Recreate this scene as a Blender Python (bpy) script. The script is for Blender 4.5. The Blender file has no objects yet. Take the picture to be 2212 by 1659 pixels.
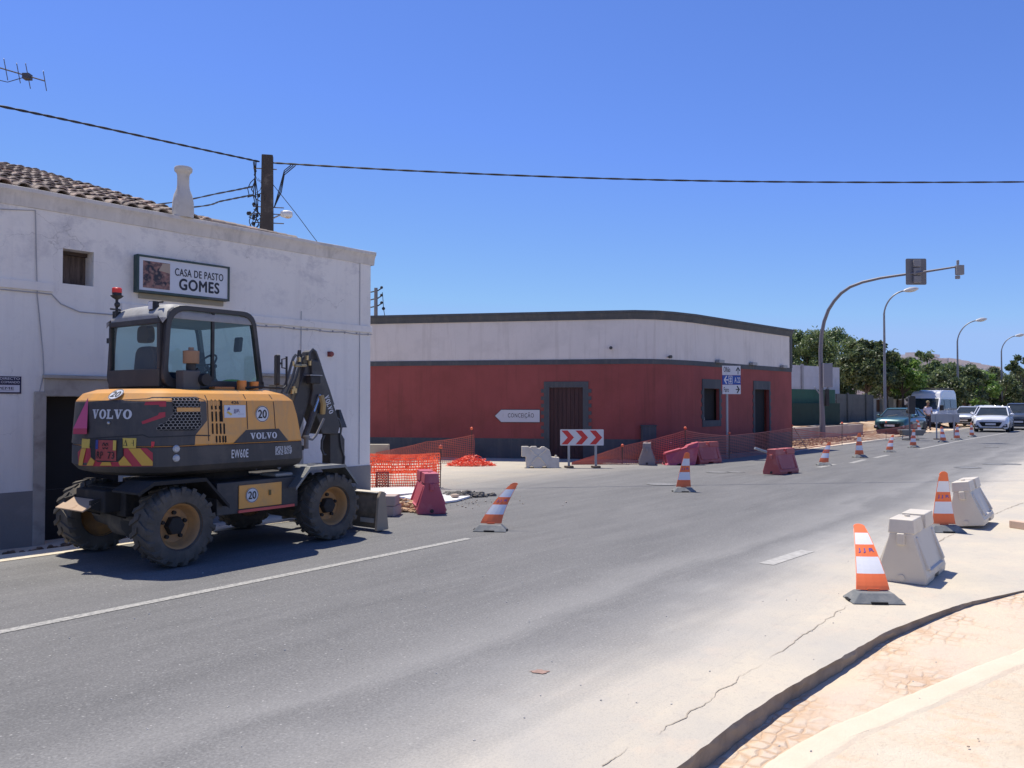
import bpy, bmesh, math, random
from math import sin, cos, pi, radians, atan2, sqrt, hypot
from mathutils import Vector, Matrix, noise
random.seed(7)
SC = bpy.context.scene
COL = SC.collection
# ---------------------------------------------------------------- camera, light, exposure
CAMZ = 1.7; F = 1790.0; CX = 1106.0; CY = 829.5
PITCH = math.atan(40.5 / F)
cd = bpy.data.cameras.new('camera'); cam = bpy.data.objects.new('camera', cd); COL.objects.link(cam)
cd.sensor_width = 36; cd.lens = 36 * F / 2212; cd.clip_end = 9000; cd.clip_start = .05
cam.location = (0, 0, CAMZ); cam.rotation_euler = (pi / 2 + PITCH, 0, 0)
SC.camera = cam
SX, SY = -.25, .34                                   # towards the sun, per metre of height
EL = math.atan(1 / hypot(SX, SY)); 
w = bpy.data.worlds.new('World'); SC.world = w; w.use_nodes = True
nt = w.node_tree; bg = nt.nodes['Background']
sk = nt.nodes.new('ShaderNodeTexSky'); sk.sky_type = 'NISHITA'; sk.sun_disc = False
sk.sun_elevation = EL; sk.sun_rotation = atan2(SX, SY); sk.air_density = 1.0; sk.dust_density = 0.25; sk.ozone_density = 3.0; sk.altitude = 0
sp3 = nt.nodes.new('ShaderNodeSeparateColor'); cm3 = nt.nodes.new('ShaderNodeCombineColor'); nt.links.new(sk.outputs[0], sp3.inputs[0])
for ch, (op, v_) in enumerate((('MULTIPLY', .42), ('MULTIPLY', .53), ('MULTIPLY', .88))):      # deep clear summer blue
    m_ = nt.nodes.new('ShaderNodeMath'); m_.operation = op; m_.inputs[1].default_value = v_; nt.links.new(sp3.outputs[ch], m_.inputs[0])
    m2_ = nt.nodes.new('ShaderNodeMath'); m2_.operation = 'MINIMUM'; m2_.inputs[1].default_value = (1.95, 3.0, 5.2)[ch]; nt.links.new(m_.outputs[0], m2_.inputs[0]); nt.links.new(m2_.outputs[0], cm3.inputs[ch])
nt.links.new(cm3.outputs[0], bg.inputs[0]); bg.inputs[1].default_value = .15
sl = bpy.data.lights.new('sun', 'SUN'); sl.energy = 4.7; sl.angle = radians(.53); sl.color = (1, .93, .81)
so = bpy.data.objects.new('sun', sl); COL.objects.link(so)
so.rotation_euler = Vector((SX, SY, 1)).to_track_quat('Z', 'Y').to_euler(); so.location = (-8, 10, 30)
SC.view_settings.view_transform = 'Standard'; SC.view_settings.look = 'None'
SC.view_settings.exposure = 0.25; SC.view_settings.gamma = 1
SC.cycles.max_bounces = 6; SC.cycles.transparent_max_bounces = 16
# ---------------------------------------------------------------- photo pixel (2212x1659) -> place in the world
RX = Vector((1, 0, 0)); FW = Vector((0, cos(PITCH), sin(PITCH))); UP = Vector((0, -sin(PITCH), cos(PITCH)))
CAM = Vector((0, 0, CAMZ))
def ray(x, y): return (RX * ((x - CX) / F) + UP * ((CY - y) / F) + FW)
def gp(x, y, z=0.0):
    d = ray(x, y); t = (z - CAMZ) / d.z; return CAM + d * t
def atY(x, y, Y):
    d = ray(x, y); return CAM + d * (Y / d.y)
def onpl(x, y, P, N):
    d = ray(x, y); t = (P - CAM).dot(N) / d.dot(N); return CAM + d * t
# ---------------------------------------------------------------- materials
MATS = {}
def _n(nt, t, **k):
    n = nt.nodes.new(t)
    for a, b in k.items(): setattr(n, a, b)
    return n
def mix(nt, f, a, b):
    m = _n(nt, 'ShaderNodeMix', data_type='RGBA')
    for s, v in ((m.inputs[0], f), (m.inputs[6], a), (m.inputs[7], b)):
        if hasattr(v, 'default_value') or hasattr(v, 'links'): nt.links.new(v, s)
        elif isinstance(v, (int, float)): s.default_value = v
        else: s.default_value = (*v, 1) if len(v) == 3 else v
    return m.outputs[2]
def nz(nt, vec, scale, detail=4, rough=.55, dist=0):
    n = _n(nt, 'ShaderNodeTexNoise'); n.inputs['Scale'].default_value = scale; n.inputs['Detail'].default_value = detail
    n.inputs['Roughness'].default_value = rough; n.inputs['Distortion'].default_value = dist
    nt.links.new(vec, n.inputs['Vector']); return n.outputs['Fac']
def ramp(nt, v, stops):
    r = _n(nt, 'ShaderNodeValToRGB'); e = r.color_ramp.elements
    while len(e) < len(stops): e.new(.5)
    for i, (p, c) in enumerate(stops):
        e[i].position = p; e[i].color = (c, c, c, 1) if isinstance(c, (int, float)) else (*c, 1)
    nt.links.new(v, r.inputs[0]); return r.outputs[0]
def scl(nt, vec, s):
    m = _n(nt, 'ShaderNodeMapping'); m.inputs['Scale'].default_value = s; nt.links.new(vec, m.inputs[0]); return m.outputs[0]
def base(name):
    m = bpy.data.materials.new(name); m.use_nodes = True; nt = m.node_tree
    tc = _n(nt, 'ShaderNodeTexCoord'); return m, nt, nt.nodes['Principled BSDF'], tc.outputs['Object']
def bump(nt, bs, h, st, dist=.01):
    b = _n(nt, 'ShaderNodeBump'); b.inputs['Strength'].default_value = st; b.inputs['Distance'].default_value = dist
    nt.links.new(h, b.inputs['Height']); nt.links.new(b.outputs[0], bs.inputs['Normal'])
def M(name, c=None, rough=.6, metal=0, var=.12, scale=2.5, dirt=None, dscale=1.2, dlo=.5, dhi=.75, bst=0, bsc=60, spec=.5, stretch=(1, 1, 1), coat=0, streak=None):
    if name in MATS: return MATS[name]
    m, nt, bs, v = base(name); v2 = scl(nt, v, stretch)
    f = nz(nt, v2, scale, 5)
    col = mix(nt, f, tuple(x * (1 - var * 1.6) for x in c), tuple(min(1, x * (1 + var * 1.6)) for x in c))
    if dirt:
        d = ramp(nt, nz(nt, v2, dscale, 6, .65, .3), [(dlo, 0), (dhi, 1)])
        col = mix(nt, d, col, dirt)
    if streak:
        d = ramp(nt, nz(nt, scl(nt, v, (3.5, 3.5, .22)), 1.6, 6, .7, .2), [(.50, 0), (.74, .75)]); col = mix(nt, d, col, streak)
        d = ramp(nt, nz(nt, v, 9, 7, .75), [(.58, 0), (.72, .35)]); col = mix(nt, d, col, streak)
    nt.links.new(col, bs.inputs['Base Color']); bs.inputs['Roughness'].default_value = rough; bs.inputs['Metallic'].default_value = metal
    bs.inputs['Specular IOR Level'].default_value = spec; bs.inputs['Coat Weight'].default_value = coat
    if bst: bump(nt, bs, nz(nt, v, bsc, 4), bst)
    MATS[name] = m; return m
def glass(name, tint, gl=.12, alpha=None):
    if name in MATS: return MATS[name]
    m = bpy.data.materials.new(name); m.use_nodes = True; nt = m.node_tree; nt.nodes.clear()
    o = _n(nt, 'ShaderNodeOutputMaterial'); t = _n(nt, 'ShaderNodeBsdfTransparent'); t.inputs[0].default_value = (*tint, 1)
    g = _n(nt, 'ShaderNodeBsdfGlossy'); g.inputs['Roughness'].default_value = .03; g.inputs[0].default_value = (.9, .95, 1, 1)
    x = _n(nt, 'ShaderNodeMixShader'); lw = _n(nt, 'ShaderNodeLayerWeight'); fr = _n(nt, 'ShaderNodeMath', operation='POWER'); fr.inputs[1].default_value = 4; nt.links.new(lw.outputs['Facing'], fr.inputs[0]); lw.inputs[0].default_value = .5
    a = _n(nt, 'ShaderNodeMath', operation='ADD'); a.inputs[1].default_value = gl; a.use_clamp = True
    nt.links.new(fr.outputs[0], a.inputs[0]); nt.links.new(a.outputs[0], x.inputs[0]); nt.links.new(t.outputs[0], x.inputs[1]); nt.links.new(g.outputs[0], x.inputs[2])
    nt.links.new(x.outputs[0], o.inputs[0]); MATS[name] = m; return m
def leafmat(name, a, b, c):
    if name in MATS: return MATS[name]
    m = bpy.data.materials.new(name); m.use_nodes = True; nt = m.node_tree; nt.nodes.clear()
    o = _n(nt, 'ShaderNodeOutputMaterial'); g = _n(nt, 'ShaderNodeNewGeometry')
    col = ramp(nt, g.outputs['Random Per Island'], [(0, a), (.6, b), (1, c)])
    d = _n(nt, 'ShaderNodeBsdfDiffuse'); t = _n(nt, 'ShaderNodeBsdfTranslucent'); x = _n(nt, 'ShaderNodeMixShader'); x.inputs[0].default_value = .4
    gl = _n(nt, 'ShaderNodeBsdfGlossy'); gl.inputs['Roughness'].default_value = .45; x2 = _n(nt, 'ShaderNodeMixShader'); x2.inputs[0].default_value = .05
    nt.links.new(col, d.inputs[0]); nt.links.new(col, t.inputs[0]); nt.links.new(d.outputs[0], x.inputs[1]); nt.links.new(t.outputs[0], x.inputs[2])
    nt.links.new(x.outputs[0], x2.inputs[1]); nt.links.new(gl.outputs[0], x2.inputs[2]); nt.links.new(x2.outputs[0], o.inputs[0]); MATS[name] = m; return m
# ---------------------------------------------------------------- mesh builder
def rrect(pts, rs, n=5):
    """polygon with rounded corners, n+1 points a corner"""
    out = []; N = len(pts)
    if isinstance(rs, (int, float)): rs = [rs] * N
    for i in range(N):
        p = Vector(pts[i]); a = (Vector(pts[i - 1]) - p).normalized(); b = (Vector(pts[(i + 1) % N]) - p).normalized(); r = rs[i]
        p0 = p + a * r; p1 = p + b * r
        for k in range(n + 1):
            t = k / n; out.append(tuple(p0 * (1 - t) ** 2 + p * 2 * t * (1 - t) + p1 * t * t))
    return out
class MB:
    def __init__(s): s.v = []; s.f = []; s.m = []; s.mi = 0
    def add(s, vs, fs):
        o = len(s.v); s.v += [tuple(v) for v in vs]; s.f += [tuple(o + i for i in f) for f in fs]; s.m += [s.mi] * len(fs); return s
    def box(s, x0, x1, y0, y1, z0, z1, T=None):
        vs = [Vector((x, y, z)) for z in (z0, z1) for y in (y0, y1) for x in (x0, x1)]
        if T is not None: vs = [T @ v for v in vs]
        return s.add(vs, [(0, 2, 3, 1), (4, 5, 7, 6), (0, 1, 5, 4), (2, 6, 7, 3), (0, 4, 6, 2), (1, 3, 7, 5)])
    def hexa(s, b, t):                      # 4 bottom + 4 top points
        return s.add(list(b) + list(t), [(3, 2, 1, 0), (4, 5, 6, 7), (0, 1, 5, 4), (1, 2, 6, 5), (2, 3, 7, 6), (3, 0, 4, 7)])
    def prism(s, poly, a, b, ax='y', T=None):
        def P(u, v, c): return Vector({'y': (u, c, v), 'z': (u, v, c), 'x': (c, u, v)}[ax])
        n = len(poly); vs = [P(u, v, a) for u, v in poly] + [P(u, v, b) for u, v in poly]
        if T is not None: vs = [T @ v for v in vs]
        return s.add(vs, [tuple(range(n))[::-1], tuple(range(n, 2 * n))] + [(i, (i + 1) % n, n + (i + 1) % n, n + i) for i in range(n)])
    def ring(s, outer, inner, a, b, ax='y', T=None):
        def P(u, v, c): return Vector({'y': (u, c, v), 'z': (u, v, c), 'x': (c, u, v)}[ax])
        n = len(outer); vs = [P(u, v, c) for c in (a, b) for L in (outer, inner) for u, v in L]
        if T is not None: vs = [T @ v for v in vs]
        fs = []
        for i in range(n):
            j = (i + 1) % n
            fs += [(i, j, n + j, n + i), (2 * n + i, 3 * n + i, 3 * n + j, 2 * n + j), (i, 2 * n + i, 2 * n + j, j), (n + i, n + j, 3 * n + j, 3 * n + i)]
        return s.add(vs, fs)
    def tube(s, pts, r, n=8, cap=True, close=False):
        P = [Vector(p) for p in pts]; N = len(P); rs = r if isinstance(r, (list, tuple)) else [r] * N
        vs = []; up = None
        for i, p in enumerate(P):
            if close: t = (P[(i + 1) % N] - P[i - 1])
            else: t = (P[min(i + 1, N - 1)] - P[max(i - 1, 0)])
            t = t.normalized() if t.length > 1e-9 else Vector((0, 0, 1))
            if up is None: up = Vector((0, 0, 1)) if abs(t.z) < .9 else Vector((1, 0, 0))
            a = t.cross(up).normalized(); up2 = a.cross(t).normalized(); up = up2
            for k in range(n):
                q = 2 * pi * k / n; vs.append(p + (a * cos(q) + up2 * sin(q)) * rs[i])
        fs = []
        for i in range(N if close else N - 1):
            for k in range(n):
                j = (i + 1) % N; fs.append((i * n + k, i * n + (k + 1) % n, j * n + (k + 1) % n, j * n + k))
        if cap and not close: fs += [tuple(range(n))[::-1], tuple(range((N - 1) * n, N * n))]
        return s.add(vs, fs)
    def lathe(s, prof, n=24, ax='z', c=(0, 0, 0), T=None, cap=True):
        c = Vector(c); vs = []
        for r, h in prof:
            for k in range(n):
                q = 2 * pi * k / n; u, v = r * cos(q), r * sin(q)
                p = Vector({'z': (u, v, h), 'y': (u, h, v), 'x': (h, u, v)}[ax]) + c
                vs.append(T @ p if T is not None else p)
        fs = [(i * n + k, i * n + (k + 1) % n, (i + 1) * n + (k + 1) % n, (i + 1) * n + k) for i in range(len(prof) - 1) for k in range(n)]
        if cap: fs += [tuple(range(n))[::-1], tuple(range((len(prof) - 1) * n, len(prof) * n))]
        return s.add(vs, fs)
    def ball(s, c, r, n=10, m=7, sc=(1, 1, 1)):
        return s.add(*_ball(c, r, n, m, sc))
    def grid(s, fn, U, V):
        vs = [fn(u, v) for v in V for u in U]; n = len(U)
        return s.add(vs, [(j * n + i, j * n + i + 1, (j + 1) * n + i + 1, (j + 1) * n + i) for j in range(len(V) - 1) for i in range(n - 1)])
    def quad(s, *p): return s.add(p, [tuple(range(len(p)))])
    def build(s, name, mat, parent=None, smooth=False, bevel=0, seg=2, loc=None, rot=None, subd=0, ang=35):
        me = bpy.data.meshes.new(name); me.from_pydata([tuple(v) for v in s.v], [], s.f)
        mats = mat if isinstance(mat, (list, tuple)) else [mat]
        for m in mats: me.materials.append(m)
        if len(mats) > 1: me.polygons.foreach_set('material_index', s.m)
        bm = bmesh.new(); bm.from_mesh(me); bmesh.ops.remove_doubles(bm, verts=bm.verts, dist=1e-5) if smooth else None
        bmesh.ops.recalc_face_normals(bm, faces=bm.faces)
        if smooth:
            for f in bm.faces: f.smooth = True
            for e in bm.edges:
                if len(e.link_faces) == 2 and e.calc_face_angle(0) > radians(ang): e.smooth = False
        bm.to_mesh(me); bm.free()
        o = bpy.data.objects.new(name, me); COL.objects.link(o)
        if parent: o.parent = parent
        if loc is not None: o.location = loc
        if rot is not None: o.rotation_euler = rot
        if bevel:
            b = o.modifiers.new('bevel', 'BEVEL'); b.width = bevel; b.segments = seg; b.limit_method = 'ANGLE'; b.angle_limit = radians(40); b.harden_normals = False
        if subd:
            q = o.modifiers.new('subd', 'SUBSURF'); q.levels = q.render_levels = subd
        return o
def _ball(c, r, n, m, sc):
    vs = [(c[0], c[1], c[2] - r * sc[2])]; fs = []
    for j in range(1, m):
        a = -pi / 2 + pi * j / m
        for k in range(n):
            q = 2 * pi * k / n; vs.append((c[0] + r * sc[0] * cos(a) * cos(q), c[1] + r * sc[1] * cos(a) * sin(q), c[2] + r * sc[2] * sin(a)))
    vs.append((c[0], c[1], c[2] + r * sc[2])); T = len(vs) - 1
    for k in range(n):
        fs.append((0, 1 + (k + 1) % n, 1 + k)); fs.append((T, 1 + (m - 2) * n + k, 1 + (m - 2) * n + (k + 1) % n))
        for j in range(m - 2): fs.append((1 + j * n + k, 1 + j * n + (k + 1) % n, 1 + (j + 1) * n + (k + 1) % n, 1 + (j + 1) * n + k))
    return vs, fs
def tag(o, label=None, cat=None, group=None, kind=None):
    for k, v in (('label', label), ('category', cat), ('group', group), ('kind', kind)):
        if v: o[k] = v
    return o
def thing(name, label, cat, loc=(0, 0, 0), rz=0, group=None):
    o = bpy.data.objects.new(name, None); COL.objects.link(o); o.location = loc; o.rotation_euler = (0, 0, rz); o.empty_display_size = .3
    return tag(o, label, cat, group)
def struct(o): o['kind'] = 'structure'; return o
def kids(o): return [c for c in list(bpy.data.objects) if c.parent == o]
def copy_tree(o, parent=None):
    ch = kids(o); c = o.copy(); COL.objects.link(c); c.parent = parent
    for k in ch: copy_tree(k, c)
    return c
def dup(src, label, loc, rz=None, group=None, rot=None, scale=None):
    c = copy_tree(src); c['label'] = label; c.location = loc
    if rz is not None: c.rotation_euler = (0, 0, rz)
    if rot is not None: c.rotation_euler = rot
    if scale is not None: c.scale = (scale,) * 3 if isinstance(scale, (int, float)) else scale
    if group: c['group'] = group
    return c
# ---------------------------------------------------------------- lettering
_TX = {}
def text_geo(s, bold=0.0, sp=1.0):
    k = (s, bold, sp)
    if k in _TX: return _TX[k]
    c = bpy.data.curves.new('tx', 'FONT'); c.body = s; c.offset = bold; c.space_character = sp; c.resolution_u = 4
    o = bpy.data.objects.new('tx', c); me = bpy.data.meshes.new_from_object(o)
    vs = [(v.co.x, v.co.y) for v in me.vertices]; fs = [tuple(p.vertices) for p in me.polygons]
    bpy.data.objects.remove(o); bpy.data.curves.remove(c); bpy.data.meshes.remove(me)
    x0 = min(v[0] for v in vs); x1 = max(v[0] for v in vs); y0 = min(v[1] for v in vs); y1 = max(v[1] for v in vs)
    _TX[k] = ([((x - x0) / (x1 - x0), (y - y0) / (y1 - y0)) for x, y in vs], fs); return _TX[k]
def put2d(mb, vs, fs, fn, cut=0):
    """flat outline (u, v) put on a surface through fn(u, v); cut = step of extra cuts along u for curved surfaces"""
    bm = bmesh.new(); B = [bm.verts.new((u, v, 0)) for u, v in vs]
    for f in fs:
        try: bm.faces.new([B[i] for i in f])
        except ValueError: pass
    if cut:
        us = [u for u, v in vs]; u = math.floor(min(us) / cut) * cut + cut
        while u < max(us):
            bmesh.ops.bisect_plane(bm, geom=bm.verts[:] + bm.edges[:] + bm.faces[:], plane_co=(u, 0, 0), plane_no=(1, 0, 0)); u += cut
        for v_ in (.97, 1.035, 1.235, 1.26, 1.35, 1.45, 1.55, 1.62, 1.70, 1.76, 1.80):
            if min(v for u, v in vs) < v_ < max(v for u, v in vs): bmesh.ops.bisect_plane(bm, geom=bm.verts[:] + bm.edges[:] + bm.faces[:], plane_co=(0, v_, 0), plane_no=(0, 1, 0))
    bm.verts.index_update(); mb.add([fn(v.co.x, v.co.y) for v in bm.verts], [tuple(v.index for v in f.verts) for f in bm.faces]); bm.free()
def text(mb, s, fn, u0, u1, v0, v1, bold=0.0, cut=0, sp=1.0):
    vs, fs = text_geo(s, 0.0, sp); b = bold * (v1 - v0) * .9 / max(1e-6, 1)
    for k, (du, dv) in enumerate(((0, 0),) if bold < .005 else ((-b, 0), (b, 0), (0, -b), (0, b))):
        n0 = len(mb.v); put2d(mb, [(u0 + x * (u1 - u0) + du, v0 + y * (v1 - v0) + dv) for x, y in vs], fs, fn, cut)
        if k:
            c = (u0 + u1) / 2, (v0 + v1) / 2; p = Vector(fn(*c)); N = (Vector(fn(c[0] + .01, c[1])) - p).cross(Vector(fn(c[0], c[1] + .01)) - p).normalized() * .0004 * k
            mb.v[n0:] = [tuple(Vector(q) + N) for q in mb.v[n0:]]
def poly(mb, pts, fn, cut=0): put2d(mb, pts, [tuple(range(len(pts)))], fn, cut)
def slab_word(s):
    """slab-serif capitals V, O, L as polygons in a unit box"""
    G = []; n = len(s); wd = {'V': 1.05, 'O': 1.0, 'L': .85}; x = 0; tot = sum(wd[c] for c in s) + .06 * (n - 1)
    for c in s:
        W = wd[c]
        if c == 'V': P = [[(.08, 1), (.40, 1), (.62, .22), (.56, 0), (.42, 0)], [(.74, 1), (.90, 1), (.58, 0), (.50, 0), (.56, .26)], [(0, 1), (.50, 1), (.50, .90), (0, .90)], [(.62, 1), (1, 1), (1, .90), (.62, .90)]]
        elif c == 'L': P = [[(.12, 1), (.42, 1), (.42, 0), (.12, 0)], [(0, 1), (.56, 1), (.56, .86), (0, .86)], [(0, 0), (1, 0), (1, .14), (0, .14)], [(.84, 0), (1, 0), (1, .36), (.86, .36)]]
        else:
            P = []
            for k in range(20):
                a, b = 2 * pi * k / 20, 2 * pi * (k + 1) / 20
                P.append([(.5 + .5 * cos(a), .5 + .52 * sin(a)), (.5 + .5 * cos(b), .5 + .52 * sin(b)), (.5 + .2 * cos(b), .5 + .38 * sin(b)), (.5 + .2 * cos(a), .5 + .38 * sin(a))])
        G += [[((x + u * W) / tot, v) for u, v in p] for p in P]; x += W + .06
    return G
def slab(mb, s, fn, u0, u1, v0, v1, cut=0):
    for p in slab_word(s): poly(mb, [(u0 + x * (u1 - u0), v0 + y * (v1 - v0)) for x, y in p], fn, cut)
# ================================================================ THE SETTING
P0 = Vector((-.557, 10.39, 0)); RD = Vector((.605, .796, 0)).normalized(); RN = Vector((RD.y, -RD.x, 0)); RZ = atan2(RD.y, RD.x)
def ta(p): q = Vector((p[0], p[1], 0)) - P0; return q.dot(RD), q.dot(RN)
def tw(t, a, z=0): p = P0 + RD * t + RN * a; return Vector((p.x, p.y, z))
def sm(x): x = max(0, min(1, x)); return x * x * (3 - 2 * x)
def interp(x, T):
    if x <= T[0][0]: return T[0][1]
    for (a, b), (c, d) in zip(T, T[1:]):
        if x <= c: return b + (d - b) * (x - a) / (c - a)
    return T[-1][1]
EDGE = [ta(gp(x, y)) for x, y in ((1461.7, 1659), (1586, 1561.6), (1685, 1495.4), (1768, 1447.8), (1917, 1362.9), (2020.7, 1323.6), (2082.7, 1302.9), (2212, 1274.7))]
EDGE = [(-9, EDGE[0][1] - .35), (-6, EDGE[0][1] - .15)] + EDGE + [(1.6, 6.6), (2.4, 7.8), (3.0, 9.6), (3.4, 14)]
def aedge(t): return interp(t, EDGE)
def drop(t): return -interp(t, [(-9, .14), (-4.5, .125), (-2.5, .105), (-.5, .06), (.9, .024), (2.2, .012), (3, .01)])
def hgt(t, a):
    h = -.012
    if a > 4.6: h = drop(t) if t < 3.2 else -.012
    if a < -3.1:
        if t < 3.2: h = -.19 * sm((-3.15 - a) / .5) * sm((3.2 - t) / .5) - .012
        if t > 24: h = max(h, .58 * sm((-5.75 - a) / .25) * sm((t - 24) / .6) - .012) if a < -5.7 else h
        if t > 41: h = .58 * sm((-3.6 - a) / 2.6) - .012
    return h
def bumpy(t, a):
    n = noise.noise(Vector((t * 1.1, a * 1.1, 3)))
    k = 0
    if a < -3.2 and t > 20: k = .05
    elif a < -3.2 and t < 3: k = .02
    elif a > 5.5 and t < 6: k = .006
    return k * n
TS = [-3000, -300, -60, -25, -15] + [-12 + .3 * i for i in range(60)] + [6 + .6 * i for i in range(100)] + [68, 74, 84, 100, 140, 220, 500, 3500]
AS = [-3000, -300, -90, -50, -30, -24] + [-20 + .8 * i for i in range(16)] + [-7.2 + .2 * i for i in range(24)] + [-2.4, 0, 2.4, 4.4] + [4.65 + .3 * i for i in range(14)] + [10, 13, 18, 30, 90, 300, 3500]
EMP = None
mb = MB(); mb.grid(lambda t, a: (t, -a, hgt(t, a) + bumpy(t, a)), TS, AS)
def m_sand():
    m, nt, bs, v = base('sandy_soil')
    f1 = nz(nt, v, .9, 6, .6); f2 = nz(nt, v, 14, 5, .7); f3 = nz(nt, scl(nt, v, (1, .5, 1)), 3.5, 5, .6, .6)
    c = mix(nt, ramp(nt, f1, [(.35, 0), (.65, 1)]), (.60, .50, .37), (.68, .60, .47))
    c = mix(nt, ramp(nt, f3, [(.5, 0), (.72, 1)]), c, (.70, .47, .30))
    c = mix(nt, ramp(nt, f2, [(.55, 0), (.8, .5)]), c, (.40, .32, .24))
    # brick-coloured soil only along the far verge behind the kerb
    sx = _n(nt, 'ShaderNodeSeparateXYZ'); nt.links.new(v, sx.inputs[0])
    a = _n(nt, 'ShaderNodeMapRange'); a.inputs[1].default_value = 18; a.inputs[2].default_value = 23; nt.links.new(sx.outputs[0], a.inputs[0])
    b = _n(nt, 'ShaderNodeMapRange'); b.inputs[1].default_value = 3.1; b.inputs[2].default_value = 3.6; nt.links.new(sx.outputs[1], b.inputs[0])
    ab = _n(nt, 'ShaderNodeMath', operation='MULTIPLY'); nt.links.new(a.outputs[0], ab.inputs[0]); nt.links.new(b.outputs[0], ab.inputs[1])
    ab2 = _n(nt, 'ShaderNodeMath', operation='MULTIPLY'); nt.links.new(ab.outputs[0], ab2.inputs[0]); nt.links.new(ramp(nt, nz(nt, v, .7, 5), [(.38, .1), (.6, .9)]), ab2.inputs[1])
    c = mix(nt, ab2.outputs[0], c, (.33, .19, .11))
    nt.links.new(c, bs.inputs['Base Color']); bs.inputs['Roughness'].default_value = .95; bs.inputs['Specular IOR Level'].default_value = .1
    bump(nt, bs, nz(nt, v, 22, 8, .7), .8, .02); return m
struct(mb.build('ground', m_sand(), smooth=True, loc=P0, rot=(0, 0, RZ)))
def dustcol(nt, v):
    c = mix(nt, ramp(nt, nz(nt, v, 1.1, 6, .6), [(.35, 0), (.65, 1)]), (.50, .46, .385), (.60, .53, .41))
    c = mix(nt, ramp(nt, nz(nt, v, 2.6, 6, .65, .2), [(.54, 0), (.7, .5)]), c, (.61, .50, .385))
    c = mix(nt, ramp(nt, nz(nt, v, 38, 5, .7), [(.56, 0), (.7, .6)]), c, (.36, .33, .28))
    c = mix(nt, ramp(nt, nz(nt, v, .55, 5, .6, .4), [(.50, 0), (.7, .7)]), c, (.44, .42, .375))
    c = mix(nt, ramp(nt, nz(nt, v, 9, 6, .7), [(.55, 0), (.78, .6)]), c, (.38, .35, .31))
    return mix(nt, ramp(nt, nz(nt, v, 120, 3, .6), [(.3, .35), (.5, 0)]), c, (.33, .31, .28))
def m_road():
    m, nt, bs, v = base('worn_asphalt')
    sx = _n(nt, 'ShaderNodeSeparateXYZ'); nt.links.new(v, sx.inputs[0])
    vs = scl(nt, v, (.16, 1.3, 1)); wob = nz(nt, vs, 1.1, 4, .6)
    patch = nz(nt, v, .45, 5, .6)
    w1 = _n(nt, 'ShaderNodeMath', operation='MULTIPLY_ADD'); nt.links.new(wob, w1.inputs[0]); w1.inputs[1].default_value = 1.5; nt.links.new(sx.outputs[1], w1.inputs[2])
    w2 = _n(nt, 'ShaderNodeMath', operation='MULTIPLY_ADD'); nt.links.new(patch, w2.inputs[0]); w2.inputs[1].default_value = 1.2; nt.links.new(w1.outputs[0], w2.inputs[2])
    mr = _n(nt, 'ShaderNodeMapRange'); mr.inputs[1].default_value = 12 + 1.35; mr.inputs[2].default_value = -8 + 1.35; nt.links.new(w2.outputs[0], mr.inputs[0])
    S = lambda a: (a + 12) / 20           # position for the offset a (metres right of the line)
    du = ramp(nt, mr.outputs[0], [(S(-11), .95), (S(-7), .8), (S(-4.6), .4), (S(-3.2), .12), (S(-1), .03), (S(2.2), .05), (S(2.85), .36), (S(3.2), .14), (S(3.6), .45), (S(4.15), 1)])
    spk = nz(nt, v, 60, 3, .6); fine = nz(nt, v, 160, 2, .6)
    asp = mix(nt, ramp(nt, nz(nt, vs, 2.2, 5, .6), [(.3, 0), (.7, 1)]), (.120, .120, .119), (.172, .171, .167))
    asp = mix(nt, ramp(nt, patch, [(.45, 0), (.7, .5)]), asp, (.175, .172, .168))
    asp = mix(nt, ramp(nt, fine, [(.3, .35), (.5, 0)]), asp, (.07, .07, .07))
    vo = _n(nt, 'ShaderNodeTexVoronoi'); vo.inputs['Scale'].default_value = 26; nt.links.new(v, vo.inputs['Vector'])
    vr = _n(nt, 'ShaderNodeSeparateColor'); nt.links.new(vo.outputs['Color'], vr.inputs[0]); vm = _n(nt, 'ShaderNodeMath', operation='MULTIPLY'); nt.links.new(ramp(nt, vr.outputs[0], [(.72, 0), (1, .9)]), vm.inputs[0]); nt.links.new(ramp(nt, vo.outputs['Distance'], [(.10, 1), (.22, 0)]), vm.inputs[1])
    asp = mix(nt, vm.outputs[0], asp, (.46, .45, .42))
    ag = _n(nt, 'ShaderNodeTexVoronoi'); ag.inputs['Scale'].default_value = 85; nt.links.new(v, ag.inputs['Vector']); ar_ = _n(nt, 'ShaderNodeSeparateColor'); nt.links.new(ag.outputs['Color'], ar_.inputs[0])
    asp = mix(nt, ramp(nt, ar_.outputs[0], [(.0, .35), (.3, 0)]), asp, (.07, .07, .072)); asp = mix(nt, ramp(nt, ar_.outputs[1], [(.75, 0), (1, .35)]), asp, (.30, .30, .29))
    oil = nz(nt, scl(nt, v, (.5, 1.6, 1)), .9, 6, .65, .5); asp = mix(nt, ramp(nt, oil, [(.56, 0), (.74, .35)]), asp, (.085, .085, .086))
    gr_ = _n(nt, 'ShaderNodeMapRange'); gr_.inputs[1].default_value = -3.4; gr_.inputs[2].default_value = -4.7; nt.links.new(sx.outputs[1], gr_.inputs[0]); lf_ = _n(nt, 'ShaderNodeMapRange'); lf_.inputs[1].default_value = 3; lf_.inputs[2].default_value = 5; nt.links.new(sx.outputs[1], lf_.inputs[0]); mx_ = _n(nt, 'ShaderNodeMath', operation='ADD'); mx_.use_clamp = True; nt.links.new(gr_.outputs[0], mx_.inputs[0]); nt.links.new(lf_.outputs[0], mx_.inputs[1])
    sand = mix(nt, mx_.outputs[0], mix(nt, nz(nt, v, 3, 5), (.33, .325, .31), (.42, .41, .385)), dustcol(nt, v))
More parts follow.
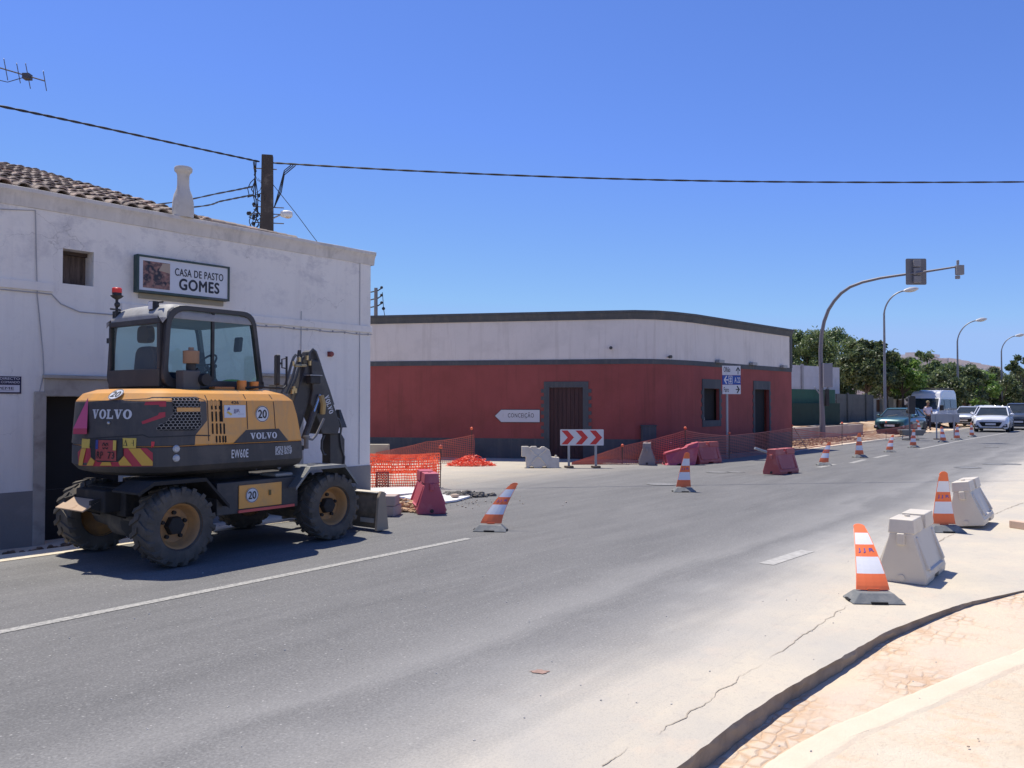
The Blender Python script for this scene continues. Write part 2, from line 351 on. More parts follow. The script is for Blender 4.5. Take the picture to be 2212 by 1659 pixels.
    d2 = _n(nt, 'ShaderNodeMath', operation='MULTIPLY_ADD'); nt.links.new(ramp(nt, spk, [(.35, 0), (.65, 1)]), d2.inputs[0]); d2.inputs[1].default_value = .24; nt.links.new(du, d2.inputs[2])
    d3 = _n(nt, 'ShaderNodeMath', operation='SUBTRACT'); nt.links.new(d2.outputs[0], d3.inputs[0]); d3.inputs[1].default_value = .12; d3.use_clamp = True
    c = mix(nt, d3.outputs[0], asp, sand)
    # light streaks dragged along the lane
    st = nz(nt, scl(nt, v, (.35, 7, 1)), 2.0, 5, .7, .3); c = mix(nt, ramp(nt, st, [(.56, 0), (.8, .4)]), c, (.28, .275, .265))
    nt.links.new(c, bs.inputs['Base Color']); bs.inputs['Roughness'].default_value = .85; bs.inputs['Specular IOR Level'].default_value = .25
    bump(nt, bs, nz(nt, v, 90, 4, .7), .45, .006); return m
mroad = m_road()
mb = MB()
def rz0(t, a): return 0
edge_l = lambda t: -14 if 3.2 < t < 19.5 else -3.02
RT = [-30, -20] + [-14 + .5 * i for i in range(35)] + [4 + 2 * i for i in range(38)] + [90, 110, 140, 180, 240]
def bend(t): return .016 * max(0, t - 26) ** 1.0 + .0000 * t      # the road swings gently right
mb.grid(lambda t, a: (t, -(a + (bend(t) if t > 26 else 0)), 0), RT, [-3.02, -1.5, 0, 1.5, 3, 4.6])
mb.grid(lambda t, a: (t, -a, 0), [3.25, 5, 8, 11, 14, 17, 19.6], [-16, -12, -9, -6, -3.02])
# shoulder right of the asphalt beyond the corner
struct(mb.build('road', mroad, loc=P0, rot=(0, 0, RZ)))
def m_conc():
    m, nt, bs, v = base('dusty_concrete')
    c = dustcol(nt, v)
    nt.links.new(c, bs.inputs['Base Color']); bs.inputs['Roughness'].default_value = .9; bs.inputs['Specular IOR Level'].default_value = .2
    bump(nt, bs, nz(nt, v, 40, 6, .7), .5, .008); return m
mconc = m_conc()
mb = MB(); ts = [-8.5 + .08 * i for i in range(150)]
def jag(t): return .012 * noise.noise(Vector((t * 9, 1, 0))) + .006 * noise.noise(Vector((t * 35, 4, 0)))
for t0, t1 in zip(ts, ts[1:]):
    A0, A1 = min(aedge(t0), 14) + jag(t0), min(aedge(t1), 14) + jag(t1)
    for i in range(3):
        a0, b0 = 4.6 + (A0 - 4.6) * i / 3, 4.6 + (A0 - 4.6) * (i + 1) / 3; a1, b1 = 4.6 + (A1 - 4.6) * i / 3, 4.6 + (A1 - 4.6) * (i + 1) / 3
        mb.quad((t0, -a0, .0), (t1, -a1, .0), (t1, -b1, .0), (t0, -b0, .0))
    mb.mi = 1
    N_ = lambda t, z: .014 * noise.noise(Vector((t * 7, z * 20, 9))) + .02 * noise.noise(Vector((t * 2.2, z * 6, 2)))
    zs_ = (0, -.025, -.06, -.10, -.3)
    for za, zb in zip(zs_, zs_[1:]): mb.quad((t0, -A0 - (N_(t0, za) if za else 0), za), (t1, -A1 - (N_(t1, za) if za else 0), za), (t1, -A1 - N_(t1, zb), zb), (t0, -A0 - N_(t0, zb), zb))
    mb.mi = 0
mb.grid(lambda t, a: (t, -a, 0), [3.42, 5, 8, 12, 18, 26, 40, 60, 100, 160], [4.6, 6, 8, 11, 14])
struct(mb.build('roadside_concrete', [mconc, M('shaded_raw_concrete_edge', (.27, .225, .175), .95, var=.2, scale=4, dirt=(.15, .12, .09), dscale=3, dlo=.45, dhi=.75, bst=.8, bsc=14)], loc=P0, rot=(0, 0, RZ)))  # soil-stained raw edge; its shade is also put into the darker colour
# crack / joint along the concrete strip, and its twin further off
mcr = M('crack_dirt', (.36, .31, .24), .95)
def crackline(pts, w0, name):
    mb = MB(); L = []
    for (x0, y0), (x1, y1) in zip(pts, pts[1:]):
        n = 40
        for i in range(n): L.append(Vector((x0 + (x1 - x0) * i / n, y0 + (y1 - y0) * i / n, 0)))
    for i, (p, q) in enumerate(zip(L, L[1:])):
        d = (q - p).normalized(); nn = Vector((-d.y, d.x, 0))
        o0 = nn * (.03 * noise.noise(p * 6) + .012 * noise.noise(p * 25)); o1 = nn * (.03 * noise.noise(q * 6) + .012 * noise.noise(q * 25))
        w = w0 * max(0.02, .45 + 1.5 * noise.noise(p * 2.5 + Vector((7, 0, 0)))); w1 = w0 * max(0.02, .45 + 1.5 * noise.noise(q * 2.5 + Vector((7, 0, 0))))
        mb.quad(p + o0 - nn * w + Vector((0, 0, .004)), q + o1 - nn * w1 + Vector((0, 0, .004)), q + o1 + nn * w1 + Vector((0, 0, .004)), p + o0 + nn * w + Vector((0, 0, .004)))
    return struct(mb.build(name, mcr))
g2 = lambda x, y: (gp(x, y).x, gp(x, y).y)
crackline([g2(1300, 1655), g2(1480, 1548), g2(1660, 1425), g2(1838, 1303)], .0045, 'road_crack')
crackline([g2(2010, 1180), g2(2100, 1130), g2(2212, 1085)], .007, 'road_crack')
# painted markings
def m_paint():
    m, nt, bs, v = base('worn_road_paint')
    c = mix(nt, ramp(nt, nz(nt, v, 30, 5, .7), [(.42, 0), (.62, 1)]), (.40, .39, .355), (.21, .21, .20))
    nt.links.new(c, bs.inputs['Base Color']); bs.inputs['Roughness'].default_value = .85; return m
mpaint = m_paint()
def stripe(pts, wd, name='road_marking', z=.004, mat=None):
    mb = MB(); P = [Vector((x, y, 0)) for x, y in pts]; V = []
    for i, p in enumerate(P):
        d = (P[min(i + 1, len(P) - 1)] - P[max(i - 1, 0)]).normalized(); nn = Vector((-d.y, d.x, 0)) * wd / 2; V.append((p - nn, p + nn))
    for (a, b), (c, d) in zip(V, V[1:]): mb.quad(*[q + Vector((0, 0, z)) for q in (a, c, d, b)])
    return struct(mb.build(name, mat or mpaint))
stripe([g2(-700, 1506), g2(0, 1366), g2(1012, 1163.5)], .105)
stripe([g2(1985, 970.5), g2(2080, 951), g2(2160, 937.5), g2(2240, 923), g2(2330, 910)], .13)
for a, b in (((1768, 1010), (1803, 1003)), ((1838, 1000.5), (1868, 993)), ((1890, 989), (1918, 983))): stripe([g2(*a), g2(*b)], .16)
stripe([g2(1655, 1219), g2(1745, 1190)], .16, mat=M('faded_paint', (.40, .39, .36), .9, var=.3, scale=12))
stripe([tw(t, -2.95).xy for t in (20, 26, 30, 36, 42, 50)], .16, 'kerb_edge', .006, M('kerb_concrete', (.42, .39, .34), .9, var=.2))
stripe([tw(t, -3.2).xy for t in (-14, -8, -4, 0, 2.8)], .42, 'kerb_strip', .005, M('sandy_kerb', (.62, .55, .42), .95, var=.15, scale=5, bst=.4))
# manhole covers
for i, (x, y, r) in enumerate(((1430, 1046, .32), (1420, 1047, 0), (1550, 1020, .28), (1590, 1020, .22), (2090, 1010, .33), (2148, 1003, .3), (2185, 1003, .24), (2142, 966, .25))):
    if not r: continue
    mb = MB(); n = 20; mb.add([(r * cos(2 * pi * k / n), r * sin(2 * pi * k / n), .006) for k in range(n)], [tuple(range(n))])
    for k in range(n): 
        a, b = 2 * pi * k / n, 2 * pi * (k + 1) / n
        mb.quad(*[(q * cos(w_), q * sin(w_), .009) for q, w_ in ((r, a), (r, b), (r * .88, b), (r * .88, a))])
    o = mb.build('manhole_cover', M('cast_iron_dusty', (.20, .20, .195), .7, var=.4, scale=20), loc=gp(x, y))
    tag(o, ['round iron manhole cover behind the striped marker beside the red barriers', '', 'small iron manhole cover left of the lone red barrier', 'smaller iron cover just right of another cover, beside the lone red barrier',
            'worn manhole cover in the open lane above the two white barriers', 'faint iron cover further right in the open lane', 'small iron cover at the right edge of the open lane', 'dark little drain cover on the far side of the white lane line'][i], 'manhole cover', 'iron covers in the road')
# orange paint blot
mb = MB(); n = 14; mb.add([(.06 * cos(2 * pi * k / n) * (1 + .3 * sin(k * 2.3)), .035 * sin(2 * pi * k / n) * (1 + .3 * cos(k * 1.7)), .005) for k in range(n)], [tuple(range(n))])
struct(mb.build('paint_mark', M('survey_orange', (.32, .21, .17), .9, var=.3, scale=60), loc=gp(1166, 1452)))
# cobbled strip under the sand, lower right
def m_cob():
    m, nt, bs, v = base('sanded_cobbles')
    vo = _n(nt, 'ShaderNodeTexVoronoi', feature='DISTANCE_TO_EDGE'); vo.inputs['Scale'].default_value = 9.5; vo.inputs['Randomness'].default_value = .45; wv_ = _n(nt, 'ShaderNodeVectorMath', operation='ADD'); nn_ = _n(nt, 'ShaderNodeTexNoise'); nn_.inputs['Scale'].default_value = 5; nt.links.new(v, nn_.inputs['Vector']); sv_ = _n(nt, 'ShaderNodeVectorMath', operation='SCALE'); sv_.inputs['Scale'].default_value = .12; nt.links.new(nn_.outputs['Color'], sv_.inputs[0]); nt.links.new(v, wv_.inputs[0]); nt.links.new(sv_.outputs[0], wv_.inputs[1]); nt.links.new(scl(nt, wv_.outputs[0], (1, 1.25, 1)), vo.inputs['Vector'])
    gap = ramp(nt, vo.outputs['Distance'], [(.0, 1), (.22, 0)])
    cover = ramp(nt, nz(nt, v, 1.3, 5, .6), [(.43, 0), (.60, 1)])
    g = _n(nt, 'ShaderNodeMath', operation='MULTIPLY'); nt.links.new(gap, g.inputs[0]); nt.links.new(cover, g.inputs[1])
    c = mix(nt, ramp(nt, nz(nt, v, 2.2, 5), [(.35, 0), (.65, 1)]), (.66, .55, .41), (.62, .51, .40))
    c = mix(nt, ramp(nt, nz(nt, v, 20, 5, .7), [(.55, 0), (.8, .5)]), c, (.48, .38, .30))
    gs = _n(nt, 'ShaderNodeMath', operation='MULTIPLY'); gs.inputs[1].default_value = .85; nt.links.new(g.outputs[0], gs.inputs[0]); c = mix(nt, gs.outputs[0], c, (.55, .37, .23))
    nt.links.new(c, bs.inputs['Base Color']); bs.inputs['Roughness'].default_value = .95; bs.inputs['Specular IOR Level'].default_value = .1
    h = _n(nt, 'ShaderNodeMath', operation='SUBTRACT'); nt.links.new(nz(nt, v, 25, 6, .7), h.inputs[0]); nt.links.new(g.outputs[0], h.inputs[1])
    bump(nt, bs, h.outputs[0], .7, .015); return m
ZL = lambda t: drop(t) + .007
INNER = [ta(gp(x, y, -.13)) for x, y in ((1669, 1659), (1790, 1590), (1900, 1545), (2041, 1490), (2140, 1452), (2212, 1428))]
INNER = [(-9, INNER[0][1] - .05)] + INNER + [(3, INNER[-1][1] + .9), (6, INNER[-1][1] + 2)]
mb = MB(); ts = [-8.5 + .15 * i for i in range(66)]
mb.grid(lambda t, k: (t, -(aedge(t) - .02 + (interp(t, INNER) + .05 - aedge(t) + .02) * k), ZL(t)), ts, [0, .5, 1])
struct(mb.build('cobbled_strip', m_cob(), loc=P0, rot=(0, 0, RZ)))
mb = MB()
wb_ = lambda t, s: .018 * noise.noise(Vector((t * 3, s, 0))) + .01 * noise.noise(Vector((t * 11, s, 5)))
mb.grid(lambda t, k: (t, -(interp(t, INNER) - .02 + .16 * k + wb_(t, k * 9)), ZL(t) + (-.03 if k in (-.6, 1.6) else .004 if k in (0, 1) else .006)), [-8.5 + .07 * i for i in range(150)], [-.6, 0, .1, .9, 1, 1.6])
struct(mb.build('edging_stones', M('pale_kerbstone', (.66, .57, .43), .95, var=.06, scale=3, dirt=(.66, .53, .39), dscale=2, dlo=.4, dhi=.65, bst=.4), loc=P0, rot=(0, 0, RZ)))
# ================================================================ WHITE BUILDING (left)
K = Vector((-2.67, 15.6, 0)); WF = Vector((.631, .776, 0)).normalized(); WN = Vector((WF.y, -WF.x, 0)); WZ = atan2(WF.y, WF.x)
def fw(x, y, off=0):
    p = onpl(x, y, K + WN * off, WN); return (p - K).dot(WF), p.z
def m_plaster():
    m, nt, bs, v = base('old_white_plaster')
    sx = _n(nt, 'ShaderNodeSeparateXYZ'); nt.links.new(v, sx.inputs[0])
    c = mix(nt, ramp(nt, nz(nt, v, .8, 5), [(.3, 0), (.7, 1)]), (.735, .705, .645), (.80, .775, .715))
    sta = nz(nt, scl(nt, v, (1, 1, 1.3)), 1.9, 9, .75, .15); hi = _n(nt, 'ShaderNodeMapRange'); hi.inputs[1].default_value = 2.9; hi.inputs[2].default_value = 4.1; nt.links.new(sx.outputs[2], hi.inputs[0])
    mm = _n(nt, 'ShaderNodeMath', operation='MULTIPLY'); nt.links.new(ramp(nt, sta, [(.50, 0), (.66, .6)]), mm.inputs[0]); nt.links.new(hi.outputs[0], mm.inputs[1])
    c = mix(nt, mm.outputs[0], c, (.40, .39, .41))
    c = mix(nt, ramp(nt, nz(nt, scl(nt, v, (3, 3, .2)), 1.5, 6, .7), [(.52, 0), (.75, .45)]), c, (.58, .56, .53))
    c = mix(nt, ramp(nt, nz(nt, v, 5, 6, .7), [(.56, 0), (.8, .5)]), c, (.56, .55, .53))
    c = mix(nt, ramp(nt, nz(nt, v, 24, 5, .7), [(.68, 0), (.76, .4)]), c, (.40, .38, .36))
    nt.links.new(c, bs.inputs['Base Color']); bs.inputs['Roughness'].default_value = .9; bs.inputs['Specular IOR Level'].default_value = .2
    c2 = _n(nt, 'ShaderNodeTexVoronoi', feature='DISTANCE_TO_EDGE'); c2.inputs['Scale'].default_value = .9; dv = _n(nt, 'ShaderNodeVectorMath', operation='ADD'); dn = _n(nt, 'ShaderNodeTexNoise'); dn.inputs['Scale'].default_value = 2.2; dn.inputs['Detail'].default_value = 6; nt.links.new(v, dn.inputs['Vector']); nt.links.new(v, dv.inputs[0]); nt.links.new(dn.outputs['Color'], dv.inputs[1]); nt.links.new(dv.outputs[0], c2.inputs['Vector'])
    ck = _n(nt, 'ShaderNodeMath', operation='MULTIPLY'); nt.links.new(ramp(nt, c2.outputs['Distance'], [(.0, .8), (.006, 0)]), ck.inputs[0]); nt.links.new(ramp(nt, nz(nt, v, .6, 3), [(.5, 0), (.6, 1)]), ck.inputs[1])
    cc = mix(nt, ck.outputs[0], c, (.42, .40, .37)); nt.links.new(cc, bs.inputs['Base Color'])
    bump(nt, bs, nz(nt, v, 7, 8, .7), .5, .02); return m
mplas = m_plaster()
mgreyd = M('grey_dado_paint', (.225, .215, .20), .9, var=.1, dirt=(.30, .29, .27), dscale=2, dlo=.55, dhi=.85, bst=.3, bsc=20)
mstone = M('old_limestone', (.38, .35, .30), .9, var=.2, dirt=(.22, .20, .17), dscale=3, bst=.5, bsc=20)
mcorn = M('cornice_plaster', (.60, .57, .52), .9, var=.1, scale=4, dirt=(.34, .32, .29), dscale=3, dlo=.55, dhi=.8, bst=.4, bsc=18, streak=(.38, .36, .33))
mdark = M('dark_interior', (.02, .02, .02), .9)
wb = thing('white_building', 'white plastered single-storey building with grey dado and tiled roof behind the excavator', 'building', K, WZ)
def wall_open(mb, x0, x1, z0, z1, ops, y=0, depth=.35):
    xs = sorted({x0, x1, *[o[0] for o in ops], *[o[1] for o in ops]}); zs = sorted({z0, z1, *[o[2] for o in ops], *[o[3] for o in ops]})
    xs = [x for x in xs if x0 <= x <= x1]; zs = [z for z in zs if z0 <= z <= z1]
    for a, b in zip(xs, xs[1:]):
        for c, d in zip(zs, zs[1:]):
            if any(o[0] <= (a + b) / 2 <= o[1] and o[2] <= (c + d) / 2 <= o[3] for o in ops): continue
            mb.quad((a, y, c), (b, y, c), (b, y, d), (a, y, d))
    for a, b, c, d in ops:
        c2, d2 = max(c, z0), min(d, z1)
        if d2 <= c2 or depth <= 0: continue
        mb.quad((a, y, c2), (a, y, d2), (a, y + depth, d2), (a, y + depth, c2)); mb.quad((b, y, c2), (b, y + depth, c2), (b, y + depth, d2), (b, y, d2))
        if d <= z1: mb.quad((a, y, d), (b, y, d), (b, y + depth, d), (a, y + depth, d))
        if c >= z0: mb.quad((a, y, c), (a, y + depth, c), (b, y + depth, c), (b, y, c))
dx0 = fw(98, 1000)[0]; dztop = fw(98, 856)[1]; dx1 = dx0 + 1.15
wx0, wzt = fw(136, 536); wx1, wzb = fw(202, 619)
d2x0 = fw(566, 900)[0]; d2x1 = fw(655, 900)[0]; d2z = 2.0
OPS = [(dx0, dx1, -.3, dztop), (wx0, wx1, wzb, wzt), (d2x0 + .12, d2x1 - .1, -.3, d2z)]
HB = 4.50
mb = MB(); wall_open(mb, -17, 0, -.3, HB - .2, OPS)
mb.quad((0, 0, -.3), (0, 9, -.3), (0, 9, HB - .2), (0, 0, HB - .2)); mb.quad((-17, 0, -.3), (-17, 9, -.3), (-17, 9, HB - .2), (-17, 0, HB - .2)); mb.quad((-17, 9, -.3), (0, 9, -.3), (0, 9, HB - .2), (-17, 9, HB - .2))
mb.quad((-17, 0, HB - .2), (0, 0, HB - .2), (0, 9, HB - .2), (-17, 9, HB - .2))
mb.build('wall', mplas, wb)
mb = MB(); wall_open(mb, -17, .012, -.3, .53, OPS, -.012, .012); mb.quad((.012, -.012, -.3), (.012, 9, -.3), (.012, 9, .53), (.012, -.012, .53)); mb.quad((-17, -.012, .53), (.012, -.012, .53), (.012, 0, .53), (-17, 0, .53)); mb.build('plinth', mgreyd, wb)
# cornice
mb = MB(); pr = [(0, -.2), (-.015, -.2), (-.02, -.17), (-.028, -.10), (-.05, -.04), (-.075, -.01), (-.075, .04), (0, .06), (.28, .06), (.28, -.2)]
for a, b in ((-17, .075),):
    n = 40
    for i in range(n):
        x0, x1 = a + (b - a) * i / n, a + (b - a) * (i + 1) / n
        j0, j1 = .008 * noise.noise(Vector((x0 * 2, 0, 0))), .008 * noise.noise(Vector((x1 * 2, 0, 0)))
        for (y0, z0), (y1, z1) in zip(pr, pr[1:]): mb.quad((x0, y0, HB + z0 + j0), (x1, y0, HB + z0 + j1), (x1, y1, HB + z1 + j1), (x0, y1, HB + z1 + j0))
mb.prism([(y, HB + z) for y, z in pr], .0749, .075, 'x')
mb.prism([(.01, HB - .2), (.028, HB - .1), (.075, HB - .01), (.075, HB + .04), (0, HB + .06), (-.25, HB + .06), (-.25, HB - .2)], .281, 9, 'y')
mb.build('cornice', mcorn, wb, smooth=True)
# string course
mb = MB()
xa, za = fw(114, 617); mb.box(-17, xa, -.03, -.001, za - .09, za + .03)
xa2, za2 = fw(262, 633); xb2, zb2 = fw(803, 690)
mb.box(xa2, .02, -.03, -.001, 3.02, 3.14); mb.build('string_course', mplas, wb, bevel=.006)
mst = MB()
jz = fw(72, 842)[1]; jx = fw(72, 900)[0]
mst.box(jx, dx0, -.02, -.001, -.3, jz - .02); mst.box(dx1, dx1 + .2, -.02, -.001, -.3, jz - .02)
mst.box(jx + .13, dx1 + .18, -.026, -.001, dztop, dztop + .24); mst.box(jx + .10, dx1 + .22, -.07, -.001, dztop + .24, dztop + .29)
mst.build('door_surround', mstone, wb, bevel=.01)
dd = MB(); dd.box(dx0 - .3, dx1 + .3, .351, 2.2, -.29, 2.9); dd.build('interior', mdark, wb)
st2 = MB(); st2.box(d2x0, d2x0 + .12, -.02, -.001, -.3, d2z); st2.box(d2x1 - .1, d2x1, -.02, -.001, -.3, d2z); st2.box(d2x0, d2x1, -.022, -.001, d2z, d2z + .14); st2.box(d2x0 - .05, d2x1 - .05, -.07, -.001, d2z + .14, d2z + .19)
st2.build('door_surround', mstone, wb, bevel=.01)
dl = MB()
for i in range(5):
    a = d2x0 + .12 + (d2x1 - d2x0 - .22) * i / 5; dl.box(a + .003, a + (d2x1 - d2x0 - .22) / 5 - .003, .12, .16, 0, d2z)
dl.build('door', M('grey_old_door', (.22, .21, .20), .8, var=.2), wb)
wf = MB(); wf.box(wx0, wx1, .26, .30, wzb, wzt)
wm, nt_, bs_, v_ = base('old_shutter_boards')
c_ = mix(nt_, ramp(nt_, nz(nt_, scl(nt_, v_, (6, 1, .8)), 3, 6, .7), [(.35, 0), (.7, 1)]), (.05, .035, .025), (.16, .12, .10)); nt_.links.new(c_, bs_.inputs['Base Color']); bs_.inputs['Roughness'].default_value = .9
win = wf.build('window', wm, wb)
wl = MB(); wl.box(wx0, wx1, .2, .255, wzt - .05, wzt); wl.box(wx0, wx0 + .03, .2, .255, wzb, wzt - .05); wl.build('window_frame', M('dark_wood', (.05, .035, .03), .8), win)
# roof of barrel tiles
sl_ = .296; x_ver = fw(470, 480)[0] + .02; roofL = 7.2
def m_tile():
    m = bpy.data.materials.new('old_roof_tiles'); m.use_nodes = True; nt = m.node_tree; bs = nt.nodes['Principled BSDF']; g = _n(nt, 'ShaderNodeNewGeometry'); tc = _n(nt, 'ShaderNodeTexCoord')
    c = ramp(nt, g.outputs['Random Per Island'], [(0, (.20, .16, .13)), (.45, (.31, .25, .20)), (.8, (.40, .32, .25)), (1, (.47, .33, .26))])
    c = mix(nt, ramp(nt, nz(nt, tc.outputs['Object'], 12, 6, .7), [(.48, 0), (.72, .6)]), c, (.16, .15, .13))
    nt.links.new(c, bs.inputs['Base Color']); bs.inputs['Roughness'].default_value = .95; return m
mt = MB(); random.seed(3)
x = x_ver - .1; ci = 0
while x > -14:
    y = .14; first = True
    while y < roofL:
        z0 = HB + .0 + (y - .12) * sl_; R = .108; L = .50; jx_ = random.uniform(-.012, .012); jr = random.uniform(-.02, .02); jz_ = random.uniform(0, .015)
        vs = []; n = 6
        for q, (yy, rr, up) in enumerate(((y, R, .05), (y + L, R * .78, .018))):
            for k in range(n + 1):
                a = pi * k / n; vs.append((x + jx_ + q * jr - rr * cos(a), yy, z0 + (L * sl_ if q else 0) + rr * sin(a) * .95 + up + jz_))
            for k in range(n + 1):
                a = pi * k / n; rr2 = rr - .018; vs.append((x + jx_ + q * jr - rr2 * cos(a), yy, z0 + (L * sl_ if q else 0) + rr2 * sin(a) * .95 + up + jz_))
        h = n + 1; fs = []
        for k in range(n):
            fs += [(k, k + 1, 2 * h + k + 1, 2 * h + k), (h + k, 3 * h + k, 3 * h + k + 1, h + k + 1), (k, h + k, h + k + 1, k + 1)]
        mt.add(vs, fs); y += .41 if not first else .15 + .26 * ((ci * 7) % 5) / 5; first = False
    x -= .245; ci += 1
rf = mt.build('roof', m_tile(), wb)
ub = MB(); ub.hexa([(-15, .13, HB - .06), (x_ver - .04, .13, HB - .06), (x_ver - .04, roofL + .3, HB + .02 + roofL * sl_), (-15, roofL + .3, HB + .02 + roofL * sl_)], [(-15, .13, HB + .03), (x_ver - .04, .13, HB + .03), (x_ver - .04, roofL + .3, HB + .03 + roofL * sl_), (-15, roofL + .3, HB + .03 + roofL * sl_)])
ub.build('roof_bed', M('roof_mortar', (.20, .16, .13), .95), rf)
# short tile edging right of the chimney
te = MB()
for i in range(8):
    xx = x_ver + .02 + i * .2; te.lathe([(.085, -.2), (.09, .2)], 10, 'x', (xx, .22, HB + .08 - i * .004), cap=True)
te.build('verge_tiles', m_tile(), wb)
cx_, _ = fw(394, 470); ch = MB(); cz = HB + .04
pf = [(.15, 0), (.155, .1), (.15, .25), (.13, .36), (.095, .45), (.085, .52), (.085, .66), (.095, .70), (.125, .73), (.13, .78), (.12, .80), (.06, .805)]
ch.lathe([(r * 1.03, h * .98) for r, h in pf], 12, 'z', (cx_ + .02, .02, cz)); ch.build('chimney', M('chimney_render', (.56, .53, .47), .9, var=.08, dirt=(.36, .34, .30), dscale=4, dlo=.5, dhi=.8, bst=.4, bsc=20), wb, smooth=True, ang=40)
# cables, clips, conduit on the facade
mcab = M('facade_cable', (.36, .36, .37), .8); mbk = M('black_cable', (.022, .022, .024), .7)
cb = MB(); pts = []
for i in range(60):
    t = i / 59; xx = xa2 + (0.03 - xa2) * t; pts.append((xx, -.016, 2.99 - .02 * abs(sin(t * 22))))
cb.tube(pts, .009, 5)
cb.tube([(-17, -.016, za - .11), (xa - .02, -.016, za - .12), (xa + .1, -.016, za - .24), (xa + .35, -.016, za - .33), (xa2 + .1, -.016, za - .33), (xa2 + .3, -.016, 2.99)], .008, 5)
for a, b in (((777, 548), (775, 1003)), ((650, 672), (650, 840))):
    (x1_, z1_), (x2_, z2_) = fw(*a), fw(*b); cb.tube([(x1_, -.012, z1_), (x1_, -.012, z2_)], .006, 5)
P_ = [fw(*p) for p in ((0, 452), (76, 455), (78, 560), (80, 640), (92, 760), (94, 805), (84, 850))]; cb.tube([(x_, -.010, z_) for x_, z_ in P_], .007, 5)
for i in range(17): xx = xa2 + .2 + (0 - xa2) * i / 17; cb.box(xx, xx + .02, -.028, -.001, 2.965, 3.0)
cb.build('facade_cables', mcab, wb)
# alarm sounder, small bracket
ax, az = fw(712, 765); o = MB().lathe([(.045, 0), (.05, -.05), (.04, -.075), (0.001, -.08)], 16, 'y', (0, 0, 0)).box(-.05, .05, -.02, -.001, -.045, .045).build('wall_sounder', M('dull_red_plastic', (.25, .06, .05), .6), loc=K + WF * ax + Vector((0, 0, az)), rot=(0, 0, WZ))
tag(o, 'small dull red alarm sounder on the white wall above the digging arm', 'alarm sounder')
# restaurant sign
def panel_thing(name, label, cat, pl, x0, x1, z0, z1, off): pass
sx0, szt = fw(301, 553.5, .12); sx1, szt2 = fw(492.5, 580, .12); _, szb = fw(301, 625, .12); _, szb2 = fw(492.5, 646.5, .12)
szt = (szt + szt2) / 2; szb = (szb + szb2) / 2
sg = thing('restaurant_sign', 'framed restaurant sign reading CASA DE PASTO GOMES with a food picture, on the white wall', 'sign', K + WF * sx0 + Vector((0, 0, szb)), WZ)
W_, H_ = sx1 - sx0, szt - szb; mfr = M('dark_green_frame', (.025, .06, .055), .5, dirt=(.1, .1, .09))
MB().box(0, W_, -.112, -.02, 0, H_).build('sign_box', M('sign_acrylic', (.60, .63, .66), .35, var=.04), sg)
f_ = MB(); f_.box(-.03, W_ + .03, -.13, -.01, -.035, 0).box(-.03, W_ + .03, -.13, -.01, H_, H_ + .03).box(-.03, -.001, -.13, -.01, 0, H_).box(W_ + .001, W_ + .03, -.13, -.01, 0, H_)
f_.build('frame', mfr, sg, bevel=.004)
pm, nt_, bs_, v_ = base('printed_food_picture')
vo = _n(nt_, 'ShaderNodeTexVoronoi'); vo.inputs['Scale'].default_value = 14; nt_.links.new(v_, vo.inputs['Vector'])
c_ = mix(nt_, ramp(nt_, nz(nt_, v_, 9, 5, .6, 1.0), [(.42, 0), (.56, 1)]), (.018, .014, .022), (.26, .13, .10)); c_ = mix(nt_, ramp(nt_, vo.outputs['Distance'], [(.1, .5), (.4, 0)]), c_, (.42, .28, .20)); nt_.links.new(c_, bs_.inputs['Base Color']); bs_.inputs['Roughness'].default_value = .35
pw = W_ * .33; pc = MB(); pc.quad((.06, -.1145, .04), (pw, -.1145, .04), (pw, -.1145, H_ - .05), (.06, -.1145, H_ - .05)); pc.build('picture', pm, sg)
t2 = MB(); t2.quad((.3, -.1155, H_ - .17), (pw, -.1155, H_ - .2), (pw, -.1155, H_ - .05), (.36, -.1155, H_ - .06)); t2.build('picture_tray', M('tray_tone', (.38, .30, .22), .4), sg)
mk = M('sign_black', (.015, .02, .03), .5); t_ = MB(); fn = lambda u, v: (u, -.1145, v)
text(t_, 'CASA DE PASTO', fn, W_ * .385, W_ * .945, H_ * .56, H_ * .79, .022, 0, 1.08); text(t_, 'GOMES', fn, W_ * .435, W_ * .895, H_ * .14, H_ * .48, .05, 0, 1.1); t_.build('lettering', mk, sg)
ba = MB(); ba.box(.05, W_ - .02, -.03, -.002, -.11, -.036); ba.build('backing_board', M('weathered_board', (.30, .28, .22), .9, var=.25), sg)
# alarm company sign
qx1, qzt = fw(45.5, 813.5); _, qzb = fw(45.5, 850.5); qw = .52
sg = thing('alarm_sign', 'small white and navy alarm notice on the white wall left of the dark doorway', 'sign', K + WF * (qx1 - qw) + Vector((0, 0, qzb)), WZ); qh = qzt - qzb
MB().box(0, qw, -.012, -.001, 0, qh).build('plate', M('navy_plate', (.015, .015, .05), .5), sg)
t_ = MB(); t_.quad((.012, -.0135, .02), (qw - .02, -.0135, .02), (qw - .02, -.0135, qh * .50), (.012, -.0135, qh * .50)); fn = lambda u, v: (u, -.0135, v)
text(t_, 'ALARME DIRECTO', fn, .03, qw - .02, qh * .80, qh * .94, .02); text(t_, 'CENTRO DE COMANDO', fn, .03, qw - .02, qh * .60, qh * .73, .02); t_.build('white_lettering', M('sign_white', (.62, .62, .66), .5, var=.03), sg)
t_ = MB(); fn = lambda u, v: (u, -.015, v); text(t_, 'GRUPEME', fn, .06, qw - .09, qh * .24, qh * .38, .02); t_.box(.05, qw - .09, -.0155, -.0145, qh * .19, qh * .205); t_.build('navy_lettering', M('navy_plate'), sg)
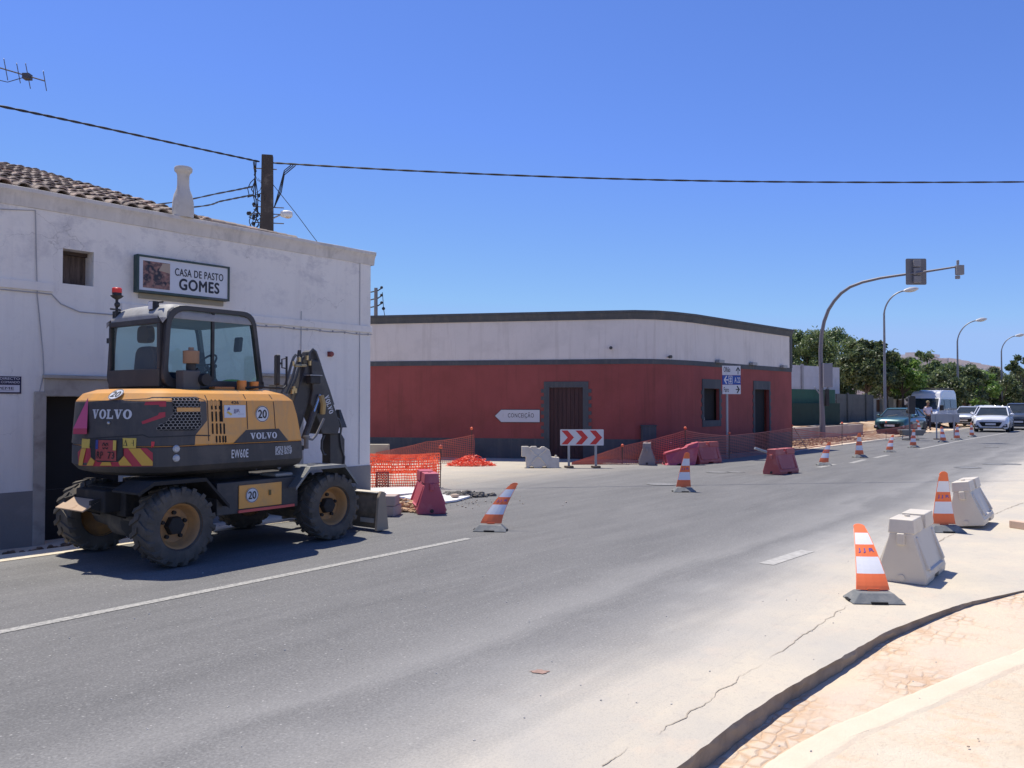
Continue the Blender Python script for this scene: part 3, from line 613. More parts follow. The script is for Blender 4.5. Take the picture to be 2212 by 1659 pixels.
# TV aerial
A0 = atY(97, 175, 12.2); A1 = atY(-40, 135, 12.0); d_ = (A0 - A1)
an = MB(); an.tube([A0, A1], .010, 6)
for t, L, in ((.0, .11), (.28, .0), (.62, .12), (.8, .13), (.42, .11)):
    p = A0 - d_ * t
    if L: an.tube([p + Vector((-.03, .1, -L)), p + Vector((.03, -.1, L))], .006, 5)
p = A0 - d_ * .27; an.tube([p + Vector((-.02, .1, -.15)), p + Vector((.02, -.1, .15))], [.006, .02][0:1] * 2, 6); an.box(p.x - .06, p.x + .04, p.y - .05, p.y + .05, p.z - .05, p.z + .03)
an.tube([p, p + Vector((-.3, 0, -.09)), A1 + Vector((0, 0, -.2))], .006, 5)
an.tube([A1 + d_ * .0, Vector((A1.x, A1.y, 4.6))], .018, 6)
tag(an.build('tv_aerial', M('aerial_metal', (.10, .09, .09), .5, .5)), 'spiky TV aerial against the sky at the upper left', 'tv aerial')
# ================================================================ UTILITY POLE AND CABLES
PX, PY = -5.42, 18.25; PT = atY(575, 336, PY).z
up_ = thing('utility_pole', 'dark concrete utility pole with a tangle of cables rising behind the white building', 'utility pole', (PX, PY, 0), .22)
mpole = M('dark_concrete_pole', (.055, .045, .04), .9, var=.3, scale=3, dirt=(.14, .12, .10), dscale=4, dlo=.55, dhi=.7)
pb = MB(); pb.hexa([(-.19, -.15, 0), (.19, -.15, 0), (.19, .15, 0), (-.19, .15, 0)], [(-.12, -.1, PT), (.12, -.1, PT), (.12, .1, PT), (-.12, .1, PT)]); pb.build('pole', mpole, up_, bevel=.015)
lp = MB(); lz = atY(612, 465, PY).z; lp.tube([(.13, 0, lz - .06), (.3, 0, lz + .03)], .017, 6); lp.build('lamp_arm', M('pole_steel', (.35, .35, .36), .5, .4), up_)
lh = MB(); lh.lathe([(.001, -.14), (.06, -.13), (.085, -.05), (.09, .05), (.06, .12), (.001, .13)], 12, 'x', (.42, 0, lz + .045)); lh.build('lamp_head', M('lamp_white', (.62, .62, .62), .5), up_, smooth=True)
lg = MB(); lg.ball((.44, 0, lz - .0), .075, sc=(1.2, .9, .7)); lg.build('lamp_glass', M('lamp_amber', (.55, .42, .28), .3), up_, smooth=True)
ir = MB(); 
for zz in (PT - .3, PT - 1.15, PT - 1.3, PT - 1.5): ir.tube([(-.3, 0, zz), (.2 if zz > PT - .5 else .36, 0, zz + .0)], .012, 5)
random.seed(11)
tg = MB()
for i in range(16):
    z1_ = PT - random.uniform(.3, 2.0); x1_ = -random.uniform(.14, .42); pts = [Vector((x1_ + .08, random.uniform(-.1, .1), z1_))]
    for k in range(6): pts.append(pts[-1] + Vector((random.uniform(-.1, .1), random.uniform(-.05, .05), -random.uniform(.02, .16))))
    pts.append(Vector((-.13, 0, pts[-1].z + .1))); tg.tube(pts, random.choice((.006, .01, .013)), 5)
for k in range(10): a_ = random.uniform(-.42, -.16); b_ = PT - random.uniform(.5, 2); tg.ball((a_, 0, b_), .035, 6, 5, (1, .8, 1.3))
for k in range(3): tg.tube([(-.3 + .03 * k, 0, PT - .15), (-.26, .05, PT - .5), (-.3 + .05 * k, 0, PT - .9), (-.2, 0, PT - 1.3), (-.3, 0, PT - 1.7), (-.33 + k * .06, 0, PT - 2.0), (-.16, 0, PT - 1.95), (-.14, 0, PT - 1.4)], .012, 6)
for k in range(3): tg.tube([(.5 + .05 * k, .05, PT - .17), (.36, .04, PT - .3 - .05 * k), (.24 + .03 * k, 0, PT - .8), (.15, 0, PT - 1.15)], .012, 6)
ir.build('iron_brackets', M('rusty_iron', (.10, .07, .05), .8), up_); tg.build('cable_tangle', mbk, up_)
def cable(pts, r, label, twist=True, n=60):
    P = [Vector(p) for p in pts]; L = []
    for i in range(n + 1):
        u = i / n * (len(P) - 1); k = min(int(u), len(P) - 2); f = u - k
        a = P[max(k - 1, 0)]; b = P[k]; c = P[k + 1]; d = P[min(k + 2, len(P) - 1)]
        L.append(.5 * ((2 * b) + (c - a) * f + (2 * a - 5 * b + 4 * c - d) * f * f + (3 * b - a - 3 * c + d) * f ** 3))
    mb = MB()
    if twist:
        for s in (0, pi): mb.tube([p + Vector((0, r * .4 * cos(i * .7 + s), r * .4 * sin(i * .7 + s))) for i, p in enumerate(L)], r * .75, 5)
    else: mb.tube(L, r, 5)
    return tag(mb.build('overhead_cable', mbk), label, 'cable')
top = lambda x, y, Y=PY: atY(x, y, Y)
cable([top(560, 349), top(420, 319, 17), top(200, 271, 15), top(0, 229, 13.2), top(-300, 170, 11)], .021, 'thick overhead cable running up and left from the pole to the edge of the sky', n=120)
cable([(top(590, 352)), atY(900, 369.5, 18.8), atY(1300, 385.5, 19.5), atY(1700, 393, 20.2), atY(2212, 393, 21), atY(2700, 385, 22)], .021, 'long overhead cable crossing the sky to the right of the pole', n=180)
cable([top(545, 403), atY(480, 416, 20), atY(340, 441, 25), atY(150, 452, 32)], .02, 'upper of two short cables passing behind the white chimney')
cable([top(545, 421), atY(480, 434, 20), atY(410, 448, 22.5), atY(200, 462, 32)], .02, 'lower of two short cables passing behind the white chimney')
cable([top(590, 399), atY(640, 462, 19), atY(685, 522, 20), atY(760, 618, 22)], .008, 'thin stay wire slanting down to the right from the pole', False)
fp = thing('far_utility_pole', 'small grey pole with wire holders showing over the left end of the red building', 'utility pole', (atY(812, 640, 38).x, 38, 0))
FZ = atY(812, 622, 38).z
MB().tube([(0, 0, 0), (0, 0, FZ)], [.12, .08], 8).build('pole', M('pole_grey', (.22, .21, .20), .8), fp)
fb = MB()
for zz in (.2, .55, .9): fb.tube([(-.25, 0, FZ - zz), (.1, 0, FZ - zz + .08), (.28, 0, FZ - zz + .2)], .03, 5); fb.ball((.26, 0, FZ - zz + .22), .07, 6, 5)
fb.tube([(.3, 0, FZ - .2), (.36, 0, FZ - 1.0), (.5, 0, FZ - 1.8)], .015, 4); fb.ball((.35, 0, FZ - .95), .08, 6, 5); fb.build('wire_holders', mbk, fp)
# ================================================================ RED BUILDING
RB = [Vector(p) for p in ((-10.5, 27.6, 0), (-4.42, 26.3, 0), (2.88, 24.85, 0), (3.66, 24.72, 0), (4.3, 24.85, 0), (4.84, 25.15, 0), (5.66, 25.85, 0), (10.58, 31.35, 0))]
rb = thing('red_building', 'long low building, dark red below and white above, with grey cornice, on the corner', 'building', RB[3])
O_ = RB[3]
mred = M('dark_red_render', (.320, .078, .068), .9, var=.13, scale=1.2, dirt=(.235, .062, .048), dscale=.8, dlo=.45, dhi=.8, bst=.6, bsc=30, streak=(.21, .062, .05))
mwh2 = M('offwhite_render', (.72, .66, .60), .9, var=.05, scale=1.2, dirt=(.60, .55, .50), dscale=1.1, dlo=.5, dhi=.8, bst=.3, bsc=20, streak=(.56, .50, .44))
mgr = M('slate_grey_paint', (.085, .09, .095), .85, var=.12, scale=3, dirt=(.06, .065, .07), dscale=1.5, bst=.2, bsc=30, streak=(.14, .135, .125))
def seg(i): a, b = RB[i], RB[i + 1]; return a, (b - a).normalized(), (b - a).length
def segT(i):
    a, d, L = seg(i); T = Matrix.Rotation(atan2(d.y, d.x), 4, 'Z'); T.translation = a - O_; return T
def rw(x, y, i, off=0):
    a, d, L = seg(i); N = Vector((d.y, -d.x, 0)); p = onpl(x, y, a + N * off, N); return (p - a).dot(d), p.z
def addT(mb, src, T): mb.add([T @ Vector(v) for v in src.v], src.f)
ZC, ZB1, ZB0, ZD = 4.20, 3.01, 2.86, .61
dA = rw(1187, 836, 1); dB = rw(1259, 836, 1)
w1a, w1t = rw(1520, 839 , 6); w1b, _ = rw(1553, 839, 6); w1z = rw(1536, 908, 6)[1]
e1a, e1t = rw(1629.5, 841, 6); e1b, _ = rw(1661, 841, 6)
OPR = {1: [(dA[0], dB[0], -.1, 2.17)], 6: [(w1a, w1b, w1z, w1t), (e1a, e1b, -.1, e1t)]}
lo, hi_, bd, co, pl_ = MB(), MB(), MB(), MB(), MB()
for i in range(len(RB) - 1):
    a, d, L = seg(i); T = segT(i); ops = OPR.get(i, [])
    m1 = MB(); wall_open(m1, 0, L, ZD, ZB0, ops, 0, .10); addT(lo, m1, T)
    m1 = MB(); wall_open(m1, 0, L, ZB1, ZC, [], 0, 0); addT(hi_, m1, T)
    m1 = MB(); wall_open(m1, 0, L, -.1, ZD, ops, 0, .10); addT(pl_, m1, T)
def strip(mb, z0, z1, off, n_=None):
    """moulding following the wall line"""
    V = []
    for i, p in enumerate(RB):
        ds = [seg(j)[1] for j in (i - 1, i) if 0 <= j < len(RB) - 1]; dd_ = sum(ds, Vector()).normalized(); N = Vector((dd_.y, -dd_.x, 0)); k = 1 / max(.5, dd_.dot(ds[0]))
        V.append((p - O_, N * k))
    for (p, n), (q, m_) in zip(V, V[1:]):
        A = [p - n * .0 + Vector((0, 0, z0)), q + Vector((0, 0, z0)), q + m_ * off[0] + Vector((0, 0, z0)), p + n * off[0] + Vector((0, 0, z0))]
        B = [p + Vector((0, 0, z1)), q + Vector((0, 0, z1)), q + m_ * off[1] + Vector((0, 0, z1)), p + n * off[1] + Vector((0, 0, z1))]
        mb.hexa(A, B)
strip(bd, ZB0, ZB1, (.02, .02)); strip(co, ZC, ZC + .07, (.04, .05)); strip(co, ZC + .071, ZC + .19, (.06, .10)); strip(co, ZC + .191, ZC + .26, (.13, .13))
# far end pilaster
Te = segT(6); Le = seg(6)[2]; pp = MB().box(Le - .16, Le + .02, -.03, -.001, ZB1 + .002, ZC - .002); addT(bd, pp, Te)
NB = Vector((-.7, .7, 0))
for mbx, z0, z1 in ((lo, ZD, ZB0), (hi_, ZB1, ZC), (pl_, -.1, ZD), (bd, ZB0, ZB1)):
    p = RB[-1] - O_; q = p + Vector((-6, 5.5, 0)); mbx.quad(p + Vector((0, 0, z0)), q + Vector((0, 0, z0)), q + Vector((0, 0, z1)), p + Vector((0, 0, z1)))
lo.build('red_wall', mred, rb); hi_.build('white_wall', mwh2, rb); bd.build('grey_band', mgr, rb); co.build('cornice', mgr, rb); pl_.build('plinth', mgr, rb)
rt = MB(); q = RB[-1] - O_ + Vector((-6, 5.5, 0)); rt.add([p - O_ + Vector((0, 0, ZC + .1)) for p in RB] + [q + Vector((0, 0, ZC + .1)), Vector((-14, 10, ZC + .1))], [tuple(range(len(RB) + 2))]); rt.build('roof', M('flat_roof', (.25, .24, .23), .9), rb)
def quoin(mb, x0, x1, z0, z1, wd, ext, T, arch=False, n=7):
    m1 = MB(); y0, y1 = -.022, -.001
    m1.box(x0 - wd, x0, y0, y1, z0, z1); m1.box(x1, x1 + wd, y0, y1, z0, z1); m1.box(x0 - wd, x1 + wd, y0 - .002, y1, z1, z1 + (.17 if not arch else .3))
    h = (z1 - z0) / (2 * n)
    for i in range(n): m1.box(x0 - wd - ext, x0 - wd, y0 + .001, y1, z0 + 2 * i * h + h * .5, z0 + 2 * i * h + h * 1.5); m1.box(x1 + wd, x1 + wd + ext, y0 + .001, y1, z0 + 2 * i * h + h * .5, z0 + 2 * i * h + h * 1.5)
    addT(mb, m1, T)
q1 = MB(); quoin(q1, dA[0], dB[0], ZD, 2.17, .17, .09, segT(1)); q1.build('door_surround', mgr, rb)
q2 = MB(); quoin(q2, w1a, w1b, w1z, w1t, .11, .06, Te, True, 4); m1 = MB().box(w1a - .11, w1b + .11, -.022, -.001, w1z - .2, w1z - .001); addT(q2, m1, Te); q2.build('window_surround', mgr, rb)
q3 = MB(); quoin(q3, e1a, e1b, ZD, e1t, .09, .05, Te, True, 6); q3.build('door_surround', mgr, rb)
mwd = M('dark_plank_door', (.060, .026, .024), .75, var=.4, scale=2, stretch=(9, 9, .5))
m1 = MB(); n = 8
for i in range(n): w_ = (dB[0] - dA[0]) / n; m1.box(dA[0] + i * w_ + .006, dA[0] + (i + 1) * w_ - .006, .05, .07, -.05, 2.165)
m1.box(dA[0], dB[0], .0705, .099, -.05, 2.169); g_ = MB(); addT(g_, m1, segT(1)); g_.build('plank_door', mwd, rb)
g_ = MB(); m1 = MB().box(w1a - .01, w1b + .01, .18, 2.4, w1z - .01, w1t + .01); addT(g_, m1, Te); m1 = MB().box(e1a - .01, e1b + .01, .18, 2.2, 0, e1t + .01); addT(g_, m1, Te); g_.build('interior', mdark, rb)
g_ = MB(); m1 = MB().box(w1a + .02, w1a + .22, .11, .14, w1z, w1t); addT(g_, m1, Te); g_.build('brown_shutter', M('brown_shutter', (.06, .035, .028), .8), rb); g_ = MB(); m1 = MB().box(e1a + .03, e1a + .28, .10, .14, 0, e1t); addT(g_, m1, Te); g_.build('door_leaf', M('brown_shutter'), rb)
g_ = MB(); m1 = MB(); pts = [(w1a + .015, w1z + .02), (w1a + .17, w1z + .02), (w1a + .13, w1z + .22), (w1a + .06, w1z + .42), (w1a + .1, w1z + .5), (w1a + .02, w1z + .52)]; m1.prism(pts, .06, .09); addT(g_, m1, Te); g_.build('white_curtain', M('curtain_white', (.6, .6, .62), .9), rb)
# light fittings and utility box on the red building
def onwall(x, y, i, off=0): p = onpl(x, y, seg(i)[0] + Vector((seg(i)[1].y, -seg(i)[1].x, 0)) * off, Vector((seg(i)[1].y, -seg(i)[1].x, 0))); return p, atan2(seg(i)[1].y, seg(i)[1].x)
mfit = M('fitting_grey', (.30, .30, .30), .5); msig = M('sign_face_white', (.60, .60, .62), .45, var=.05, dirt=(.45, .44, .42), dscale=6, dlo=.6, dhi=.9)
for k, (x, y, i, lb) in enumerate(((1320, 752, 2, 'small round wall lamp high on the corner of the red building, furthest left'), (1443, 771, 4, 'small dark wall lamp between the corner and the road sign post'))):
    p, r_ = onwall(x, y, i); f_ = MB(); f_.lathe([(.02, -.001), (.02, -.06), (.045, -.07), (.05, -.15), (.001, -.16)], 12, 'y'); o = f_.build('wall_lamp', M('black_fitting', (.05, .05, .05), .5), loc=p, rot=(0, 0, r_)); tag(o, lb, 'wall lamp', 'lamps on the red building')
for k, (x, y, lb) in enumerate(((1550, 781, 'slim grey floodlight on the band just above the direction sign'), (1622, 786, 'slim grey floodlight on the band above the narrow doorway'), (1688, 792, 'slim grey floodlight on the band nearest the end of the red building'))):
    p, r_ = onwall(x, y, 6); f_ = MB(); f_.box(-.17, .17, -.16, -.03, -.05, .05).box(.171, .20, -.15, -.03, -.05, .05).box(-.03, .03, -.03, -.001, -.04, .04); o = f_.build('floodlight', mfit, loc=p, rot=(0, 0, r_), bevel=.008); tag(o, lb, 'floodlight', 'floodlights on the red building')
p, r_ = onwall(1399, 936, 3); f_ = MB(); f_.box(-.22, .22, -.16, -.001, -.28, .22).box(-.24, .24, -.18, -.001, .221, .25); o = f_.build('utility_box', mgr, loc=p, rot=(0, 0, r_), bevel=.01); tag(o, 'dark grey utility box low on the corner of the red building', 'utility box')
# arrow sign CONCEICAO
x0_, z0_ = rw(1070, 898.5, 1); x1_, _ = rw(1166, 898.5, 1); _, zt_ = rw(1120, 885.5, 1); _, zb_ = rw(1120, 911.5, 1)
p = seg(1)[0] + seg(1)[1] * x0_; asg = thing('arrow_sign', 'worn white arrow-shaped sign reading CONCEIÇÃO pointing left on the red wall', 'sign', Vector((p.x, p.y, (zt_ + zb_) / 2)), atan2(seg(1)[1].y, seg(1)[1].x)); w_ = x1_ - x0_; h_ = (zt_ - zb_) / 2
P_ = [(0, 0), (.19, h_), (w_, h_), (w_, -h_), (.19, -h_)]
MB().prism([(u * 1.0 + (-.02 if u == 0 else .012 if u == w_ else -.01), v * 1.09) for u, v in P_], -.02, -.001).build('backing', mgr, asg)
MB().prism(P_, -.03, -.021).build('plate', msig, asg)
t_ = MB(); text(t_, 'CONCEIÇÃO', lambda u, v: (u, -.0315, v), w_ * .29, w_ * .87, -h_ * .42, h_ * .62, .006, 0, 1.15); t_.build('lettering', M('faded_black', (.06, .06, .06), .7), asg)
# ================================================================ DIRECTION SIGN
sp = gp(1571, 990); DY = sp.y
ds_ = thing('direction_sign', 'direction sign on a post with white Olhão and Faro panels and blue middle', 'road sign', sp, radians(14))
zt_ = atY(1571, 790, DY).z; zb_ = atY(1571, 851.6, DY).z; wL = -(1574 - 1561.5) / F * DY; wR = (1599.5 - 1571) / F * DY + .03
MB().tube([(0, 0, 0), (0, 0, zt_ - .05)], .038, 10).build('post', M('galvanised', (.34, .35, .36), .5, .3), ds_, smooth=True)
hh = (zt_ - zb_) / 3; mblue = M('sign_blue', (.015, .07, .32), .4, var=.05)
fn = lambda u, v: (u, -.0665, v)
for k, (mat_, nm) in enumerate(((msig, 'white_panel'), (mblue, 'blue_panel'), (msig, 'white_panel'))):
    z1_ = zt_ - k * hh; pn = MB().box(wL, wR, -.065, -.04, z1_ - hh + .004, z1_ - .004).build(nm, mat_, ds_, bevel=.003); t_ = MB()
    mid = z1_ - hh / 2; W_ = wR - wL
    if k == 0:
        text(t_, 'Olhão', fn, wL + .04, wL + W_ * .42, mid - .05, mid + .11, .01); ax = wR - .09
        poly(t_, [(ax - .012, mid - .12), (ax + .012, mid - .12), (ax + .012, mid + .02), (ax - .012, mid + .02)], fn); poly(t_, [(ax, mid + .12), (ax - .08, mid - .01), (ax - .05, mid - .02), (ax, mid + .05), (ax + .05, mid - .02), (ax + .08, mid - .01)], fn)
    elif k == 1:
        ax = wL + .04; poly(t_, [(ax, mid), (ax + .08, mid + .13), (ax + .11, mid + .11), (ax + .05, mid), (ax + .11, mid - .11), (ax + .08, mid - .13)], fn); poly(t_, [(ax + .04, mid - .02), (ax + .15, mid - .02), (ax + .15, mid + .02), (ax + .04, mid + .02)], fn)
        bx = wL + .2
        for r_ in ((0, .13, .11, .13), (0, .13, -.13, -.11), (0, .02, -.11, .11), (.11, .13, -.11, .11), (.055, .075, -.09, .09), (.03, .10, .02, .05), (.03, .10, -.06, -.03)): poly(t_, [(bx + r_[0], mid + r_[2]), (bx + r_[1], mid + r_[2]), (bx + r_[1], mid + r_[3]), (bx + r_[0], mid + r_[3])], fn)
        text(t_, 'A 22', fn, wR - .21, wR - .02, mid - .08, mid + .08, .015)
    else:
        text(t_, 'Faro', fn, wL + .04, wL + W_ * .34, mid - .08, mid + .07, .01); ax = wR - .03
        poly(t_, [(ax, mid), (ax - .08, mid + .12), (ax - .11, mid + .10), (ax - .05, mid), (ax - .11, mid - .10), (ax - .08, mid - .12)], fn); poly(t_, [(ax - .04, mid - .015), (ax - .14, mid - .015), (ax - .14, mid + .015), (ax - .04, mid + .015)], fn)
    t_.build('lettering', M('sign_white') if k == 1 else mk, pn)
# ================================================================ CHEVRON BOARD, and its twin seen from the back
def chevron_board(label, loc, rz, W=1.14, H=.42, z0=.58):
    c = thing('chevron_board', label, 'road sign', loc, rz)
    for x in (-W * .30, W * .32):
        MB().box(x - .03, x + .03, -.02, .02, 0.03, z0 + H - .05).build('leg', M('galvanised'), c)
        MB().box(x - .09, x + .09, -.22, .22, 0, .03).box(x - .12, x + .12, -.1, .1, .001, .045).build('foot', M('rusty_iron'), c, bevel=.006)
    pn = MB().prism(rrect([(-W / 2, z0), (W / 2, z0), (W / 2, z0 + H), (-W / 2, z0 + H)], .02, 3), -.035, -.021).build('panel', [msig][0], c)
    MB().prism(rrect([(-W / 2 + .004, z0 + .004), (W / 2 - .004, z0 + .004), (W / 2 - .004, z0 + H - .004), (-W / 2 + .004, z0 + H - .004)], .02, 3), -.0205, -.018).build('panel_back', M('galvanised'), c)
    t_ = MB(); m = z0 + H / 2; hh = H / 2 - .028
    for k in range(3):
        x = -W / 2 + .03 + k * W * .325; poly(t_, [(x, m + hh), (x + .165, m + hh), (x + .33, m), (x + .165, m - hh), (x, m - hh), (x + .165, m)], lambda u, v: (u, -.0365, v))
    t_.build('chevrons', M('chevron_red', (.55, .035, .03), .5, var=.08), pn); return c
b_ = gp(1257, 1010); chevron_board('red and white chevron board on two legs in front of the plank door', b_, 0)
b_ = gp(2043, 949.5); D_ = b_.y
chevron_board('grey back of a two-legged road board in front of the minibus', b_, pi + radians(-14), W=1.20, H=.38, z0=.80)
# ================================================================ STRIPED MARKER PANELS ("cones")
mor = M('marker_orange', (.90, .19, .06), .5, var=.07, dirt=(.5, .18, .10), dscale=7, dlo=.6, dhi=.9); mwr = M('marker_white', (.80, .80, .80), .4, var=.04, dirt=(.55, .52, .48), dscale=7, dlo=.6, dhi=.9)
mrub = M('grey_rubber', (.17, .18, .18), .85, var=.15, dirt=(.32, .31, .28), dscale=6, dlo=.45, dhi=.8, bst=.3)
mslot = M('slot_black', (.01, .01, .01), .9); mjjr = M('marker_blue_ink', (.08, .09, .40), .6)
random.seed(5)
def marker_mesh(curve, hgt_=.66, jjr=True):
    """panel bent backwards (+y) and sideways by the amounts in curve; returns meshes"""
    bx, by = curve
    def S(u, v, off=0):      # v 0..1 up the panel, u metres across
        z = hgt_ * v; return Vector((u + bx * v ** 1.2 * hgt_, by * v ** 1.25 * hgt_ - off + .02 * sin(v * 3.1) + u * u * .8, .095 + z * (1 - .36 * (bx * bx + by * by) * v)))
    def hw(v): return .14 + (.045 - .14) * v
    out = {}
    bands = [(0, .20, 'o'), (.20, .43, 'w'), (.43, .62, 'o'), (.62, .83, 'w'), (.83, .95, 'o')]
    o_, w_ = MB(), [MB(), MB()]
    for a, b, k in bands:
        mb = o_ if k == 'o' else w_[0 if a < .5 else 1]; nv = 4
        for i in range(nv):
            v0, v1 = a + (b - a) * i / nv, a + (b - a) * (i + 1) / nv
            for j in range(4):
                u0, u1 = -1 + j * .5, -.5 + j * .5
                for side in (1, -1): mb.quad(*[S(uu * hw(vv), vv, side * .005) for uu, vv in ((u0, v0), (u1, v0), (u1, v1), (u0, v1))])
            for e in (-1, 1): o_.quad(S(e * hw(v0), v0, .005), S(e * hw(v1), v1, .005), S(e * hw(v1), v1, -.005), S(e * hw(v0), v0, -.005))
    n = 14; c0 = .955
    pts = [(.052 * cos(pi * (-.15 + 1.3 * k / (n - 1))), c0 + .075 * (sin(pi * (-.15 + 1.3 * k / (n - 1))) * .9)) for k in range(n)]
    for side in (1, -1): poly(o_, pts, lambda u, v: S(u, v, side * .006))
    for p, q in zip(pts, pts[1:]): o_.quad(S(*p, .006), S(*q, .006), S(*q, -.006), S(*p, -.006))
    # raised rim lines at both edges
    for e in (-1, 1): o_.tube([S(e * hw(v / 12) , v / 12, 0) for v in range(12)], .005, 5)
    o_.hexa([(-.05, -.012, .05), (.05, -.012, .05), (.05, .012, .05), (-.05, .012, .05)], [S(-.05, .02, .01), S(.05, .02, .01), S(.05, .02, -.01), S(-.05, .02, -.01)])
    ink = MB()
    if jjr: text(ink, 'J J R', lambda u, v: S(u, v, .0075), -.07, .07, .49, .56, .01)
    return o_, w_, ink
def marker_base():
    b = MB(); b.hexa([(-.225, -.15, 0.004), (.225, -.15, 0.004), (.225, .15, 0.004), (-.225, .15, 0.004)], [(-.145, -.075, .085), (.145, -.075, .085), (.145, .075, .085), (-.145, .075, .085)])
    sl_ = MB(); sl_.box(-.07, .07, -.152, -.13, .005, .022).box(-.07, .07, .13, .152, .005, .022).box(.2, .227, -.05, .05, .005, .022).box(-.227, -.2, -.05, .05, .005, .022); return b, sl_
def marker(label, p, rz, curve, s=1, top=.66):
    c = thing('traffic_marker', label, 'traffic cone', p, rz, 'striped orange and white lane markers'); c.scale = (s,) * 3
    o_, w_, ink = marker_mesh(curve, top)
    o_.build('orange_panel', mor, c); w_[0].build('white_band', mwr, c); w_[1].build('white_band', mwr, c)
    if ink.v: ink.build('lettering', mjjr, c)
    b, q = marker_base(); bb = b.build('rubber_base', mrub, c, bevel=.008); q.build('base_slot', mslot, bb); return c
for lb, x, y, rz, cv, s, *hh_ in (
    ('nearest striped marker, glaring in the sun, leaning back beside the large white barrier', 1887, 1298, -4, (.10, .84), .98),
    ('upright shaded striped marker with round top, standing against the further white barrier', 2040, 1148, -6, (0, .0), 1.03),
    ('striped marker bent far to the right, alone on the lane line ahead of the excavator', 1060, 1146, -8, (.50, .34), .99, .60),
    ('striped marker in front of the two red barriers, leaning slightly right', 1477, 1062, 0, (.12, .05), .98),
    ('low bent striped marker just right of the lone red barrier', 1780, 1005, -5, (.36, .35), .88),
    ('tall upright striped marker second to the right of the lone red barrier', 1857, 988, 5, (0, .0), .98),
    ('short crumpled striped marker leaning right, between two upright ones', 1922, 976.5, 0, (.40, .42), .85),
    ('upright striped marker at the start of the solid far lane line', 1973, 966.5, 0, (.08, .05), .90),
    ('brightly glinting pale striped marker before the road board with the grey back', 2038, 955.5, 0, (.06, .35), .92),
    ('striped marker close to the right leg of the grey-backed road board', 2068, 950.5, 0, (.08, .1), .92),
    ('shaded striped marker in front of the white hatchback', 2100, 943.5, 10, (-.06, 0), .92),
    ('shaded striped marker near the person, behind the small trough', 1987, 937, 10, (-.14, 0), .95)):
    marker(lb, gp(x, y), radians(rz), cv, s, *(hh_ or [.66]))
# ================================================================ WATER BARRIERS
mbw = M('white_barrier_plastic', (.64, .58, .47), .5, var=.06, dirt=(.46, .40, .31), dscale=3, dlo=.5, dhi=.85); mbr = M('faded_red_plastic', (.42, .095, .085), .55, var=.1, dirt=(.50, .20, .18), dscale=3, dlo=.5, dhi=.8)
mbp = M('pink_barrier_plastic', (.47, .085, .12), .5, var=.08, dirt=(.55, .22, .25), dscale=2.5, dlo=.5, dhi=.8)
def barrier_mesh(L=.95, H=.6, crush=0):
    """plastic road barrier: trapezoid section along x"""
    def sec(x, sc=1.0, zt=.47):
        return [(x, -.215 * sc, 0), (x, -.225 * sc, .07), (x, -.10, zt), (x, .10, zt), (x, .225 * sc, .07), (x, .215 * sc, 0)]
    b = MB(); xs = [-L / 2, -L / 2 + .015, -.12, -.10, .10, .12, L / 2 - .015, L / 2]
    n = 6; V = []
    for i, x in enumerate(xs):
        s_ = .96 if i in (0, len(xs) - 1) else 1; S_ = sec(x, s_)
        if 3 <= i <= 4: S_[0] = (x, -.225, .05); S_[5] = (x, .225, .05); S_[1] = (x, -.22, .09); S_[4] = (x, .22, .09)
        V += S_
    b.add(V, [(i * n + k, i * n + (k + 1) % n, (i + 1) * n + (k + 1) % n, (i + 1) * n + k) for i in range(len(xs) - 1) for k in range(n)] + [tuple(range(n))[::-1], tuple(range((len(xs) - 1) * n, len(xs) * n))])
    def slab_(x0, x1, z0, z1, y): b.hexa([(x0, -y, z0), (x1, -y, z0), (x1, y, z0), (x0, y, z0)], [(x0 + .01, -y + .012, z1), (x1 - .01, -y + .012, z1), (x1 - .01, y - .012, z1), (x0 + .01, y - .012, z1)])
    slab_(-L / 2 - .005, -.07, .465, H, .118); slab_(.07, L / 2 + .005, .465, H, .118); slab_(-.0695, .0695, .466, H - .06, .10)
    for sgn in (-1, 1):          # raised ribs on the long sides
        def rib(x0, x1, z0=.12, z1=.44, o=.022):
            def y(z): return .225 + (.10 - .225) * (z - .07) / .40
            P = [(x0, sgn * (y(z0) - .01), z0), (x1, sgn * (y(z0) - .01), z0), (x1, sgn * (y(z0) + .002), z0 - .02), (x0, sgn * (y(z0) + .002), z0 - .02)]
            b.hexa([(x0, sgn * (y(z0) - .02), z0), (x1, sgn * (y(z0) - .02), z0), (x1, sgn * (y(z1) - .02), z1), (x0, sgn * (y(z1) - .02), z1)],
                   [(x0 + .01, sgn * (y(z0) + o), z0 + .02), (x1 - .01, sgn * (y(z0) + o), z0 + .02), (x1 - .01, sgn * (y(z1) + o * .6), z1 - .01), (x0 + .01, sgn * (y(z1) + o * .6), z1 - .01)])
        rib(-L / 2 + .06, -L / 2 + .14); rib(L / 2 - .14, L / 2 - .06); rib(-L / 2 + .141, L / 2 - .141, .10, .14, .02)
    b.box(-L / 2 - .03, -L / 2 + .01, -.035, .035, .36, .47); b.box(L / 2 - .01, L / 2 + .03, -.035, .035, .36, .47)
    if crush:
        b.v = [tuple(crush(Vector(v))) for v in b.v]
    return b
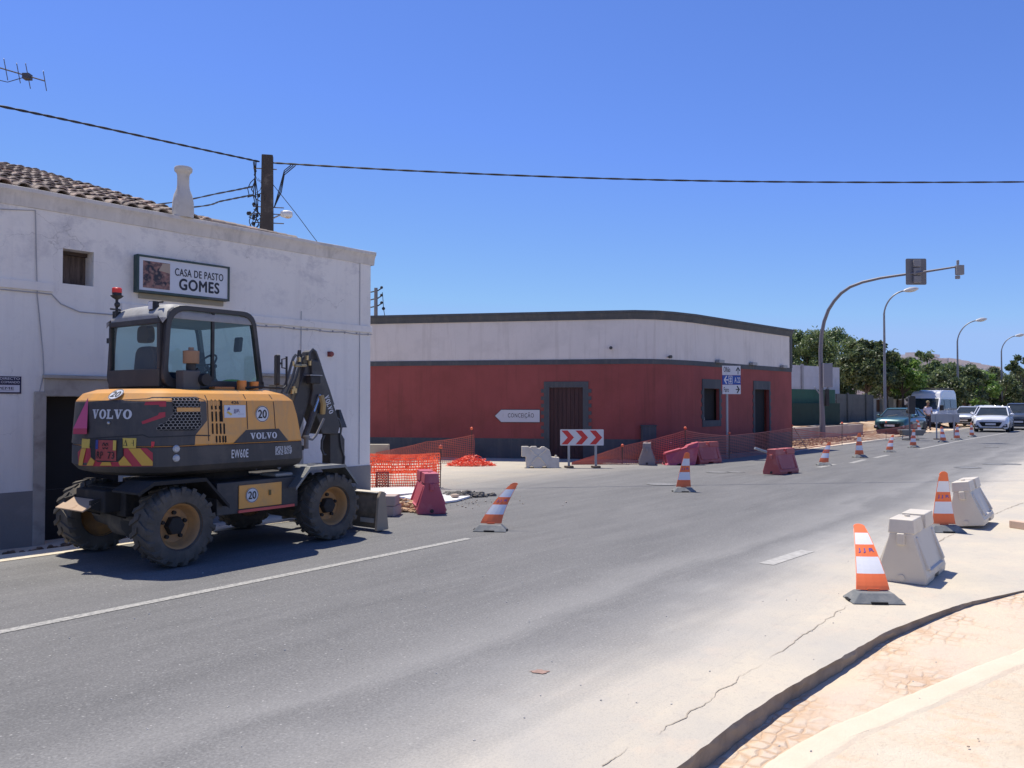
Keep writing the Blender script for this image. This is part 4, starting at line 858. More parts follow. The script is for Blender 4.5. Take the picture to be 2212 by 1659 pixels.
def barrier(label, p, rz, mat_, L=.95, rot=None, s=1, crush=0, H=.6):
    c = thing('water_barrier', label, 'road barrier', p, rz, 'plastic water-filled road barriers'); c.scale = (s,) * 3
    if rot: c.rotation_euler = rot
    barrier_mesh(L, H, crush).build('shell', mat_, c, bevel=.012, seg=3)
    q = MB(); q.lathe([(.03, -L / 2 - .012), (.03, -L / 2 + .02)], 12, 'x', (0, 0, .05)); q.lathe([(.03, L / 2 - .02), (.03, L / 2 + .012)], 12, 'x', (0, 0, .05)); q.build('drain_plug', mat_ if mat_ is mbw else M('plug_dark', (.06, .04, .035), .7), c)
    q = MB(); q.lathe([(.028, H - .004), (.026, H + .014)], 12, 'z', (-.2, 0, 0)); q.build('filler_cap', mat_, c); return c
# each: centre placed on the ground
def cg(x, y): return gp(x, y)
barrier('large white water barrier standing beside the nearest striped marker', Vector((3.95, 8.22, 0)), radians(53), mbw, L=.92, H=.60, s=1.0)
barrier('white water barrier behind the upright shaded marker, tipped slightly back', Vector((6.42, 11.6, .03)), radians(62), mbw, L=.9, rot=(-.13, 0, radians(53)), s=1.0)
barrier('pink-red water barrier standing on end view beside the dug-up pavement corner', Vector((-1.33, 13.1, 0)), radians(104), mbp, L=.9, s=1.0, H=.62)
barrier('lone faded red water barrier out on the asphalt with a pipe stuck in its top', Vector((6.48, 20.0, 0)), radians(46), mbr, L=1.0, s=1.0)
def crushf(v):
    v = v.copy(); k = sm((v.x + .5) / .9); v.z *= .80 + .25 * k - .25 * (1 - k) * sm((v.z - .2) / .4); v.y += .14 * sin(v.x * 7) * v.z + .10 * sin(v.z * 9); v.x += .22 * v.z + .05 * sin(v.z * 14); return v
barrier('crumpled pink-red water barrier lying against its twin below the red building', gp(1470, 1006) + Vector((0, .35, 0)), radians(8), mbp, L=.8, crush=crushf)
barrier('red water barrier next to the crumpled one, in front of the netting', Vector((5.42, 23.35, 0)), radians(40), mbr, L=1.0)
barrier('pale barrier seen through the orange netting below the utility box', gp(1403, 1005) + Vector((0, .4, 0)), radians(80), M('pale_barrier', (.27, .22, .21), .6), L=.9)
# pipe stuck in the lone barrier, bright block on the crumpled one
pp = MB().tube([(-.33, -.1, .63), (-.02, .02, .53)], .03, 8).build('pipe', M('galvanised'), loc=(6.05, 19.65, 0)); tag(pp, 'short grey pipe poking out of the top of the lone red barrier', 'pipe')
# interlocking white barrier seen broadside
ib = thing('interlocking_barrier', 'white interlocking barrier with a moulded X, left of the chevron board', 'road barrier', gp(1166, 1010), radians(2))
P_ = [(-.36, 0), (-.29, 0), (-.27, .04), (-.18, .04), (-.16, 0), (.04, 0), (.06, .04), (.15, .04), (.17, 0), (.50, 0), (.50, .27), (.30, .285), (.26, .46), (.12, .55), (.04, .55), (.0, .51), (-.06, .51), (-.09, .56), (-.22, .56), (-.27, .53), (-.3, .56), (-.48, .56), (-.48, .29), (-.37, .29)]
b = MB(); n = len(P_)
def yy(z): return .20 - .13 * sm(z / .5)
b.add([(x, -yy(z), z) for x, z in P_] + [(x, yy(z), z) for x, z in P_], [tuple(range(n)), tuple(range(n, 2 * n))[::-1]] + [(i, n + i, n + (i + 1) % n, (i + 1) % n) for i in range(n)])
b.build('shell', mbw, ib, bevel=.012, seg=3)
xr = MB()
for e in (-1, 1): xr.tube([(-.05 + e * .22, -yy(.1) - .002, .06), (-.05 + e * .08, -yy(.25) - .008, .25), (-.05 - e * .0, -yy(.3) - .008, .30)], .022, 6); xr.tube([(-.05 + e * .2, -yy(.48) - .004, .47), (-.05 + e * .07, -yy(.38) - .008, .36), (-.05, -yy(.32) - .008, .31)], .022, 6)
xr.build('moulded_cross', mbw, ib, smooth=True); MB().lathe([(.03, .27), (.03, .31), (.02, .33)], 12, 'z', (.42, 0, 0)).build('filler_cap', mbw, ib)
# ================================================================ ORANGE NETTING
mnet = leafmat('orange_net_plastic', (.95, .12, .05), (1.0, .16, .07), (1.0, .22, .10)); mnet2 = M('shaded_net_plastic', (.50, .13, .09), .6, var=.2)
def net(label, P, H, cols, mat_, rows=12, wob=.03, th=.007, lean=.0, z0=None, group='orange safety netting', fold=False):
    """P: ground points, H: heights at these points; strips woven as a real grid"""
    P = [Vector(p) for p in P]; z0 = z0 or [0.0] * len(P)
    def at(s, v):
        u = s * (len(P) - 1); k = min(int(u), len(P) - 2); f = u - k; p = P[k].lerp(P[k + 1], f); h = H[k] + (H[k + 1] - H[k]) * (f + 0 * sin(pi * f)); zz = z0[k] + (z0[k + 1] - z0[k]) * f
        w = wob * noise.noise(Vector((s * 9, v * 2.5, len(P)))) * 3; sag = -.04 * sin(pi * f) * v * h
        return Vector((p.x + w * .5, p.y + w, p.z + zz + (h - zz) * v + sag + .2 * wob * noise.noise(Vector((s * 25, v * 5, 2)))))
    mb = MB(); up = Vector((0, 0, 1))
    n = cols
    for r in range(rows + 1):
        v = r / rows; t_ = th * (2.0 if r in (0, rows) else 1.2)
        for i in range(n): 
            a, b = at(i / n, v), at((i + 1) / n, v); mb.quad(a - up * t_, b - up * t_, b + up * t_, a + up * t_)
    for c in range(n + 1):
        for r in range(rows):
            a, b = at(c / n, r / rows), at(c / n, (r + 1) / rows); d = (at(min(1, c / n + .01), r / rows) - at(max(0, c / n - .01), r / rows)); d.z = 0; d = d.normalized() * th if d.length > 0 else Vector((th, 0, 0)); mb.quad(a - d, a + d, b + d, b - d)
    return mb
def net_obj(label, mb, mat_, name='safety_net'):
    o = mb.build(name, mat_); tag(o, label, 'safety net', 'orange safety netting'); return o
def pin(label, p, h):
    c = thing('net_stake', label, 'stake', p, 0, 'stakes holding the netting'); MB().tube([(0, 0, 0), (.01, 0, h)], .011, 6).build('rod', M('rusty_iron'), c); MB().ball((.01, 0, h + .02), .042, 10, 8).build('round_cap', M('cap_orange', (.80, .14, .06), .5), c, smooth=True)
a_, b_ = gp(790, 1056), gp(951, 1054)
net_obj('bright orange net at the corner of the white building, sunlit', net('', [a_, b_], [.68, .69], 34, mnet, 13, .02, .008), mnet)
m2 = net('', [a_ + Vector((.05, .25, 0)), b_ + Vector((-.1, .22, 0))], [.66, .62], 30, mnet, 5, .05, .012, z0=[.3, .32]); net_obj('second layer of bright orange net folded over behind the first at the building corner', m2, mnet)
a_, b_ = gp(812, 1001), gp(1024, 1001)
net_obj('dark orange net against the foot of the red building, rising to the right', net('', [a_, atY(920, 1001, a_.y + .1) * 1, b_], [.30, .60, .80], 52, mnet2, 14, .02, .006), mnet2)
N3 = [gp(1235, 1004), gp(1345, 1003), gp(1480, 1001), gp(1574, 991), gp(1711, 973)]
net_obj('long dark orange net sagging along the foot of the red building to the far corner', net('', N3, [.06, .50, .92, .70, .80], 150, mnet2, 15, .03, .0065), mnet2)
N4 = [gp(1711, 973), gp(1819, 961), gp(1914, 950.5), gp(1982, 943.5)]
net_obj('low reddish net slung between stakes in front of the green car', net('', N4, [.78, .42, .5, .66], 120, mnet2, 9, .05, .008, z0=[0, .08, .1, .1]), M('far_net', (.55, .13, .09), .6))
for lb, p, h in (('stake with an orange ball cap at the end of the bright net', gp(951, 1054), .80), ('ball-capped stake where the dark net ends at the heap', gp(1018, 1001), .96), ('ball-capped stake right of the chevron board', gp(1344, 1003), .50),
                 ('ball-capped stake at the peak of the long net', gp(1480, 1001), .97), ('ball-capped stake near the direction sign post', gp(1575, 991), .76), ('ball-capped stake at the end of the red building', gp(1711, 973), .86),
                 ('thin stake left of the traffic light pole foot, by the low wall', gp(1819, 961), .86), ('thin stake in the dirt right of the low wall', gp(1914, 950.5), .80), ('last stake of the far net beside the green car', gp(1981, 943.5), .78)): pin(lb, p, h)
# heap of net
hp = MB(); random.seed(21); c0 = gp(1016, 1008)
for i in range(620):
    q = random.uniform(0, 2 * pi); r = .60 * sqrt(random.random()); h = .36 * (1 - (r / .6) ** 1.0) ** 1.1
    z = random.uniform(.0, 1) ** .5 * h; p = Vector((r * cos(q) * 1.1, r * sin(q) * .5, z + .01)); d = Vector((random.gauss(0, 1), random.gauss(0, .6), random.gauss(0, .5))).normalized() * random.uniform(.03, .10)
    hp.tube([p - d, p + d * .3 + Vector((0, 0, .02)), p + d], .006, 3)
tag(hp.build('net_heap', mnet, loc=c0 + Vector((0, .3, 0))), 'crumpled heap of bright orange netting on the sand', 'net heap')
# lattice crate
lc = thing('lattice_crate', 'dark red lattice crate standing on the white sheet inside the bright net', 'crate', gp(826, 1056), radians(8))
W_, H_ = .25, .34; lt = MB()
for y_ in (-.06, .06):
    lt.box(-W_ / 2, -W_ / 2 + .02, y_ - .008, y_ + .008, 0, H_).box(W_ / 2 - .02, W_ / 2, y_ - .008, y_ + .008, 0, H_).box(-W_ / 2 + .0201, W_ / 2 - .0201, y_ - .008, y_ + .008, 0, .02).box(-W_ / 2 + .0201, W_ / 2 - .0201, y_ - .008, y_ + .008, H_ - .02, H_)
    for r in range(6):
        for c in range(4):
            n = 8; x_ = -W_ / 2 + .05 + c * .052; z_ = .045 + r * .053; lt.tube([(x_ + .026 * cos(2 * pi * k / n), y_, z_ + .026 * sin(2 * pi * k / n)) for k in range(n)], .004, 3, close=True)
lt.build('lattice', M('dark_red_plastic', (.28, .03, .03), .5), lc)
sd = MB(); sd.box(-W_ / 2 - .004, -W_ / 2 - .001, -.06, .06, 0, H_).box(W_ / 2 + .001, W_ / 2 + .004, -.06, .06, 0, H_).build('side_panel', M('dark_red_plastic'), lc)
# dug-up corner: sheets, soil, rubble, kerb blocks
def sheet(pts, z, label, mat_, name='ground_sheet'):
    P = [gp(*p, z) for p in pts]; c = sum(P, Vector()) / len(P); mb = MB(); n = len(P); mb.add([p for p in P] + [p - Vector((0, 0, .03)) for p in P], [tuple(range(n)), tuple(range(n, 2 * n))[::-1]] + [(i, n + i, n + (i + 1) % n, (i + 1) % n) for i in range(n)])
    return tag(mb.build(name, mat_), label, 'ground sheet')
mshe = M('white_sheet', (.72, .70, .68), .8, var=.06, bst=.4, bsc=8)
sheet([(798, 1054), (870, 1051), (935, 1054), (948, 1060), (900, 1064), (840, 1069), (800, 1068)], .05, 'crumpled white sheet spread at the corner of the white building', mshe)
sheet([(862, 1072), (905, 1066), (955, 1064), (960, 1072), (915, 1084), (872, 1086)], .045, 'white sheet on the dug-up ground behind the pink barrier', mshe)
sheet([(938, 1070), (975, 1062), (1000, 1061), (1016, 1071), (985, 1080), (945, 1085)], .04, 'white pointed sheet with a stone on it, right of the pink barrier', mshe)
o = MB().ball((0, 0, .035), .07, 8, 6, (1.2, 1, .5)).build('stone', M('tan_stone', (.42, .33, .26), .9), smooth=True, loc=gp(983, 1075, .04)); tag(o, 'small tan stone lying on the pointed white sheet', 'stone')
def clods(name, label, cat, c, n, R, mat_, seed, zmax=.12, sz=(.015, .06), rz=0):
    random.seed(seed); mb = MB()
    for i in range(n):
        x, y = random.gauss(0, R[0]), random.gauss(0, R[1]); s = random.uniform(*sz); z = max(0, zmax * (1 - hypot(x / R[0] / 2, y / R[1] / 2))) * random.random()
        vs, fs = _ball((0, 0, 0), s, 6, 4, (1, random.uniform(.6, 1), random.uniform(.4, .8))); mb.add([(x + v[0] + random.gauss(0, s * .16), y + v[1] + random.gauss(0, s * .16), z + s * .4 + v[2] + random.gauss(0, s * .1)) for v in vs], fs)
    o = mb.build(name, mat_, loc=c, rot=(0, 0, rz)); tag(o, label, cat); o['kind'] = 'stuff'; return o
clods('soil_heap', 'loose tan soil beside the pink barrier', 'soil', gp(866, 1100), 420, (.22, .22), M('tan_soil', (.46, .32, .20), .95, var=.3, scale=10), 4, .16)
clods('asphalt_rubble', 'broken dark asphalt bits at the edge of the dug-up corner', 'rubble', gp(1005, 1072), 170, (.22, .16), M('asphalt_rubble', (.15, .14, .125), .95, var=.3, scale=8), 6, .08, (.015, .06))
clods('gravel_scatter', 'scattered grit on the sandy street mouth', 'gravel', gp(930, 1085), 160, (.9, .45), M('grit', (.38, .33, .27), .95, var=.3), 9, 0, (.006, .02))
clods('gravel_scatter', 'loose pebbles on the sand at the right', 'gravel', Vector((3.6, 6.2, -.1)), 160, (1.4, 1.2), M('pebble', (.42, .33, .25), .95, var=.3), 12, 0, (.004, .012))
clods('soil_heap', 'reddish dug soil along the far low wall', 'soil', tw(27.5, -4.5, .0), 900, (3.4, .35), M('red_soil', (.34, .22, .14), .95, var=.3, scale=5), 14, .16, (.02, .07), RZ)
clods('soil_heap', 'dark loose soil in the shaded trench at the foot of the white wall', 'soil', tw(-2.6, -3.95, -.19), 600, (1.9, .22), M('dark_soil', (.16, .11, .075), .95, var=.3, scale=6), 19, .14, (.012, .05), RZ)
clods('road_grit', 'tiny stones scattered over the asphalt', 'gravel', tw(-3.5, 2.0, .0), 140, (2.6, 1.8), M('road_grit', (.50, .48, .44), .9), 15, 0, (.003, .007))
for k, (x, y, z, lb) in enumerate(((838, 1116, 0, 'lower of two pale kerb blocks stacked behind the dozer blade'), (838, 1116, .155, 'upper of two pale kerb blocks stacked behind the dozer blade'))):
    p = gp(x, y); o = MB().box(-.09 + .01 * k, .09 + .015 * k, 0, .35, .001, .15).build('kerb_block', M('pinkish_block', (.42, .34, .30), .9, var=.1), loc=p + Vector((.0, .0, z)), rot=(0, 0, radians(-12 + 8 * k)), bevel=.01); tag(o, lb, 'kerb block', 'kerb blocks')
p = gp(905, 1106); o = MB().box(-.17, .17, 0, .3, .001, .13).build('kerb_block', M('grey_block', (.24, .22, .20), .9), loc=p + Vector((-.28, .25, 0)), rot=(0, 0, .3), bevel=.01); tag(o, 'short dark block lying beside the pink barrier', 'kerb block')
p = gp(817, 1000); o = MB().box(-.35, .28, 0, .3, .001, .52).build('plaster_block', M('beige_block', (.42, .38, .30), .9), loc=p, bevel=.01); tag(o, 'beige block against the red building beside the white corner', 'block')
o = MB().box(-.05, .05, -.12, .12, 0, .1).box(.07, .16, -.1, .08, 0, .08).build('brick_piece', M('brick_piece', (.62, .45, .34), .9), loc=gp(2203, 1142), rot=(0, 0, .4), bevel=.01); tag(o, 'broken brick pieces on the sand at the right edge', 'brick')
o = MB().tube([(0, 0, 0), (.5, .2, .012)], .012, 5).build('wooden_stick', M('stick', (.40, .30, .2), .9), loc=gp(60, 1200, -.15)); tag(o, 'stick lying in the shaded trench by the white wall', 'stick')
o = MB().tube([(0, 0, 0), (-.35, .3, .75)], .02, 6).build('wooden_prop', M('stick'), loc=gp(1742, 968)); tag(o, 'leaning wooden prop beside the end of the long net', 'wooden prop')
# ================================================================ WHEELED EXCAVATOR
EO = Vector((-3.641, 9.964, 0)); EH = Vector((.59, .807, 0)).normalized(); ELF = Vector((-EH.y, EH.x, 0)); EZ = atan2(EH.y, EH.x)
def el(p): q = p - EO; return Vector((q.dot(EH), q.dot(ELF), p.z))
def ey(x, y, yl): p = el(onpl(x, y, EO + ELF * yl, ELF)); return p.x, p.z          # pixel -> (x, z) on the plane y = yl
def exx(x, y, xl): p = el(onpl(x, y, EO + EH * xl, EH)); return p.y, p.z           # pixel -> (y, z) on the plane x = xl
ex = thing('wheeled_excavator', 'yellow and dark grey compact wheeled excavator parked on the road by the white building', 'excavator', EO, EZ)
mye = M('ochre_paint', (.74, .35, .075), .38, var=.05, scale=2, dirt=(.48, .29, .13), dscale=3.5, dlo=.5, dhi=.8, coat=.15, streak=(.52, .30, .12))
mdk = M('dark_machine_grey', (.054, .052, .052), .6, var=.15, dirt=(.12, .105, .09), dscale=2.2, dlo=.48, dhi=.78, streak=(.095, .085, .075))
mdk2 = M('dusty_chassis', (.026, .024, .022), .85, var=.25, dirt=(.10, .085, .065), dscale=4, dlo=.55, dhi=.85, bst=.3, bsc=30)
mblk = M('black_plastic', (.02, .02, .021), .6, var=.1, dirt=(.05, .05, .048), dscale=4)
mwt = M('decal_white', (.60, .61, .63), .5, var=.03); mrd = M('decal_red', (.42, .03, .05), .45, var=.05); mylw = M('decal_yellow', (.62, .45, .08), .5, var=.04)
R_, W2, XF = 1.48, .93, .66
raw = [];
phi = math.asin(W2 / R_); xc = -R_ * cos(phi)
x = XF
while x > xc: raw.append((x, W2)); x -= .03
for k in range(61): a = phi - 2 * phi * k / 60; raw.append((-R_ * cos(a), R_ * sin(a)))
x = xc + .03
while x <= XF + .001: raw.append((x, -W2)); x += .03
raw = [(p[0], p[1] * (.92 if p[1] > 0 else 1)) for p in raw]
OL = []
for i in range(len(raw)):
    w_ = min(7, i, len(raw) - 1 - i); q = raw[i - w_:i + w_ + 1]; OL.append(Vector((sum(p[0] for p in q) / len(q), sum(p[1] for p in q) / len(q), 0)))
OS = [0.0]
for a, b in zip(OL, OL[1:]): OS.append(OS[-1] + (b - a).length)
SM = OS[-1] / 2; OS = [s - SM for s in OS]        # s = 0 middle of the tail, positive towards the right side
import bisect
def olp(s):
    k = max(0, min(len(OS) - 2, bisect.bisect_right(OS, s) - 1)); f = (s - OS[k]) / (OS[k + 1] - OS[k])
    p = OL[k].lerp(OL[k + 1], f); a = OL[max(0, k - 1)]; b = OL[min(len(OL) - 1, k + 2)]; d = (b - a).normalized(); return p, Vector((-d.y, d.x, 0)) * -1
# outline runs from front-left round the tail to front-right; outward normal:
def bn(s):
    p, n = olp(s); c = Vector((-.4, 0, 0)); return (p, n) if n.dot(p - c) > 0 else (p, -n)
IN = [(.93, .20), (.975, .06), (1.04, .0), (1.235, .0), (1.245, .012), (1.26, .0), (1.70, .03), (1.725, .035), (1.80, .10), (1.845, .24), (1.85, .30)]
FB = [(1.0, 0), (1.26, .02), (1.60, .085), (1.74, .14), (1.80, .22), (1.85, .36)]
def bp(s, z, off=0):
    p, n = bn(s); q = p + n * (off - interp(z, IN)); k = interp(z, FB) * max(0, (p.x - .0) / XF) ** 2
    return Vector((q.x - k, q.y, z))
def bv(x, y, it=3):
    """pixel -> (s, z) on the body side"""
    d = ray(x, y); o = CAM; best = None
    ol, dl = el(o), Vector((d.dot(EH), d.dot(ELF), d.z))
    for i in range(len(OL) - 1):
        a, b = OL[i], OL[i + 1]; e = b - a; den = dl.x * e.y - dl.y * e.x
        if abs(den) < 1e-9: continue
        t = ((a.x - ol.x) * e.y - (a.y - ol.y) * e.x) / den; u = ((a.x - ol.x) * dl.y - (a.y - ol.y) * dl.x) / den
        if 0 <= u <= 1 and t > 0 and (best is None or t < best[0]): best = (t, OS[i] + (OS[i + 1] - OS[i]) * u, ol.z + dl.z * t)
    if best is None: return (-1.0, 1.7 + (870 - y) / F * 8.8)
    return best[1], best[2]
def zi(x, y): return x / 2.4616, 587.6 + y / 2.4616          # detail-view pixel
def bz(pts): return [bv(*zi(*p)) for p in pts]
def body(zs, top=False, bot=False):
    mb = MB(); N = len(OS); 
    vs = [bp(s, z) for z in zs for s in OS]; fs = []
    for j in range(len(zs) - 1):
        for i in range(N): k = (i + 1) % N; fs.append((j * N + i, j * N + k, (j + 1) * N + k, (j + 1) * N + i))
    if bot: fs.append(tuple(range(N)))
    if top: fs.append(tuple(range((len(zs) - 1) * N, len(zs) * N)))
    return mb.add(vs, fs)
bodyo = body([1.245, 1.26, 1.4, 1.55, 1.70, 1.725, 1.76, 1.80, 1.825, 1.845, 1.85], True, True).build('hood', mye, ex, smooth=True, ang=28)
cwt = body([.93, .95, .975, 1.04, 1.15, 1.235, 1.2449], True, True).build('counterweight', mdk, ex, smooth=True, ang=28)
S6 = lambda u, v: bp(u, v, .004)
S9 = lambda u, v: bp(u, v, .008)
S12 = lambda u, v: bp(u, v, .012)
def decal(name, mat_, pts, par=None, fn=S6, cut=.05):
    mb = MB(); poly(mb, pts, fn, cut); return mb.build(name, mat_, par or bodyo)
seam = 1.25
P_ = bz([(455, 690), (770, 672), (800, 664), (1060, 663), (1098, 680), (1106, 700), (1105, 790), (1040, 868)])
P_ = [(-1.0, P_[0][1] + .0)] + P_[0:] + [(P_[-1][0] - .01, seam + .001), (-1.0, seam + .001)]
rp = decal('rear_panel', mdk, P_)
# dark apron below on the tail, seam line, side triangle
tri = bz([(1240, 920), (1310, 840), (1488, 832), (1537, 902)]); tri[0] = (tri[0][0], seam + .002); tri[3] = (tri[3][0], seam + .002)
sp_ = decal('side_panel', mdk, tri)
sk_ = MB(); pts = [bz([(x_, y_)])[0] for x_, y_ in ((430, 890), (760, 866), (790, 878), (1040, 868), (1118, 870))]
for (s0, z0_), (s1, z1_) in zip(pts, pts[1:]):
    for i in range(6): a = s0 + (s1 - s0) * i / 6; b = s0 + (s1 - s0) * (i + 1) / 6; za_ = z0_ + (z1_ - z0_) * i / 6; zb_ = z0_ + (z1_ - z0_) * (i + 1) / 6; sk_.quad(S9(a, za_ - .006), S9(b, zb_ - .006), S9(b, zb_ + .006), S9(a, za_ + .006))
for xa_, ya_, xb_, yb_ in ((1112, 665, 1132, 918), (1320, 665, 1325, 836), (1470, 655, 1478, 832)):
    (s0, z0_), (s1, z1_) = bv(*zi(xa_, ya_)), bv(*zi(xb_, yb_)); s1 = s0
    zt = 1.84; n = 10; zz = [z1_ + (zt - z1_) * i / n for i in range(n + 1)]
    for a, b in zip(zz, zz[1:]): sk_.quad(bp(s0 - .005, a, .003), bp(s0 + .005, a, .003), bp(s0 + .005, b, .003), bp(s0 - .005, b, .003))
sk_.build('panel_gap', mblk, bodyo)
def rectz(x0, y0, x1, y1):
    a = bv(*zi(x0, (y0 + y1) / 2)); b = bv(*zi(x1, (y0 + y1) / 2)); t = bv(*zi((x0 + x1) / 2, y0))[1]; o_ = bv(*zi((x0 + x1) / 2, y1))[1]; return a[0], b[0], o_, t
def rr_(x0, y0, x1, y1): s0, s1, z0, z1 = rectz(x0, y0, x1, y1); return [(s0, z0), (s1, z0), (s1, z1), (s0, z1)]
# lettering
mb = MB(); s0, s1, z0, z1 = rectz(484, 731, 697, 781); slab(mb, 'VOLVO', S9, s0, s1, z0, z1, .05)
s0, s1, z0, z1 = rectz(1330, 853, 1474, 886); slab(mb, 'VOLVO', S9, s0, s1, z0, z1)
mb.build('maker_lettering', mwt, bodyo)
mb = MB(); s0, s1, z0, z1 = rectz(1231, 943, 1319, 987); text(mb, 'EW60E', S6, s0, s1, z0, z1, .02, 0, 1.12)
mb.build('model_lettering', mwt, cwt); mb = MB(); rd_ = random.Random(4)
for X0, Y0, X1, Y1 in ((1464, 926, 1506, 972), (1512, 923, 1553, 967)):
    s0, s1, z0, z1 = rectz(X0, Y0, X1, Y1)
    for k in range(9):
        za, zb = z0 + (z1 - z0) * (k + .15) / 9, z0 + (z1 - z0) * (k + .8) / 9; u = s0
        while u < s1 - .01: u2 = min(s1, u + rd_.uniform(.008, .045)); mb.quad(S6(u, za), S6(u2, za), S6(u2, zb), S6(u, zb)); u = u2 + rd_.uniform(.006, .02)
mb.build('spec_sticker', mwt, cwt)
mb = MB(); s0, s1, z0, z1 = rectz(1237, 686, 1277, 703); text(mb, '426', S6, s0, s1, z0, z1, .02); mb.build('fleet_number', mblk, bodyo)
# company sticker
st = decal('company_sticker', M('sticker_white', (.60, .62, .66), .4, var=.02), rr_(1198, 708, 1312, 774), cut=0)
s0, s1, z0, z1 = rectz(1198, 708, 1312, 774); dw, dh = s1 - s0, z1 - z0; q = lambda u, v: (s0 + u * dw, z0 + v * dh)
decal('blue_mark', M('ink_blue', (.05, .07, .35), .5), [q(.12, .58), (q(.26, .62)), q(.24, .88), q(.2, .8)], st, S9, 0); decal('yellow_mark', mylw, [q(.10, .42), q(.17, .52), q(.36, .30), q(.30, .16)], st, S9, 0)
mb = MB(); text(mb, 'JJR', S9, s0 + .42 * dw, s0 + .72 * dw, z0 + .33 * dh, z0 + .68 * dh, .0); mb.add([S9(s0 + .62 * dw, z0 + .27 * dh), S9(s0 + .9 * dw, z0 + .27 * dh), S9(s0 + .9 * dw, z0 + .285 * dh), S9(s0 + .62 * dw, z0 + .285 * dh)], [(0, 1, 2, 3)]); mb.build('sticker_lettering', M('ink_plum', (.10, .06, .16), .5), st)
def speed(par, C, U, V, r, N):
    """round white 20 plate: centre, two unit axes, outward normal"""
    f = lambda off: (lambda u, v: C + U * u + V * v + N * off)
    a = MB(); n = 28; poly(a, [(r * cos(2 * pi * k / n), r * sin(2 * pi * k / n)) for k in range(n)], f(.006)); o = a.build('speed_plate', M('sticker_white'), par)
    b = MB()
    for k in range(n):
        p, q = 2 * pi * k / n, 2 * pi * (k + 1) / n; b.quad(*[f(.008)(R1 * cos(w_), R1 * sin(w_)) for R1, w_ in ((r * .96, p), (r * .96, q), (r * .89, q), (r * .89, p))])
    text(b, '20', f(.008), -r * .62, r * .62, -r * .50, r * .50, .035); b.build('digits', mblk, o)
s_, z_ = bv(*zi(1400, 755)); C = bp(s_, z_); speed(bodyo, C, Vector((1, 0, 0)), Vector((0, 0, 1)), .093, Vector((0, -1, 0)))
s_, z_ = bv(*zi(590, 655)); z_ = 1.775; C = bp(s_, z_, .0); U = (bp(s_ + .05, z_) - bp(s_ - .05, z_)).normalized(); V = (bp(s_, 1.81) - bp(s_, 1.74)).normalized(); N = U.cross(V); speed(bodyo, C + N * .012, U, V, .085, N if N.z > 0 else -N)
# ventilation slots
vb = MB()
for r, (ya, yb, xs) in enumerate(((682, 728, (1134, 1155, 1176)), (745, 792, (1134, 1155, 1176)), (808, 858, (1134, 1156, 1176, 1195)), (874, 903, (1152, 1170, 1187, 1200)))):
    for xx in xs:
        (s0, zt), (s1, zb_) = bv(*zi(xx, ya)), bv(*zi(xx + 2, yb)); hw_ = .010; n = 6
        pts = [(s0 + hw_ * cos(pi * k / n), zt + hw_ * .8 * sin(pi * k / n)) for k in range(n + 1)] + [(s0 - hw_ * cos(pi * k / n), zb_ - hw_ * .8 * sin(pi * k / n)) for k in range(n + 1)]; poly(vb, pts, S6)
s0, s1, z0, z1 = rectz(1177, 682, 1189, 796); poly(vb, [(s0, z0), (s1, z0), (s1, z1), (s0, z1)], S9); vb.build('vent_slots', M('slot_black'), bodyo)
# honeycomb grille
reg = bz([(920, 670), (1070, 670), (1070, 815), (1035, 842), (838, 842), (832, 824), (900, 790), (925, 760)])
decal('grille_recess', M('slot_black'), reg, rp, S9, .05)
def inside(pt, P):
    x, y = pt; c = False
    for (x1, y1), (x2, y2) in zip(P, P[1:] + P[:1]):
        if (y1 > y) != (y2 > y) and x < (x2 - x1) * (y - y1) / (y2 - y1) + x1: c = not c
    return c
hx = MB(); a_ = .021; 
sx = [p[0] for p in reg]; zx = [p[1] for p in reg]; w_ = .046; h_ = .030; row = 0; z_ = min(zx)
while z_ < max(zx) + h_:
    s_ = min(sx) + (w_ / 2 if row % 2 else 0)
    while s_ < max(sx) + w_:
        if inside((s_, z_), reg):
            pts = [(s_ + w_ * .5 * u, z_ + h_ * .66 * v) for u, v in ((0, 1), (1, .5), (1, -.5), (0, -1), (-1, -.5), (-1, .5))]
            for i in range(6):
                (u0, v0), (u1, v1) = pts[i], pts[(i + 1) % 6]; k = .86; c = lambda u, v: (s_ + (u - s_) * k, z_ + (v - z_) * k)
                hx.quad(S12(u0, v0), S12(u1, v1), S12(*c(u1, v1)), S12(*c(u0, v0)))
        s_ += w_
    z_ += h_; row += 1
hx.build('honeycomb_grille', M('grille_beige', (.34, .32, .29), .6), rp)
decal('grille_bar', mye, rr_(942, 721, 1067, 742), rp, lambda u, v: bp(u, v, .018), .05)
for P_ in ([(768, 690), (885, 686), (885, 716), (850, 716), (842, 706), (762, 708)], [(880, 744), (880, 770), (756, 810), (750, 796), (838, 762), (846, 748)]): decal('red_reflector_strip', mrd, bz(P_), rp, S9, .05)
q = bv(*zi(576, 803)); mb = MB(); C = bp(q[0], q[1], .01); mb.ball(C, .018); mb.build('lock', M('lock_chrome', (.5, .5, .5), .3, .8), rp, smooth=True)
